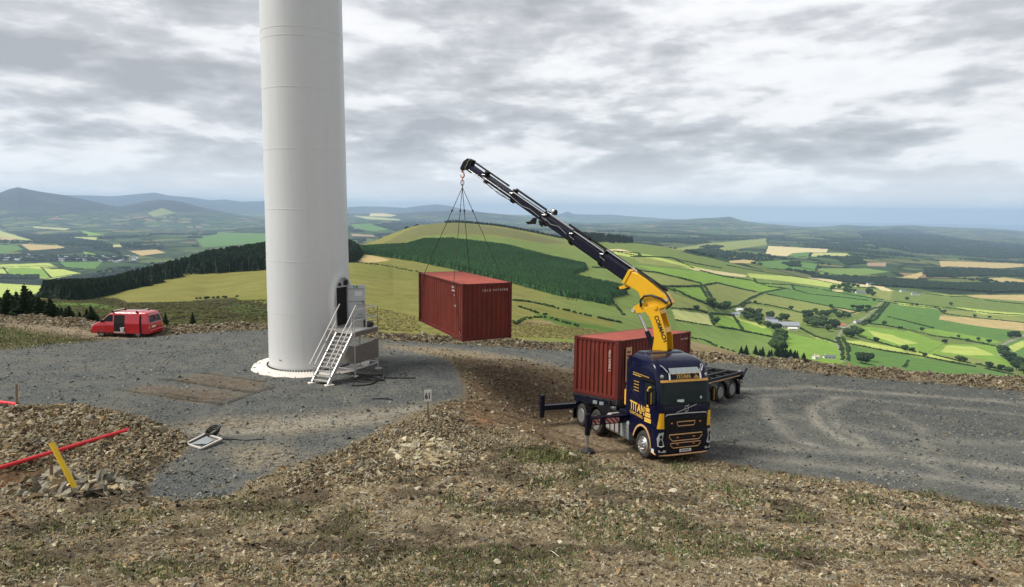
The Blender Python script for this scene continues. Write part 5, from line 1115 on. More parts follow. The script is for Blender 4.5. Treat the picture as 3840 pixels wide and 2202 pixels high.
for i in range(6):
    h_, w_ = hs[i], hs[i]*.86; t0_ = bounds[i]-(.3 if i else 0); t1_ = bounds[i+1]
    dz = .012*(5-i)-.03
    sec = [(.5*w_, -.5*h_+.06), (.5*w_, .5*h_-.10), (.5*w_-.10, .5*h_), (-.5*w_+.10, .5*h_), (-.5*w_, .5*h_-.10), (-.5*w_, -.5*h_+.06), (-.5*w_+.05, -.5*h_), (.5*w_-.05, -.5*h_)]
    MB().loft([[AX(t, b_+dz, a_) for a_, b_ in sec] for t in (t0_, t1_)]).build('boom_section', 'navy_dull' if i < 5 else 'navy', truck, xf=MTi)
    k_ = 1.10; cs = [(a_*k_, b_*k_) for a_, b_ in sec]; MB().loft([[AX(t, b_+dz, a_) for a_, b_ in cs] for t in (t1_-.10, t1_)]).build('section_collar', 'black', truck, xf=MTi)
    MB().bar(AX(t1_-.18, -h_*.5-.05+dz), AX(t1_+.02, -h_*.5-.05+dz), .16, .12).build('wear_pad_box', 'black', truck, bevel=.02, xf=MTi)
# extension cylinders: bright rods with dark barrels on top of the boom
for (ta, tb, hh, of) in ((-.9, 1.45, .40, .10), (1.45, 3.15, .30, .20), (3.15, 4.75, .33, .18), (4.70, 6.80, .20, .20), (6.75, 8.65, -.02, .23), (8.6, 9.7, -.16, .16)):
    MB().cyl(AX(ta, hh, of), AX(tb, hh, of), .030, 10).build('extension_rod', 'chrome', truck, smooth=True, xf=MTi)
for (ta, tb, hh, of, r_) in ((-1.6, .0, .40, .0, .06), (.2, 2.6, .36, -.05, .055), (2.4, 3.6, .36, 0, .05), (7.3, 9.6, .26, .0, .045), (5.0, 6.9, .30, -.08, .05)):
    MB().cyl(AX(ta, hh, of), AX(tb, hh, of), r_, 12).build('extension_cylinder', 'black', truck, smooth=True, xf=MTi)
for t_, h_ in ((1.45, .30), (3.15, .28), (4.78, .26), (6.8, .24), (8.66, .20)):
    MB().box(AX(t_, h_, .08), (.16, .26, .16), np.array([CD3*a2[0]+ZU*a2[1], CN3, CD3*n2[0]+ZU*n2[1]]).T).build('cylinder_bracket', 'black', truck, bevel=.02, xf=MTi)
    MB().tube([AX(t_-.2, h_-.28, .23), AX(t_+.05, h_-.24, .26), AX(t_+.12, h_-.14, .26), AX(t_-.02, h_-.08, .25)], .018, 6).build('hose_loop', 'alu', truck, smooth=True, xf=MTi)
for (pts) in (((3.4, .02, .245), (3.9, .10, .25), (4.3, -.02, .24), (4.7, .05, .24)), ((5.0, -.05, .22), (5.6, .0, .23), (6.1, -.10, .22), (6.8, -.02, .22)), ((6.9, -.22, .2), (7.4, -.18, .22), (8.0, -.26, .2), (8.6, -.20, .2))):
    MB().tube([AX(*p) for p in pts], .014, 6).build('hose', 'alu', truck, smooth=True, xf=MTi)
MB().tube([AX(6.8, -.24, .1), AX(7.6, -.30, .1), AX(8.65, -.22, .1)], .022, 6).build('hose', 'cable', truck, smooth=True, xf=MTi)
MB().tube([CP(.60, -3.66, .28), CP(.62, -3.42, .30), CP(.45, -3.22, .32), CP(.15, -3.16, .32), (CP(-.25, -3.26, .30)), CP(-.48, -3.42, .26)], .045, 10).build('hose_loop', 'cable', truck, smooth=True, xf=MTi)
MB().tube([CP(.85, -2.25, .2), CP(.2, -2.62, .22), CP(-.40, -3.02, .22), CP(-.60, -3.30, .2), CP(-.64, -3.48, .16), CP(-.40, -3.66, .1)], .034, 8).build('hose', 'cable', truck, smooth=True, xf=MTi)
MB().cyl(CP(-.46, -3.30, -.1), CP(-.46, -3.30, .28), .06, 12).build('swivel', 'galv', truck, smooth=True, xf=MTi)
wl_ = MB().lathe([(.04, -.10), (.13, -.06), (.15, .02), (.13, .08), (.05, .10)], AX(4.55, .47, .05), -CD3+CN3*.4, 18).build('work_lamp', 'chrome', truck, smooth=True, xf=MTi)
MB().lathe([(.12, .0), (.12, .04), (.02, .05)], AX(4.42, .49, .05), CD3, 16).build('lamp_lens', 'black', wl_, xf=None if False else MTi)
MB().prism([(0, 0), (.42, -.02), (.55, .08), (.30, .12), (.12, .28), (-.05, .28)], AX(5.15, -.50, -.03), CD3, ZU, CN3*.06).build('rope_guide', 'black', truck, xf=MTi)
MB().prism([(0, 0), (-.18, -.10), (-.10, .14), (.05, .2)], AX(4.95, -.42, -.03), CD3, ZU, CN3*.06).build('rope_guide', 'black', truck, xf=MTi)
# boom head and hook
hd = MB().prism([(9.62, 2.38), (9.95, 2.50), (10.20, 2.38), (10.42, 2.05), (10.36, 1.95), (10.15, 2.02), (9.98, 1.92), (9.75, 2.1)], CP(0, 0, -.14), CD3, ZU, CN3*.28).build('boom_head', 'black', truck, bevel=.02, xf=MTi)
MB().tube([CP(10.05, 1.98, .17), CP(10.02, 2.10, .19), CP(9.92, 2.18, .19), CP(9.86, 2.34, .18), CP(9.75, 2.44, .16)], .018, 6).build('hose', 'alu', truck, smooth=True, xf=MTi)
hk = MB(); hk.cyl(HK+(0, 0, .10), HK+(0, 0, .02), .055, 10)
hk.tube([HK+CD3*.0+(0, 0, .04), HK+CD3*-.10+(0, 0, -.05), HK+CD3*-.12+(0, 0, -.16), HK+CD3*-.02+(0, 0, -.26), HK+CD3*.09+(0, 0, -.20), HK+CD3*.11+(0, 0, -.10)], [.03, .032, .036, .036, .030, .016], 10)
hk.cyl(HK+(0, 0, -.22), HK+(0, 0, -.52), .014, 8); hk.build('hook', 'orange_steel', truck, smooth=True, xf=MTi)
MB().tube([HK+(0, 0, .08), CP(10.38, 2.02)], .035, 8).build('hook_shackle', 'orange_steel', truck, smooth=True, xf=MTi)

# ================================================================== skeletal trailer
trl = empty('skeletal_trailer', m2, 'dark skeletal container trailer carrying the red container, its twin rear axles showing past the cab', 'trailer')
Y0c = CW/2
b = MB()
for y in (Y0c-.45, Y0c+.45): b.bb(-.25, 6.6, y-.07, y+.07, -.26, -.03); b.bb(6.6, 12.0, y-.07, y+.07, -.50, -.03)
b.build('main_beam', 'chassis', trl, bevel=.01)
for x in (.10, 3.0, 6.0, 7.3, 11.7): MB().bb(x-.11, x+.11, 0.0, CW, -.20, -.01).build('cross_bolster', 'chassis', trl, bevel=.01)
for x in (8.2, 9.1, 10.0, 10.9): MB().bb(x-.05, x+.05, .2, CW-.2, -.30, -.12).build('cross_member', 'chassis', trl)
for y in (.02, CW-.10): MB().bb(7.3, 11.7, y, y+.08, -.18, -.04).build('side_rail', 'navy_dull', trl)
MB().bb(7.5, 11.6, -.01, .01, -.235, -.195).build('reflective_strip', 'trim_warm', trl)
for x in (.10, 6.0, 7.3, 11.7):
    for y in (.09, CW-.09): MB().lathe([(.07, -.05), (.07, .0), (.045, .02), (.05, .06), (.01, .09)], (x, y, -.01), (0, 0, 1), 10).build('twist_lock', 'galv', trl, smooth=True)
for s, yo in ((-1, -.02), (1, CW+.02)):
    for x in (9.45, 10.80):
        w_ = wheel(trl, (x, yo+.05*(-s), -.90), s, .50, .36)
        MB().prism(arc(.63, -.90, 175, 5, 14, x)+arc(.60, -.90, 5, 175, 14, x), (0, yo+.02*s, 0), (1, 0, 0), (0, 0, 1), (0, -.44*s, 0)).build('fender', 'black', trl)
b = MB()
for x in (9.45, 10.80): b.cyl((x, .2, -.90), (x, CW-.2, -.90), .075, 10)
b.bb(9.0, 11.2, .62, .74, -.75, -.55); b.bb(9.0, 11.2, CW-.74, CW-.62, -.75, -.55); b.build('axle', 'chassis', trl)
MB().bb(11.95, 12.10, .05, CW-.05, -.52, -.05).build('rear_beam', 'navy_dull', trl, bevel=.01)
MB().bb(12.0, 12.12, .10, CW-.10, -.95, -.80).build('bumper_bar', 'galv_dark', trl, bevel=.01)
MB().bb(12.0, 12.10, .10, CW-.10, -.72, -.60).build('rear_light_bar', 'galv_dark', trl, bevel=.01)
for y in (.25, CW-.25):
    MB().bb(12.1, 12.13, y-.16, y+.16, -.70, -.62).build('rear_lamp', 'red_lamp', trl)
    MB().bb(11.55, 11.58, y-.28, y+.28, -1.28, -.62).build('mud_flap', 'black', trl)
    MB().bar((12.05, y, -.5), (12.05, y, -.92), .06, .06).build('bumper_bracket', 'chassis', trl)
MB().bar((11.9, -.02, -.3), (12.35, -.02, .10), .09, .09).build('folding_stop', 'navy_dull', trl); MB().bar((11.9, CW, -.3), (12.35, CW, .10), .09, .09).build('folding_stop', 'navy_dull', trl)
MB().prism([(7.2, -.05), (7.55, .18), (7.75, .18), (7.6, -.05)], (0, CW-.2, 0), (1, 0, 0), (0, 0, 1), (0, .2, 0)).build('raised_stop', 'grey_box', trl)
for y in (Y0c-.7, Y0c+.7):
    lg = MB().bb(2.7, 2.86, y-.07, y+.07, -.95, -.2).build('landing_leg', 'chassis', trl); MB().box((2.78, y, -1.0), (.3, .25, .05)).build('leg_foot', 'chassis', lg)
MB().bb(-.28, -.22, .3, CW-.3, -.30, -.02).build('front_headboard', 'navy_dull', trl)
for y in (.5, .85): MB().bb(-.32, -.28, y, y+.22, -.24, -.10).build('front_coupling', 'grey_box', trl)
MB().box((.05, .30, -.36), (.22, .3, .14)).build('air_coupling', 'galv', trl, bevel=.02); MB().box((.25, 2.1, -.32), (.2, .22, .12)).build('air_coupling', 'galv', trl, bevel=.02)

# ================================================================== red van
yv = math.radians(177.5); Fv = np.array((math.cos(yv), math.sin(yv), 0)); Lv = np.array((-Fv[1], Fv[0], 0))
q = gp_(380, 1264); OV = q-Lv*.86; OV[2] = ground_z(OV[0]-Fv[0]*1.5, OV[1]-Fv[1]*1.5)+.07; 
van = empty('parked_van', basis(OV, Fv*.87, Lv*.88, (0, 0, .90)), 'red panel van with its sliding side door open, parked on the dirt track', 'van')
vp = [(.88, .28), (.93, .50), (.91, .80), (.80, .98), (.30, 1.16), (.12, 1.22), (-.20, 1.50), (-.52, 1.75), (-.75, 1.86), (-1.2, 1.93), (-2.6, 1.96), (-3.5, 1.94), (-3.76, 1.88), (-3.86, 1.60), (-3.95, 1.15), (-3.99, .80), (-3.97, .36), (-3.90, .28)]
hwv = lambda z: .95-.13*max(0, min(1, (z-1.10)/.76))
VS = [(.28, .88, -3.90, .92, .20), (.36, .92, -3.97, .95, .22), (.55, .94, -3.98, .95, .25), (.80, .92, -3.98, .95, .28), (.95, .82, -3.97, .95, .30), (1.06, .55, -3.96, .95, .28), (1.10, .42, -3.955, .95, .26), (1.22, .08, -3.93, hwv(1.22), .22), (1.50, -.24, -3.88, hwv(1.5), .20), (1.74, -.54, -3.81, hwv(1.74), .20), (1.86, -.76, -3.74, hwv(1.86), .20), (1.92, -1.0, -3.62, .76, .18), (1.95, -1.35, -3.4, .66, .15)]
MB().loft([rrect(z, xr_, xf_, hw_, rf_, .10) for z, xf_, xr_, hw_, rf_ in VS]).build('body', 'red_van', van, smooth=True)
ys = lambda z: hwv(z)
def side_patch(P, off, name, mat, s, th=.012):
    b = MB()
    def clip(P, up):
        Q = []
        for i in range(len(P)):
            a_, c_ = P[i], P[(i+1) % len(P)]; ia, ic = (a_[1] >= 1.10) == up, (c_[1] >= 1.10) == up
            if ia: Q.append(a_)
            if ia != ic: t = (1.10-a_[1])/(c_[1]-a_[1]); Q.append((a_[0]+(c_[0]-a_[0])*t, 1.10))
        return Q
    for P in (clip(P, True), clip(P, False)):
      n_ = len(P)
      if n_ < 3: continue
      b.add([(x, s*(ys(z)+off), z) for x, z in P]+[(x, s*(ys(z)+off-th), z) for x, z in P], [tuple(range(n_)), tuple(range(n_, 2*n_))[::-1]]+[(i, (i+1) % n_, n_+(i+1) % n_, n_+i) for i in range(n_)])
    return b.build(name, mat, van)
for s in (-1, 1):
    side_patch([(-.10, 1.24), (-.98, 1.20), (-.98, 1.74), (-.68, 1.74), (-.36, 1.50)], .006, 'side_window', 'glass', s)
    for x in (0, -3.0):
        B_().prism(arc(.40, .36, 180, 0, 14, x), (0, .935*s, 0), (1, 0, 0), (0, 0, 1), (0, .008*s, 0)).build('wheel_arch', 'shade_fill', van)
        wheel(van, (x, .955*s, .32), s, .325, .22)
    MB().bb(.62, .84, min(.70*s, .93*s), max(.70*s, .93*s), .78, .93).build('headlight', 'lamp_glass', van, bevel=.03)
    B_().box((-.15, 1.05*s, 1.25), (.12, .2, .18)).build('mirror', 'black', van, bevel=.03)
    B_().bb(-3.995, -3.93, min(.80*s, .94*s), max(.80*s, .94*s), .72, .86).build('tail_lamp', 'orange_lamp', van)
side_patch([(-1.08, .42), (-2.02, .42), (-2.02, 1.74), (-1.08, 1.74)], .006, 'opening_shade', 'shade_fill', 1)  # dark slab on the body stands for the shaded interior
side_patch([(-1.06, .34), (-2.04, .34), (-2.04, .44), (-1.06, .44)], .016, 'door_sill', 'galv', 1)
side_patch([(-2.03, .33), (-3.22, .33), (-3.22, 1.80), (-2.03, 1.80)], .09, 'sliding_door', 'red_van', 1, .05)
side_patch([(-3.23, .33), (-3.33, .33), (-3.33, 1.72), (-3.23, 1.72)], .008, 'door_gap', 'shade_fill', 1)
side_patch([(-2.06, 1.05), (-3.19, 1.05), (-3.19, 1.09), (-2.06, 1.09)], .102, 'door_rail', 'red_pipe', 1)
side_patch([(.3, .30), (-1.05, .30), (-1.05, .36), (.3, .36)], .01, 'sill_trim', 'black', 1)
MB().bb(.86, .96, -.85, .85, .26, .62).build('front_bumper', 'black', van, bevel=.05)
B_().bb(-4.04, -3.92, -.90, .90, .30, .58).build('rear_bumper', 'red_van', van, bevel=.04)
def rx(z): return float(np.interp(z, [.8, 1.15, 1.60, 1.88], [-3.99, -3.95, -3.86, -3.76]))
b = MB(); b.add([(rx(z)-.008, y, z) for y, z in ((-.78, 1.16), (.78, 1.16), (.70, 1.68), (-.70, 1.68))], [(0, 1, 2, 3)]); rw = b.build('rear_window', 'glass', van)
B_().bb(-3.96, -3.92, -.03, .03, 1.16, 1.70).build('rear_door_seam', 'red_van', van)
B_().bb(-4.02, -3.985, .12, .60, .76, .87).build('number_plate', 'white', van)
MB().add([(.08, -.70, 1.22), (.08, .70, 1.22), (-.52, .66, 1.74), (-.52, -.66, 1.74)], [(0, 1, 2, 3)]).build('windscreen', 'glass', van).location = (.012, 0, .014)
for x in (-.95, -2.95):
    rb_ = MB().bb(x-.03, x+.03, -.78, .78, 2.02, 2.055).build('roof_bar', 'text_white', van)
    for s in (-1, 1): MB().bb(x-.05, x+.05, min(.74*s, .84*s), max(.74*s, .84*s), 1.90, 2.06).build('bar_foot', 'black', rb_)
bkp = OV-Fv*1.62+Lv*.985; bk = empty('bucket', (bkp[0], bkp[1], OV[2]+.44), "white plastic bucket on the sill of the red van's open side door", 'bucket')
MB().lathe([(.10, 0), (.13, .26), (.135, .27), (.12, .27), (.09, .02)], (0, 0, 0), (0, 0, 1), 16).build('bucket_body', 'white', bk, smooth=True)

# ================================================================== small site objects
sg0 = gp_(1605, 1577); sgn = empty('number_sign', tuple(sg0), 'white board reading 61 on a thin wooden stake beside the gravel pad', 'sign')
MB().box((0, 0, .36), (.05, .04, 1.2)).build('stake', 'wood', sgn)
sa = np.array((.955, .30, 0)); sa /= np.linalg.norm(sa); sn = np.array((sa[1], -sa[0], 0)); R3 = np.array([sa, -sn, (0, 0, 1)]).T
MB().box(np.array((0, 0, 1.02))+sn*.035, (.28, .015, .47), R3).build('board', 'white', sgn)
text('61', .34, tuple(np.array((0, 0, .90))+sn*.046-sa*.125), tuple(sa), (0, 0, 1), 'digits', 'sign_black', sgn, .003, bold=.012, squash=.68)
def pole_between(name, label, cat, p, q, r, mat):
    o = empty(name, tuple(p), label, cat); d = np.array(q)-np.array(p); L = np.linalg.norm(d); u_ = d/L
    MB().tube([(0, 0, 0)+u_*t for t in (0, L*.5, L)], r, 14).build('pipe', mat, o, smooth=True)
    MB().tube([u_*(L-.001), u_*(L+.004)], [r*.82, r*.82], 14).build('dark_bore', 'shade_fill', o); return o
p = gp_(-40, 1786); q = gp_(482, 1622); p[2] += .16; q[2] += .10
pole_between('red_pole', 'long red plastic pole lying aslant across the stone heap at left', 'pole', p, q, .062, 'red_pipe')
y0 = gp_(288, 1842); hgt = 17.0; d = pray(192, 1660); yy = y0[1]+.10; y1 = d*(yy/d[1])
pole_between('yellow_pole', 'short yellow plastic pole leaning over the red pole', 'pole', y0, y1, .066, 'yellow_pipe')
s0 = gp_(192, 1812)
def stake(label, px_b, Ytop, w):
    a = gp_(*px_b); d = pray(px_b[0], Ytop); b_ = d*(a[1]/d[1]); o = MB().bar((0, 0, -.15), b_-a, w, w*.8).build('wooden_stake', 'wood'); o.location = tuple(a); tag(o, label, 'stake'); return o
stake('grey wooden stake standing beside the leaning yellow pole', (192, 1812), 1705, .07)
st2 = stake('thin brown wooden stake at the left edge holding the second red pole', (62, 1530), 1440, .06)
p = gp_(-60, 1514); q = gp_(68, 1528); p[2] += .16; q[2] += .12
pole_between('red_pole', 'second red pole cut by the left edge of the photo, on the gravel edge', 'pole', p, q, .075, 'red_pipe')
p = gp_(432, 1694); q = gp_(520, 1618); o = MB().bar((0, 0, .05), q-p+np.array((0, 0, .06)), .10, .05).build('loose_plank', 'wood'); o.location = tuple(p); tag(o, 'old brown plank lying on the stone heap near the end of the red pole', 'plank')
p = gp_(2298, 1446)
# draw pit with open frame
cs = [gp_(*q_) for q_ in ((697, 1665), (770, 1642), (832, 1661), (755, 1688))]; c0 = sum(cs)/4; zz = c0[2]+.14
pit = empty('cable_pit', (c0[0], c0[1], c0[2]), 'square open cable pit frame with pale rim set in the gravel', 'pit frame')
cr_ = [np.array((q_[0]-c0[0], q_[1]-c0[1], .09)) for q_ in cs]
b = MB()
for i in range(4):
    p_, q_ = cr_[i], cr_[(i+1) % 4]; b.bar(p_, q_, .05, .05)
b.build('rim', 'concrete', pit)
b = MB()
for i in range(4):
    p_, q_ = cr_[i]*.97, cr_[(i+1) % 4]*.97; b.bar(p_-(0, 0, .12), q_-(0, 0, .12), .04, .22)
b.build('pit_wall', 'galv_dark', pit)
MB().prism([(p_[0]*.93, p_[1]*.93) for p_ in cr_], (0, 0, -.02), (1, 0, 0), (0, 1, 0), (0, 0, .05)).build('pit_floor', 'galv_dark', pit)
MB().prism([(cr_[1][0]*.5, cr_[1][1]*.75), (cr_[2][0]*.55, cr_[2][1]*.5), (cr_[2][0]*.6-.1, -.25), (-.35, -.30)], (0, 0, .06), (1, 0, 0), (0, 1, 0), (.0, 0, .02)).build('plastic_sheet', 'grey_box', pit)
k0 = gp_(800, 1645)
coil = empty('cable_coil', (k0[0], k0[1], k0[2]), 'small coil of black cable lying at the corner of the cable pit', 'cable coil')
b = MB(); b.tube([(.20*math.cos(a)*(1+.02*a), .13*math.sin(a), .16+.17*math.sin(a+.6)+.012*a) for a in np.linspace(0, 6*PI, 60)], .032, 8); b.build('coil', 'cable', coil, smooth=True)
b = MB(); b.tube([(.1, -.1, .1), (.5, -.2, .05), (.9, -.15, .04), (1.3, -.3, .04), (1.5, -.2, .03), (1.9, -.1, .03)], .03, 8); b.build('cable_tail', 'cable', coil, smooth=True)
# scrap cable on the pad, timber post in the berm, paper litter
k1 = gp_(1430, 1500)
tubes_obj('cable_offcut', 'short dark cable offcuts lying on the gravel left of the sign', 'cable', [[(k1[0]-.4, k1[1], 0), (k1[0], k1[1]+.08, .02), (k1[0]+.5, k1[1]-.02, 0)], [(k1[0]-.2, k1[1]+.1, 0), (k1[0]+.25, k1[1]+.16, .02), (k1[0]+.35, k1[1]+.05, 0)]], .022, 'cable', (k1[0], k1[1], ground_z(k1[0], k1[1])))
p = gp_(3192, 1412); q = p+np.array((.55, 1.5, .55)); o = MB().bar((0, 0, 0), q-p, .16, .12).build('timber_baulk', 'wood'); o.location = tuple(p); tag(o, 'dark timber baulk sticking out of the stone bank at right', 'timber')

# ================================================================== scatter helpers
def mesh_np(name, V, F, mat, colors=None, smooth=False):
    """V (n,3), F (m,k) same-size faces"""
    me = bpy.data.meshes.new(name); k = F.shape[1]
    me.vertices.add(len(V)); me.vertices.foreach_set('co', V.astype(np.float32).ravel()); me.loops.add(F.size); me.loops.foreach_set('vertex_index', F.astype(np.int32).ravel())
    me.polygons.add(len(F)); me.polygons.foreach_set('loop_start', np.arange(0, F.size, k, dtype=np.int32)); me.update(calc_edges=True)
    if colors is not None:
        at = me.color_attributes.new('tint', 'FLOAT_COLOR', 'POINT'); at.data.foreach_set('color', np.c_[colors, np.ones(len(colors))].astype(np.float32).ravel())
    me.polygons.foreach_set('use_smooth', np.full(len(F), bool(smooth)))
    me.materials.append(M[mat]); o = bpy.data.objects.new(name, me); COL.objects.link(o); return o
def scatter(name, temps, P, S, mat, tint, lean=0.0, smooth=False):
    """temps: list of (V,F tri); P positions; S (n,3) scales; tint (n,3)"""
    VV, FF, CC = [], [], []; off = 0; which = RNG.integers(0, len(temps), len(P))
    for k, (tv, tf) in enumerate(temps):
        idx = np.nonzero(which == k)[0]; n = len(idx)
        if not n: continue
        a = RNG.random(n)*2*PI; c, s = np.cos(a), np.sin(a)
        X = tv[None, :, 0]*S[idx, 0:1]; Y = tv[None, :, 1]*S[idx, 1:2]; Z = tv[None, :, 2]*S[idx, 2:3]
        V = np.stack([X*c[:, None]-Y*s[:, None], X*s[:, None]+Y*c[:, None], Z], -1)
        if lean: V[..., 0] += V[..., 2]*((RNG.random(n)-.5)*lean)[:, None]; V[..., 1] += V[..., 2]*((RNG.random(n)-.5)*lean)[:, None]
        V = V+P[idx][:, None, :]
        VV.append(V.reshape(-1, 3)); FF.append((tf[None]+(np.arange(n)*len(tv))[:, None, None]+off).reshape(-1, tf.shape[1])); CC.append(np.repeat(tint[idx], len(tv), 0)); off += n*len(tv)
    return mesh_np(name, np.concatenate(VV), np.concatenate(FF), mat, np.concatenate(CC), smooth)
def ico(sub, jit, squash=1.0, seed=0):
    bm = bmesh.new(); bmesh.ops.create_icosphere(bm, subdivisions=sub, radius=1.0); r = random.Random(seed)
    for v in bm.verts: v.co *= 1+r.uniform(-jit, jit); v.co.z *= squash
    V = np.array([v.co[:] for v in bm.verts]); F = np.array([[v.index for v in f.verts] for f in bm.faces]); bm.free(); return V, F
def join(parts):
    V, F, o = [], [], 0
    for v, f in parts: V.append(v); F.append(f+o); o += len(v)
    return np.concatenate(V), np.concatenate(F)
def conifer(seed, layers=6, sides=9, trunk=True):
    r = random.Random(seed); parts = []
    for i in range(layers):
        f = i/layers; z0 = .06+.86*f; z1 = min(1.0, z0+.34*(1-f*.5)); R = .25*(1-f)**.85+.02; vs = [(0, 0, z1)]
        for j in range(sides*2):
            a = PI*j/sides+r.random()*.25; rr = R*(1.0 if j % 2 == 0 else .48)*(1+r.uniform(-.28, .25)); vs.append((rr*math.cos(a), rr*math.sin(a), z0-(.05*R/.25 if j % 2 == 0 else -.02)+r.uniform(-.015, .015)))
        n = sides*2; parts.append((np.array(vs), np.array([(0, 1+j, 1+(j+1) % n) for j in range(n)])))
    if trunk:
        vs = [(.018*math.cos(a), .018*math.sin(a), 0) for a in (0, 2.1, 4.2)]+[(0, 0, .9)]; parts.append((np.array(vs), np.array([(0, 1, 3), (1, 2, 3), (2, 0, 3)])))
    return join(parts)
def conifer_branchy(seed, whorls=15, per=9):
    r = random.Random(seed); vs, fs = [], []
    for w in range(whorls):
        f = w/whorls; z = .05+.90*f; R = (.30*(1-f)**.9+.015)*(1+r.uniform(-.15, .15))
        for k in range(per):
            a = 2*PI*k/per+r.random()*.7; rr = R*(.65+.5*r.random()); dz = -.03+.07*r.random(); c_, s_ = math.cos(a), math.sin(a); wd = .050*(1-f*.6)+.012
            base_ = len(vs); vs += [(0, 0, z+.03), (c_*rr*.55-s_*wd, s_*rr*.55+c_*wd, z+dz*.3-.01), (c_*rr*.55+s_*wd, s_*rr*.55-c_*wd, z+dz*.3-.015), (c_*rr, s_*rr, z+dz), (c_*rr*.6, s_*rr*.6, z-.055)]
            fs += [(base_, base_+1, base_+4), (base_, base_+4, base_+2), (base_+1, base_+3, base_+4), (base_+4, base_+3, base_+2), (base_, base_+2, base_+1), (base_+1, base_+2, base_+3)]
    vs += [(-.01, -.01, .85), (.01, -.01, .85), (0, .012, .85), (0, 0, 1.0)]; n = len(vs); fs += [(n-4, n-3, n-1), (n-3, n-2, n-1), (n-2, n-4, n-1)]
    return np.array(vs, float), np.array(fs)
def broadleaf(seed, n=11):
    r = random.Random(seed); parts = []
    for i in range(n):
        a = r.random()*2*PI; rad = .30*math.sqrt(r.random()); z = .36+.42*r.random(); s_ = .14+.12*r.random()*(1-abs(z-.55))
        v, f = ico(2, .30, .85, seed*50+i); parts.append((v*s_+np.array((rad*math.cos(a), rad*math.sin(a), z)), f))
    return join(parts)
def sample_far(poly, n, lo, hi, win=None):
    """n random ground points, uniform per square metre, inside a drawn outline"""
    jxx, jyy = FX, FY; m_ = pip(jxx, jyy, poly) & (seg >= lo) & (seg <= hi); i, j = np.nonzero(m_[:-1, :-1]); 
    if len(i) == 0: return np.zeros((0, 3))
    ar = np.abs((fx[i, j+1]-fx[i, j])*(fy[i+1, j]-fy[i, j])); p = ar/ar.sum(); k = RNG.choice(len(i), n, p=p); i, j = i[k], j[k]; a, b = RNG.random(n), RNG.random(n)
    g = lambda A_: A_[i, j]*(1-a)*(1-b)+A_[i+1, j]*a*(1-b)+A_[i, j+1]*(1-a)*b+A_[i+1, j+1]*a*b
    return np.stack([g(fx), g(fy), g(fz)], -1)
def leafmat(name, mul=1.0, scale=0.6):
    m = MatB(name, 0.85, 0, 0.15); t = m.attr('tint').outputs['Color']; n_ = m.noise(scale, 5, 0.7, m.coord())
    m.color(m.mix(m.ramp(n_, [(0.35, 0.0), (0.65, 1.0)]), m.mix(1.0, t, (.55*mul, .55*mul, .55*mul), 'MULTIPLY'), m.mix(1.0, t, (1.25*mul, 1.25*mul, 1.15*mul), 'MULTIPLY'))); return m.m
M['needles'] = leafmat('conifer_needles'); M['bush'] = leafmat('hedge_leaves', 1.0, .35)
def tints(n, c, v=.25): return np.array(c)[None]*(1+(RNG.random((n, 1))-.5)*2*v)*(1+(RNG.random((n, 3))-.5)*.15)
CON = [conifer(s, 5, 6) for s in range(4)]
# mature plantation on the left flank
FOR = Z6([(300,846),(430,866),(520,862),(640,848),(850,800),(1000,768),(1200,712),(1400,684),(1815,656),(2000,640),(2300,600),(2400,610),(2440,560),(2380,500),(1815,440),(1300,480),(1000,540),(700,600),(480,700),(360,760),(290,800)])
P = sample_far(FOR, 16000, 2.2, 4.22); P = P[P[:, 1] < 1400]
S = np.stack([10+3.0*RNG.random(len(P))]*3, -1)*np.array([1, 1, 1.0]); S[:, :2] *= 1.5; S *= np.clip(P[:, 1:2]/450, .45, 1)
o = scatter('conifer_forest', CON, P, S, 'needles', tints(len(P), (.018, .034, .016), .4), smooth=False); tag(o, 'dark mature conifer forest covering the flank left of the tower', 'forest', kind='stuff')
# young plantation on the round hill
PLN = [(1305,935),(1339,935),(1520,927),(1591,907),(1694,906),(1891,929),(2048,969),(2195,1002),(2198,1014),(2127,1036),(2190,1056),(2330,1084),(2350,1104),(2290,1118),(2285,1146),(2200,1128),(2088,1108),(1891,1056),(1694,1010),(1556,981),(1400,958),(1310,950)]
P = sample_far(PLN, 34000, 2.3, 4.0); gap = np.abs(((P[:, 0]*.3+P[:, 1]*.95) % 260)-130) < 0.0
S = np.stack([5.6+1.2*RNG.random(len(P))]*3, -1); S[:, :2] *= 1.5
tt = tints(len(P), (.046, .112, .040), .25); lt = fbm(P[:, 0]/120, P[:, 1]/120, 3, 120)[:, None]; tt = tt*(1+.5*lt)
o = scatter('young_plantation', CON[:3], P, S, 'needles', tt); tag(o, 'green young conifer plantation across the round hill behind the hanging container', 'plantation', kind='stuff')
# ridge trees and grove behind the hill crest
pts = []
for X, Y in [(x, float(np.interp(x, [1675,1700,1800,1900,2000,2100,2200,2300,2420], [836,834,839,853,872,893,904,909,916]))) for x in np.arange(1675, 2150, .9)]:
    p, _ = far_hit(X, Y+.5, 3.2, 4.3); pts.append(p+RNG.normal(0, 2.0, 3)*(1, 1, 0))
P = np.array(pts); S = np.stack([5.5+2*RNG.random(len(P))]*3, -1)
o = scatter('ridge_trees', CON, P, S, 'needles', tints(len(P), (.018, .034, .018))); tag(o, 'thin dark line of trees along the crest of the round hill', 'tree line', kind='stuff')
P = sample_far([(2130,880),(2370,880),(2370,912),(2250,916),(2130,905)], 500, 3.95, 4.4); S = np.stack([17+5*RNG.random(len(P))]*3, -1)
o = scatter('conifer_grove', CON, P, S, 'needles', tints(len(P), (.013, .024, .018))); tag(o, 'dark grove of tall conifers behind the crest right of the crane boom', 'grove', kind='stuff')
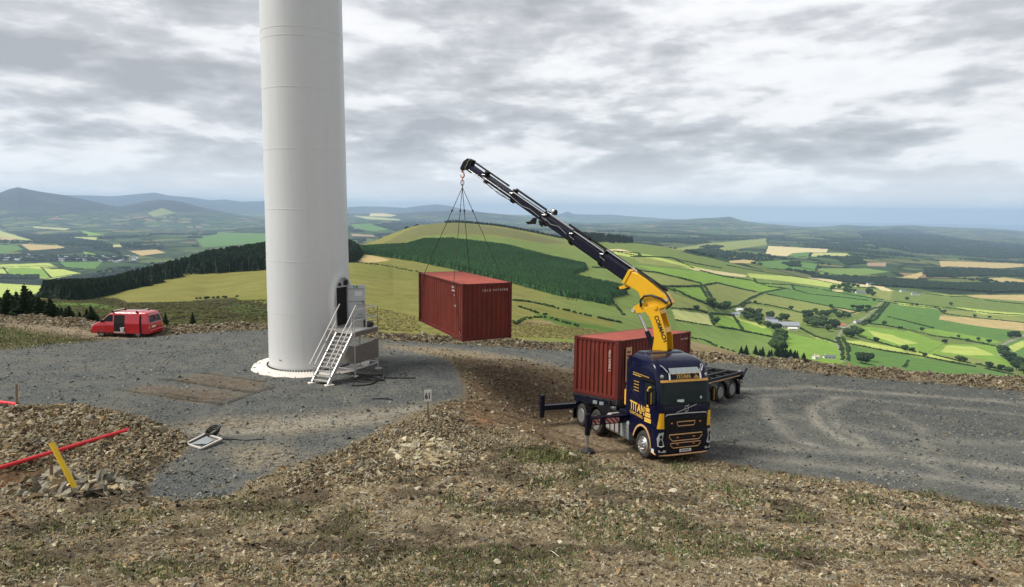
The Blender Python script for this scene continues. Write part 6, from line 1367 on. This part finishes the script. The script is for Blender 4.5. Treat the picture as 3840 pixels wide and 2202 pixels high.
# hedgerows
BUSH = [ico(1, .28, .8, s) for s in range(5)]
HEDGES = [Z5(p) for p in [[(230,345),(330,355),(480,390),(600,420),(612,436)],[(190,262),(270,262),(430,268),(560,330)],[(612,436),(520,440),(380,440),(240,432)],[(600,345),(740,380),(900,402),(1010,440),(1110,450)],[(610,435),(700,418),(850,455),(970,480)],
    [(600,438),(650,520)],[(625,436),(672,520)],[(380,440),(500,490),(640,545),(740,575),(830,555),(900,510),(980,475),(1110,450)],[(1110,450),(1160,460),(1260,485),(1460,505),(1620,525),(1700,530)],[(1000,485),(1180,520),(1380,560),(1500,580),(1560,590)],
    [(900,535),(1000,550),(1140,580),(1240,606)],[(920,390),(940,420),(1150,430),(1160,460)],[(1150,430),(1300,452),(1500,490),(1700,520)],[(420,570),(580,580),(650,600),(800,612)],[(450,640),(660,675),(800,695),(1040,745)],[(655,600),(682,675)],[(800,620),(860,710)],
    [(550,750),(620,760),(700,800),(830,838)],[(1200,690),(1290,740),(1430,782)],[(1490,782),(1700,825),(1930,860),(2100,895),(2300,930),(2539,985)],[(1560,742),(1650,770),(1760,800),(1850,825),(2000,850),(2150,885),(2300,915),(2450,950)],
    [(1600,662),(1700,672),(1850,702),(2000,737),(2200,762),(2320,785)],[(1700,532),(1850,552),(2030,572),(2060,602),(2200,622),(2400,642),(2539,657)],[(1760,530),(1900,545),(2120,572),(2350,602),(2539,612)],[(2380,800),(2400,850),(2480,905),(2539,930)],
    [(1820,922),(1850,880)],[(1900,475),(2100,500),(2190,500),(2350,528),(2539,545)],[(1455,885),(1445,800),(1420,745)],[(1490,885),(1482,800),(1450,745)],[(1550,665),(1620,632),(1690,560),(1712,535)],[(1575,672),(1650,635),(1712,560),(1730,540)],
    [(100,232),(230,258),(420,268),(560,300),(730,330)],[(760,312),(900,340),(1060,365),(1300,400),(1440,430),(1600,448)],[(1080,300),(1300,345),(1500,385),(1700,392)],[(985,250),(1120,262),(1260,262),(1480,262),(1560,270)],[(1005,195),(985,250)],[(1370,215),(1360,238),(1262,236),(1258,265)],[(1005,193),(1200,195),(1370,212),(1480,238),(1700,280)],
    [(1720,620),(2000,690)],[(2100,745),(2300,785),(2380,800)],[(240,262),(230,240),(80,228)],[(430,450),(560,515)],[(1930,330),(2100,320),(2400,335),(2539,330)],[(2030,285),(2200,290),(2539,303)],[(1690,560),(1500,600),(1380,565)],
    [(900,535),(860,545),(838,580)],[(930,290),(1100,280),(1300,302)],[(1000,330),(1290,352),(1310,300)]]]
HEDGES += [Z7(p) for p in [[(90,598),(330,622),(680,690)],[(1590,960),(1750,975),(1950,1020),(2150,1070),(2400,1130),(2640,1175)],[(1640,1020),(1760,1060),(1890,1100)],[(1590,1190),(1700,1135),(1890,1120)],[(2100,945),(2200,960)],[(1940,1130),(2100,1180),(2280,1225)],[(2500,930),(2560,1010),(2640,1100)],[(1640,460),(1620,560),(1660,640)],[(2290,640),(2420,650),(2500,655)]]]
HEDGES += [Z6(p) for p in [[(1815,815),(1590,842),(1300,860)],[(0,640),(300,632),(600,652)],[(280,640),(350,715)],[(20,640),(70,705)],[(390,600),(440,642),(640,655)],[(0,738),(330,740),(520,722)],[(100,705),(300,720),(560,682)],[(0,560),(300,545),(540,552)],[(120,490),(200,528),(400,520),(460,505)]]]
pts, sz = [], []
for L in HEDGES:
    prev = None
    for i in range(len(L)-1):
        (x0, y0), (x1, y1) = L[i], L[i+1]; a, ia = far_hit(x0, y0, .8, 7); b, ib = far_hit(x1, y1, .8, 7); Ls = np.linalg.norm(b-a)
        if Ls > 2500: continue
        n = int(Ls/max(2.2, a[1]/900))+1
        for k in range(n):
            t = (k+.5*RNG.random())/n; X, Y = x0+(x1-x0)*t, y0+(y1-y0)*t; p, _ = far_hit(X, Y, .8, 7)
            if vnoise(np.array([p[0]/14]), np.array([p[1]/14]), 3)[0] < .17: continue
            pts.append(p+np.array((RNG.normal(0, .7), RNG.normal(0, .7), .3))); g = vnoise(np.array([p[0]/30]), np.array([p[1]/30]), 5)[0]
            s = (1.25+1.0*g+.5*RNG.random())*(1 if p[1] > 700 else .45 if p[1] > 300 else .32); s *= 1+max(0, (p[1]-2200)/5000); sz.append((s, s, s*1.0))
P, S = np.array(pts), np.array(sz)
o = scatter('hedgerow', BUSH, P, S, 'bush', tints(len(P), (.024, .048, .016), .4)); tag(o, 'network of dark green hedgerows dividing the fields', 'hedgerows', kind='stuff')
# far woods in the valleys: blobs of canopy
allp = []
for poly, n, lo, hi in [(Z5([(1300,378),(1700,390),(2050,425),(2539,425),(2700,440),(2700,480),(2539,470),(2100,488),(1900,452),(1700,440),(1450,412)]), 5000, 4.2, 7), (Z5([(1540,115),(1800,88),(2100,150),(2539,195),(2700,210),(2700,280),(2050,250),(1900,240),(1650,200)]), 4500, 5, 8),
    (Z5([(430,235),(640,215),(720,222),(680,262),(500,250)]), 500, 4.2, 7), (Z5([(1390,262),(1560,278),(1590,300),(1480,312)]), 400, 4.2, 7), (Z5([(1940,330),(2300,335),(2539,352),(2539,380),(2300,378),(1960,385)]), 1100, 4.2, 7), (Z5([(1100,300),(1190,290),(1200,318),(1120,322)]), 90, 4.2, 6), (Z5([(740,200),(640,195),(600,205),(700,212)]), 120, 4.2, 7),
    (Z6([(120,410),(370,430),(700,470),(840,560),(600,500),(250,465)]), 1500, 4.3, 7), (Z6([(-100,590),(300,600),(900,588),(820,560),(300,562),(-100,570)]), 700, 4.3, 7), (Z6([(0,695),(260,700),(255,722),(0,722)]), 130, 4.3, 7), (Z7([(560,205),(1000,215),(800,250),(560,320),(250,240)]), 1500, 4.1, 8)]:
    q = sample_far(poly, n, lo, hi); allp.append(q)
m_ = (seg > 4.5) & (seg < 6.6) & (fbm(fx/330, fy/330, 4, 140) > .17) & (base[..., 3] < .5) & (fx/fy > -.85) & (fx/fy < .85); i, j = np.nonzero(m_[:-1, :-1]); ar = np.abs((fx[i, j+1]-fx[i, j])*(fy[i+1, j]-fy[i, j])); k = RNG.choice(len(i), 9000, p=ar/ar.sum()); allp.append(np.stack([fx[i[k], j[k]], fy[i[k], j[k]], fz[i[k], j[k]]], -1)+RNG.normal(0, 3, (9000, 3))*(1, 1, 0))
P = np.concatenate(allp); S = (6+5*RNG.random((len(P), 1)))*np.ones((1, 3))*np.clip(P[:, 1:2]/3500, .8, 2.2); P[:, 2] += 2
o = scatter('valley_woods', BUSH, P, S, 'bush', tints(len(P), (.016, .030, .016), .3)); tag(o, 'dark woods spread over the far valley floor', 'woodland', kind='stuff')
# heather, rushes and low scrub on the slope behind the bank
q1 = sample_far(Z6([(380,850),(800,850),(870,885),(1820,860),(1840,1090),(1040,1070),(380,1040),(-200,1000),(-200,860),(300,850)]), 15000, .25, 3.2)
q2 = sample_far(Z7([(0,1000),(400,1050),(700,1130),(700,1260),(300,1240),(0,1200)]), 1500, .25, 2.5); q3 = sample_far(Z7([(1560,1150),(2300,1230),(2640,1300),(2640,1350),(1560,1300)]), 3500, .25, 2.5)
P = np.concatenate([q1, q2, q3]); S = (.16+.30*RNG.random((len(P), 1)))*np.ones((1, 3)); S[:, 2] *= .8
tt = np.concatenate([tints(len(q1), (.060, .062, .020), .5), tints(len(q2)+len(q3), (.16, .14, .05), .5)])
o = scatter('heather_scrub', BUSH, P, S, 'bush', tt); tag(o, 'low heather and rush scrub on the slope just behind the stone bank', 'scrub', kind='stuff')

# ------------------------------------------------------------------ individual trees
M['bark'] = plain('tree_bark', (.07, .05, .035), .9, var=.3, scale=6)
def tree_proto(name, crown, mat, tint, h):
    root = bpy.data.objects.new(name, None); COL.objects.link(root)
    V, F = crown; c = mesh_np('crown', V, F, mat, tints(len(V), tint, .12)); c.parent = root
    t = MB().tube([(0, 0, -.03), (.01, 0, .2), (0, .01, .45), (0, 0, .75)], [.030, .024, .016, .006], 7).build('trunk', 'bark', root); root.scale = (h, h, h); return root
used = {}
def put_tree(kind, p, h, label, cat, group, wide=1.0):
    if kind not in used: r = used[kind] = tree_proto(*PROTOS[kind]); first = True
    else: r = copy_tree(used[kind]); first = False
    r.location = tuple(p); r.scale = (h*wide, h*wide, h); r.rotation_euler = (0, 0, RNG.random()*6.28); tag(r, label, cat, group); return r
PROTOS = {}
for i in range(4): PROTOS['b%d' % i] = ('broadleaf_tree', broadleaf(i+3, 13), 'bush', ((.030, .062, .018), (.022, .045, .016), (.050, .085, .028), (.018, .036, .015))[i], 8)
for i in range(3): PROTOS['c%d' % i] = ('conifer_tree', conifer_branchy(40+i, 15, 10), 'needles', ((.020, .042, .018), (.026, .052, .020), (.018, .036, .018))[i], 6)
GROVES = [([(860,600),(930,590),(1000,640),(1010,690),(930,670),(850,630)], 22, 'b', (7, 11), 'light green broadleaf tree in the grove beside the farm barns', 'grove trees left of the farm barns'),
    ([(1000,620),(1110,622),(1110,652),(1010,650)], 9, 'b', (8, 11), 'dark broadleaf tree in the row behind the long farm barn', 'trees behind the long barn'),
    ([(1220,625),(1280,605),(1330,660),(1420,690),(1400,712),(1230,692)], 22, 'b', (9, 14), 'dark broadleaf tree in the wood between the barns and the red-roofed house', 'wood between barns and lane'),
    ([(1280,598),(1420,602),(1500,622),(1490,642),(1300,622)], 16, 'b', (8, 11), 'tree in the row north of the farm above the lane', 'tree row above the farm'),
    ([(1510,572),(1620,577),(1600,602),(1510,600)], 9, 'b', (8, 11), 'tree in the small clump on the near side of the country lane', 'clump by the lane'),
    ([(1465,705),(1540,705),(1550,760),(1465,755)], 9, 'b', (9, 13), 'round broadleaf tree right of the lane bend', 'trees right of the lane bend'),
    ([(1030,700),(1070,700),(1100,765),(1095,850),(1050,830),(1060,750)], 17, 'b', (9, 13), 'tree in the thick line running down from the barns to the stone bank', 'tree line below the barns'),
    ([(835,842),(1100,852),(1240,875),(1240,885),(835,872)], 34, 'c', (5, 8), 'dark conifer in the belt just above the stone bank behind the trailer', 'conifer belt behind the trailer'),
    ([(1360,442),(1500,432),(1620,472),(1630,498),(1450,472),(1370,462)], 26, 'b', (10, 14), 'broadleaf tree in the grey-green wood beyond the fields', 'wood beyond the fields'),
    ([(2385,812),(2430,835),(2500,908),(2539,918),(2600,1000),(2500,960),(2460,905),(2395,855)], 20, 'b', (9, 14), 'dark tree along the lane at the right edge of the photo', 'trees along the right-hand lane'),
    ([(2440,735),(2500,725),(2510,748),(2450,755)], 6, 'b', (9, 12), 'dark tree in the clump at the head of the right-hand lane', 'clump at the lane head'),
    ([(1550,880),(1630,885),(1630,905),(1550,905)], 5, 'b', (8, 11), 'dark tree in the clump just above the stone bank right of the lane', 'clump above the bank'),
    ([(640,520),(680,520),(690,560),(760,560),(765,592),(650,585)], 9, 'b', (9, 13), 'tree in the clump around the small white farmhouse', 'trees by the small farmhouse')]
for poly, n, k, (h0_, h1_), lab, grp in GROVES:
    P = sample_far(Z5(poly), n, .3, 6)
    for p in P: put_tree(k+str(RNG.integers(0, 4 if k == 'b' else 3)), p-(0, 0, .3), h0_+(h1_-h0_)*RNG.random(), lab, 'tree', grp, 1.15 if k == 'b' else 1.25)
for x, y in [(1842,520),(2100,552),(2060,597),(1830,827),(1870,832),(2062,780),(2150,886),(2180,890),(2325,780),(2200,770),(2260,762),(1640,528),(580,583),(1380,562),(1140,578),(1610,657),(1800,700),(1700,670),(1925,705),(2150,745),(1940,860),(1870,553),(1900,556),(2010,567),(2240,625),(2330,632),(1650,770),(2330,925),(2400,940),(2450,955),(930,540),(700,660)]:
    p, _ = far_hit(*Z5([(x, y)])[0], .3, 6); put_tree('b'+str(RNG.integers(0, 4)), p-(0, 0, .3), 5+4*RNG.random(), 'lone round tree standing in a hedgerow between the green fields', 'tree', 'hedgerow trees among the fields', 1.2)
near = [(8,1196,1108),(38,1200,1078),(52,1190,1100),(69,1198,1086),(86,1192,1108),(102,1205,1060),(124,1204,1083),(138,1200,1102),(152,1208,1104),(172,1206,1118),(192,1212,1110),(210,1210,1132),(20,1208,1128),(60,1210,1120),(118,1214,1110),(-30,1196,1090),(-60,1190,1100),(234,1214,1146),(262,1222,1142),(275,1216,1160),(300,1226,1168),(330,1226,1156),(346,1228,1142),(368,1230,1172),(395,1222,1180)]
near += [(X+7*RNG.normal(), Y+3, T+12+14*RNG.random()) for X, Y, T in near for _ in (0, 1)]
for X, Y, T in near:
    p, _ = far_hit(X, Y+4, .05, 3); h = (Y+6-T)/FPX*p[1]*1.06; put_tree('c'+str(RNG.integers(0, 3)), p-(0, 0, .15), h, 'dark young conifer in the thicket behind the stone bank left of the red van', 'conifer', 'young conifers left of the van', 1.35)
for X, Y, T, lab in [(624,1222,1170,'small self-sown conifer just right of the red van'), (723,1222,1166,'thin little conifer standing alone behind the bank between van and tower')]:
    p, _ = far_hit(X, Y+4, .05, 3); h = (Y+6-T)/FPX*p[1]*1.06; put_tree('c1', p-(0, 0, .1), h, lab, 'conifer', None, .9)
# ------------------------------------------------------------------ houses
M['render_white'] = plain('white_render', (.72, .71, .68), .8, var=.05, scale=.5); M['slate'] = plain('slate_roof', (.14, .15, .18), .6, var=.15, scale=.6); M['tin'] = plain('tin_roof', (.34, .36, .42), .45, .2, var=.1, scale=.4)
M['brickred'] = plain('red_tile', (.40, .13, .08), .8, var=.15, scale=.5); M['stone_wall'] = plain('yard_wall', (.52, .46, .38), .9, var=.12, scale=.4)
def house(X, Y, w, l, h, yaw, wall, roof, label, cat='house', group=None, name='house', rh=None):
    p, _ = far_hit(X, Y, .3, 7); o = empty(name, Matrix.Translation(Vector(p))@Matrix.Rotation(math.radians(yaw), 4, 'Z'), label, cat, group); rh = rh or w*.32
    MB().prism([(-w/2, -1), (w/2, -1), (w/2, h), (0, h+rh), (-w/2, h)], (-l/2, 0, 0), (0, 1, 0), (0, 0, 1), (l, 0, 0)).build('wall', wall, o)
    e = .4; b = MB()
    for s in (-1, 1): b.prism([(s*(w/2+e), h-e*rh/(w/2)+.12), (0, h+rh+.12), (0, h+rh+.35), (s*(w/2+e), h-e*rh/(w/2)+.35)], (-l/2-.3, 0, 0), (0, 1, 0), (0, 0, 1), (l+.6, 0, 0))
    b.build('roof', roof, o)
    if h < 4:
        for k in range(int(l/3.2)):
            x = -l/2+1.6+k*3.2; MB().bb(x-.5, x+.5, -w/2-.03, -w/2+.02, 1.0, 2.2).build('window', 'glass', o)
        MB().bb(-l/2+.6, -l/2+1.3, -.4, .4, h+rh-.3, h+rh+1.1).build('chimney', wall, o)
    return o
house(2956, 1228, 13, 27, 3.6, -6, 'stone_wall', 'tin', 'long farm barn with a blue-grey tin roof, the largest building in the valley', 'barn', None, 'farm_barn')
house(2893, 1216, 11, 16, 3.2, -6, 'render_white', 'tin', 'white-walled barn with tin roof just left of the long barn', 'barn', None, 'farm_barn')
house(2888, 1204, 8, 14, 3.4, -6, 'stone_wall', 'slate', 'narrow slate-roofed shed behind the white-walled barn', 'shed', None, 'farm_shed')
house(2972, 1238, 5, 12, 2.2, -2, 'render_white', 'render_white', 'low white outbuilding in the yard in front of the long barn', 'outbuilding', None, 'outbuilding')
house(2771, 1170, 7, 10, 3, 25, 'render_white', 'render_white', 'small white farmhouse among trees left of the barns', 'house'); house(2757, 1184, 7, 12, 2.6, -10, 'render_white', 'tin', 'pale tin-roofed shed below the small white farmhouse', 'shed', None, 'farm_shed')
house(3154, 1227, 8, 13, 3, -25, 'render_white', 'brickred', 'house with red tiled roof where the lane bends', 'house'); house(3084, 1226, 6, 8, 2.8, 10, 'render_white', 'slate', 'tiny white cottage half hidden in the dark wood', 'cottage', None, 'cottage')
house(3214, 1213, 7, 9, 2.8, 10, 'render_white', 'slate', 'white cottage at the foot of the straight lane', 'cottage', None, 'cottage'); house(3058, 1347, 4, 5, 2.2, 20, 'render_white', 'stone_wall', 'small white cottage peeping over the stone bank, left of its neighbour', 'cottage', None, 'cottage')
house(3108, 1347, 4.5, 10, 2.0, -4, 'render_white', 'slate', 'long white bungalow with slate roof peeping over the stone bank', 'bungalow', None, 'bungalow')
house(3228, 1101, 10, 28, 3, -4, 'render_white', 'slate', 'pale long farm shed at the edge of the grey-green wood', 'shed', None, 'farm_shed'); house(3386, 1096, 9, 14, 3.5, 0, 'render_white', 'slate', 'white house near the wood beyond the fields, left of the pair', 'house'); house(3432, 1107, 9, 18, 3.5, -15, 'render_white', 'slate', 'white house near the wood beyond the fields, right of the pair', 'house')
house(3262, 1070, 10, 20, 3.5, 0, 'render_white', 'slate', 'distant white farmhouse on the edge of the pale stubble field', 'house')
vill = []
for k in range(62):
    x = 940*RNG.random()**.9; y = 562+40*RNG.random()+(-20+40*(x/900))*.4; X, Y = Z6([(x, y)])[0]
    if k < 3: o = house(X, Y, 10, 13+6*k, 3.6+.6, RNG.random()*90, ('render_white', 'stone_wall', 'render_white')[k], ('slate', 'slate', 'tin')[k], 'one of the small pale houses of the far village', 'house', 'houses of the far village', 'village_house'); vill.append(o)
    else:
        p, _ = far_hit(X, Y, 4, 7); c = copy_tree(vill[k % 3]); c.matrix_world = Matrix.Translation(Vector(p))@Matrix.Rotation(RNG.random()*3, 4, 'Z')

# ================================================================== loose stones, litter, grass
m = MatB('loose_stone', 0.92, 0, 0.2); t = m.attr('tint').outputs['Color']; n_ = m.noise(14, 5, .65, m.coord())
m.color(m.mix(m.ramp(n_, [(.35, 0.0), (.65, 1.0)]), m.mix(1.0, t, (.62, .60, .56), 'MULTIPLY'), m.mix(1.0, t, (1.2, 1.2, 1.15), 'MULTIPLY'))); M['stone'] = m.m
m = MatB('grass_blade', 0.8, 0, 0.2); m.color(m.attr('tint').outputs['Color']); M['blade'] = m.m
cell = np.abs((gx[:-1, 1:]-gx[:-1, :-1])*(gy[1:, :-1]-gy[:-1, :-1]))
def pick(w, n):
    p = (w[:-1, :-1]*cell).ravel(); p = p/p.sum(); k = RNG.choice(p.size, n, p=p); i, j = k//(NU-1), k % (NU-1); a, b = RNG.random(n), RNG.random(n)
    g = lambda A_: A_[i, j]*(1-a)*(1-b)+A_[i+1, j]*a*(1-b)+A_[i, j+1]*(1-a)*b+A_[i+1, j+1]*a*b
    return np.stack([g(gx), g(gy), g(gz)], -1), (i, j)
def stones(name, P, size, flat, cols, label, cat='stones', tilt=.5):
    n = len(P); c = np.array([[x, y, z] for z in (-1, 1) for y in (-1, 1) for x in (-1, 1)], float)[None]*(1+(RNG.random((n, 8, 3))-.5)*.9)
    c[:, 4:, :2] *= .72; c[..., 0] *= (size*(.8+1.1*RNG.random(n)))[:, None]; c[..., 1] *= (size*(.45+.5*RNG.random(n)))[:, None]; c[..., 2] *= (size*flat*(.5+RNG.random(n)))[:, None]
    a = RNG.random(n)*2*PI; tx = RNG.normal(0, tilt, n); ty = RNG.normal(0, tilt, n)
    ca, sa_ = np.cos(tx)[:, None], np.sin(tx)[:, None]; y, z = c[..., 1]*ca-c[..., 2]*sa_, c[..., 1]*sa_+c[..., 2]*ca; x = c[..., 0]
    cb, sb_ = np.cos(ty)[:, None], np.sin(ty)[:, None]; x, z = x*cb+z*sb_, -x*sb_+z*cb; cc_, sc2 = np.cos(a)[:, None], np.sin(a)[:, None]; x, y = x*cc_-y*sc2, x*sc2+y*cc_
    V = np.stack([x, y, z], -1)+P[:, None, :]; F = np.array([(0, 2, 3, 1), (4, 5, 7, 6), (0, 1, 5, 4), (2, 6, 7, 3), (0, 4, 6, 2), (1, 3, 7, 5)])[None]+(np.arange(n)*8)[:, None, None]
    o = mesh_np(name, V.reshape(-1, 3), F.reshape(-1, 4), 'stone', np.repeat(cols, 8, 0)); tag(o, label, cat, kind='stuff'); return o
PALS = np.array([(.37,.30,.19),(.29,.23,.14),(.22,.165,.10),(.46,.40,.28),(.15,.105,.062),(.27,.24,.18),(.085,.058,.036),(.31,.21,.11),(.20,.18,.145)])
def pal(n, w=None): return PALS[RNG.choice(len(PALS), n, p=w)]*(.8+.4*RNG.random((n, 1)))*np.array((.95, .98, 1.02))
inner = (dd < -.6); fg = rub*inner*(1-mR*.8)*(1-mV*.6)
clump = np.clip(.55+1.1*fbm(gx*.55, gy*.55, 4, 160), .35, 2)
pathw = 1.0
P, _ = pick(fg*clump/np.clip(gy, 7, 40)**1.0, 250000); sz = np.exp(RNG.normal(math.log(.0150), .55, len(P)))*np.clip(P[:, 1]/12, .7, 1.4); sz = np.minimum(sz, .07); P[:, 2] += sz*.12
dk = 1-.55*np.clip((fbm(P[:, 0]*.8, P[:, 1]*.8, 4, 210)-.06)*4, 0, 1); kp = RNG.random(len(P)) < (.25+.75*dk); P, sz, dk = P[kp], sz[kp], dk[kp]
stones('rubble', P, sz, .26, pal(len(P))*dk[:, None], 'scattered flat shale fragments covering the near slope', tilt=.55)
# the stone bank
bw = np.exp(-((dd-1.0)/.95)**2)*(dd > -.6); P, _ = pick(bw*(.4+np.clip(fbm(gx*1.3, gy*1.3, 2, 170)+.5, 0, 1)), 46000); sz = np.minimum(np.exp(RNG.normal(math.log(.038), .50, len(P))), .15); P[:, 2] += sz*.2
stones('bank_stones', P, sz, .50, pal(len(P), [.12,.20,.20,.07,.16,.10,.07,.04,.04])*np.array((.84, .86, .90)), 'broken brown and pale stones heaped along the outer bank', tilt=.8)
# heaps of bigger slabs
def heap(poly, n, med, mx, name, label, w=None, flat=.32):
    pm = pip(PX, PY, D_(poly))*1.0*inner; P, _ = pick(pm, n); sz = np.minimum(np.exp(RNG.normal(math.log(med), .5, n)), mx); P[:, 2] += sz*.25+RNG.random(n)*.05; stones(name, P, sz, flat, pal(n, w), label, tilt=.65)
heap([(0,1012),(200,1008),(330,1032),(430,1068),(465,1105),(380,1150),(300,1180),(0,1165)], 15000, .029, .13, 'slab_heap', 'heap of grey and tan stone slabs at left beside the red pole', [.09,.17,.20,.07,.14,.16,.06,.05,.06])
heap([(0,1230),(60,1195),(190,1180),(330,1190),(340,1225),(180,1240)], 900, .065, .22, 'dark_slabs', 'row of dark flat slabs at the foot of the yellow pole', [.05,.08,.10,.08,.12,.25,.10,.04,.18])
heap([(985,1095),(1060,1085),(1135,1110),(1140,1150),(1080,1172),(1000,1165),(975,1130)], 700, .052, .14, 'pale_rocks', 'patch of pale angular rocks on the mound below the sign', [.30,.12,.02,.40,.0,.12,.0,.04,.0], .45)
heap([(860,1110),(990,1050),(1100,1020),(1160,1060),(1200,1120),(1140,1180),(900,1200),(700,1235),(720,1175)], 10000, .021, .08, 'mound_stones', 'brown shale stones over the mound below the sign')
heap([(1120,890),(1290,892),(1425,930),(1420,1000),(1300,1040),(1160,985)], 2200, .022, .08, 'bank_debris', 'small stones on the dark earth slope left of the truck')
# pale chips on the gravel
P, _ = pick(mG*inner*(.3+np.clip(fbm(gx*.8, gy*.8, 3, 175)+.4, 0, 1))/np.clip(gy, 10, 50), 26000); sz = np.minimum(np.exp(RNG.normal(math.log(.020), .45, len(P))), .07)
c_ = np.array([(.11,.12,.12),(.17,.18,.17),(.27,.27,.25),(.07,.08,.085),(.22,.20,.15)])[RNG.integers(0, 5, len(P))]; stones('gravel_chips', P, sz, .7, c_, 'loose grey gravel chips over the crane pad', 'gravel', .8)
# larger single rocks that catch the eye
RK = [(1421,1131),(1440,1168),(1668,1222),(1900,1195),(2380,1340),(1234,1395),(1035,1213),(185,1020)]
rv, rf = ico(2, .22, .55, 3); proto = None
for k, (x, y) in enumerate(RK):
    p = gp_(x*1.5124, y*1.5124); s = (.065+.05*RNG.random())*np.clip(p[1]/16, .6, 1.3)
    if proto is None: proto = r = mesh_np('rock', rv, rf, 'stone', np.tile(np.array([[.46, .41, .32]]), (len(rv), 1)))
    else: r = proto.copy(); COL.objects.link(r)
    r.location = tuple(p+(0, 0, s*.25)); r.scale = (s*1.3, s, s*.9); r.rotation_euler = (RNG.random()*.5, RNG.random()*.5, RNG.random()*6); tag(r, 'pale rock lying loose on the near slope', 'rock', 'pale loose rocks on the slope')
# dry stalks, roots and twigs
n = 5200; P, _ = pick(fg*clump/np.clip(gy, 7, 40)**1.2, n); a = RNG.random(n)*2*PI; L = np.minimum(np.exp(RNG.normal(math.log(.10), .6, n)), .6); w = .004+.010*L; d = np.stack([np.cos(a), np.sin(a), RNG.normal(0, .22, n)], -1); sd = np.stack([-np.sin(a), np.cos(a), np.zeros(n)], -1)
bend = RNG.normal(0, .18, n)[:, None]; mid_ = P+sd*bend*L[:, None]+(0, 0, .02); V = []
for q, ww in ((P-d*L[:, None]/2, .7), (mid_, 1.0), (P+d*L[:, None]/2, .5)):
    for k in range(3): an = k*2*PI/3; V.append(q+(sd*math.cos(an)+np.array((0, 0, 1.0))*math.sin(an))*(w*ww)[:, None]+(0, 0, .015))
V = np.stack(V, 1); F = np.array([(i*3+k, i*3+(k+1) % 3, (i+1)*3+(k+1) % 3, (i+1)*3+k) for i in range(2) for k in range(3)])[None]+(np.arange(n)*9)[:, None, None]
sc_ = np.array([(.46,.40,.30),(.30,.24,.16),(.55,.50,.42),(.16,.115,.07)])[RNG.integers(0, 4, n)]; o = mesh_np('dry_stalks', V.reshape(-1, 3), F.reshape(-1, 4), 'stone', np.repeat(sc_, 9, 0)); tag(o, 'dry stalks, roots and twigs littering the near slope', 'twigs', kind='stuff')
# a few branches large enough to see on their own
for k, ((x0, y0), (x1, y1), r_, lab) in enumerate([((1300,1112),(1352,1106),.035,'pale branch lying left of the stabiliser foot'),((2010,1243),(2062,1252),.03,'grey branch lying on the slope near the gravel edge'),((0,1280),(58,1286),.035,'bleached stick at the left edge of the foreground'),((2085,1242),(2125,1246),.025,'short grey stick right of the long grey branch'),((2410,1400),(2450,1418),.03,'twisted pale root at the bottom right'),((1140,1256),(1170,1252),.022,'short dark stick below the pale rocks'),((1455,1378),(1480,1392),.022,'pale stick at the bottom centre')]):
    a_, b_ = gp_(x0*1.5124, y0*1.5124), gp_(x1*1.5124, y1*1.5124); o = MB().tube([(0, 0, .03), (b_-a_)*.35+(0, .05, .10), (b_-a_)*.7+(0, -.05, .05), (b_-a_)+(0, 0, .02)], [r_, r_*.9, r_*.7, r_*.35], 7).build('branch', 'wood', None, smooth=True)
    MB().tube([(b_-a_)*.4+(0, 0, .09), (b_-a_)*.55+(.03, .16, .14)], [r_*.6, r_*.25], 6).build('side_twig', 'wood', o); o.location = tuple(a_); tag(o, lab, 'branch')
# grass: low tufts in patches
gm = np.clip(moss-.25, 0, 1)*1.3*fg*(gy < 24)
spots = [(1290,1128),(1400,1135),(880,1275),(1130,1240),(1190,1270),(250,1410),(60,1390),(1230,1370),(1700,1360),(1880,1360),(1560,1345),(2350,1310),(2450,1300),(2300,1225),(2130,1245),(380,1280),(430,1390),(560,1420),(1430,1180),(1340,1200),(1980,1290),(1850,1250)]
for x, y in spots: gm = np.maximum(gm, 1.6*np.exp(-(((PX-x*1.5124)/62)**2+((PY-y*1.5124)/24)**2)*(.8+vnoise(gx*4, gy*4, 6)))*fg)
gm = np.maximum(gm, .9*mV*(dd < -.5))
n = 20000; P, _ = pick(gm/np.clip(gy, 7, 40), n); a = RNG.random(n)*2*PI; h = .035+.065*RNG.random(n); w = .006+.006*RNG.random(n); ln = RNG.normal(0, .5, (n, 2)); h *= np.clip(P[:, 1]/12, .8, 1.8); w *= np.clip(P[:, 1]/10, .8, 2.2)
sd = np.stack([np.cos(a), np.sin(a), np.zeros(n)], -1)*w[:, None]; tip = P+np.c_[ln*h[:, None], h]; md = P+np.c_[ln*h[:, None]*.35, h*.6]
V = np.stack([P-sd, P+sd, md+sd*.7, md-sd*.7, tip+sd*.1, tip-sd*.1], 1); F = np.array([(0, 1, 2, 3), (3, 2, 4, 5)])[None]+(np.arange(n)*6)[:, None, None]
gc = np.array([(.060,.115,.026),(.11,.15,.045),(.17,.18,.075),(.040,.075,.022),(.25,.21,.11)])[RNG.choice(5, n, p=[.22,.25,.20,.15,.18])]*(.8+.4*RNG.random((n, 1)))
o = mesh_np('grass', V.reshape(-1, 3), F.reshape(-1, 4), 'blade', np.repeat(gc, 6, 0)); tag(o, 'sparse green grass tufts growing between the stones', 'grass', kind='stuff')

# ================================================================== the air
hm = bpy.data.materials.new('haze'); hm.use_nodes = True; hn = hm.node_tree.nodes; hn.clear(); ho = hn.new('ShaderNodeOutputMaterial'); hv_ = hn.new('ShaderNodeVolumePrincipled')
hv_.inputs['Color'].default_value = (.53, .73, 1.0, 1); hv_.inputs['Density'].default_value = 5.6e-5; hv_.inputs['Anisotropy'].default_value = 0.0; hm.node_tree.links.new(hv_.outputs[0], ho.inputs['Volume'])
M['haze'] = hm
b = MB(); b.bb(-44000, 44000, -60, 43500, -475, 470); hz_ = b.build('haze', 'haze'); tag(hz_, 'thin blue haze over the valley and the far mountains', 'haze', kind='stuff')
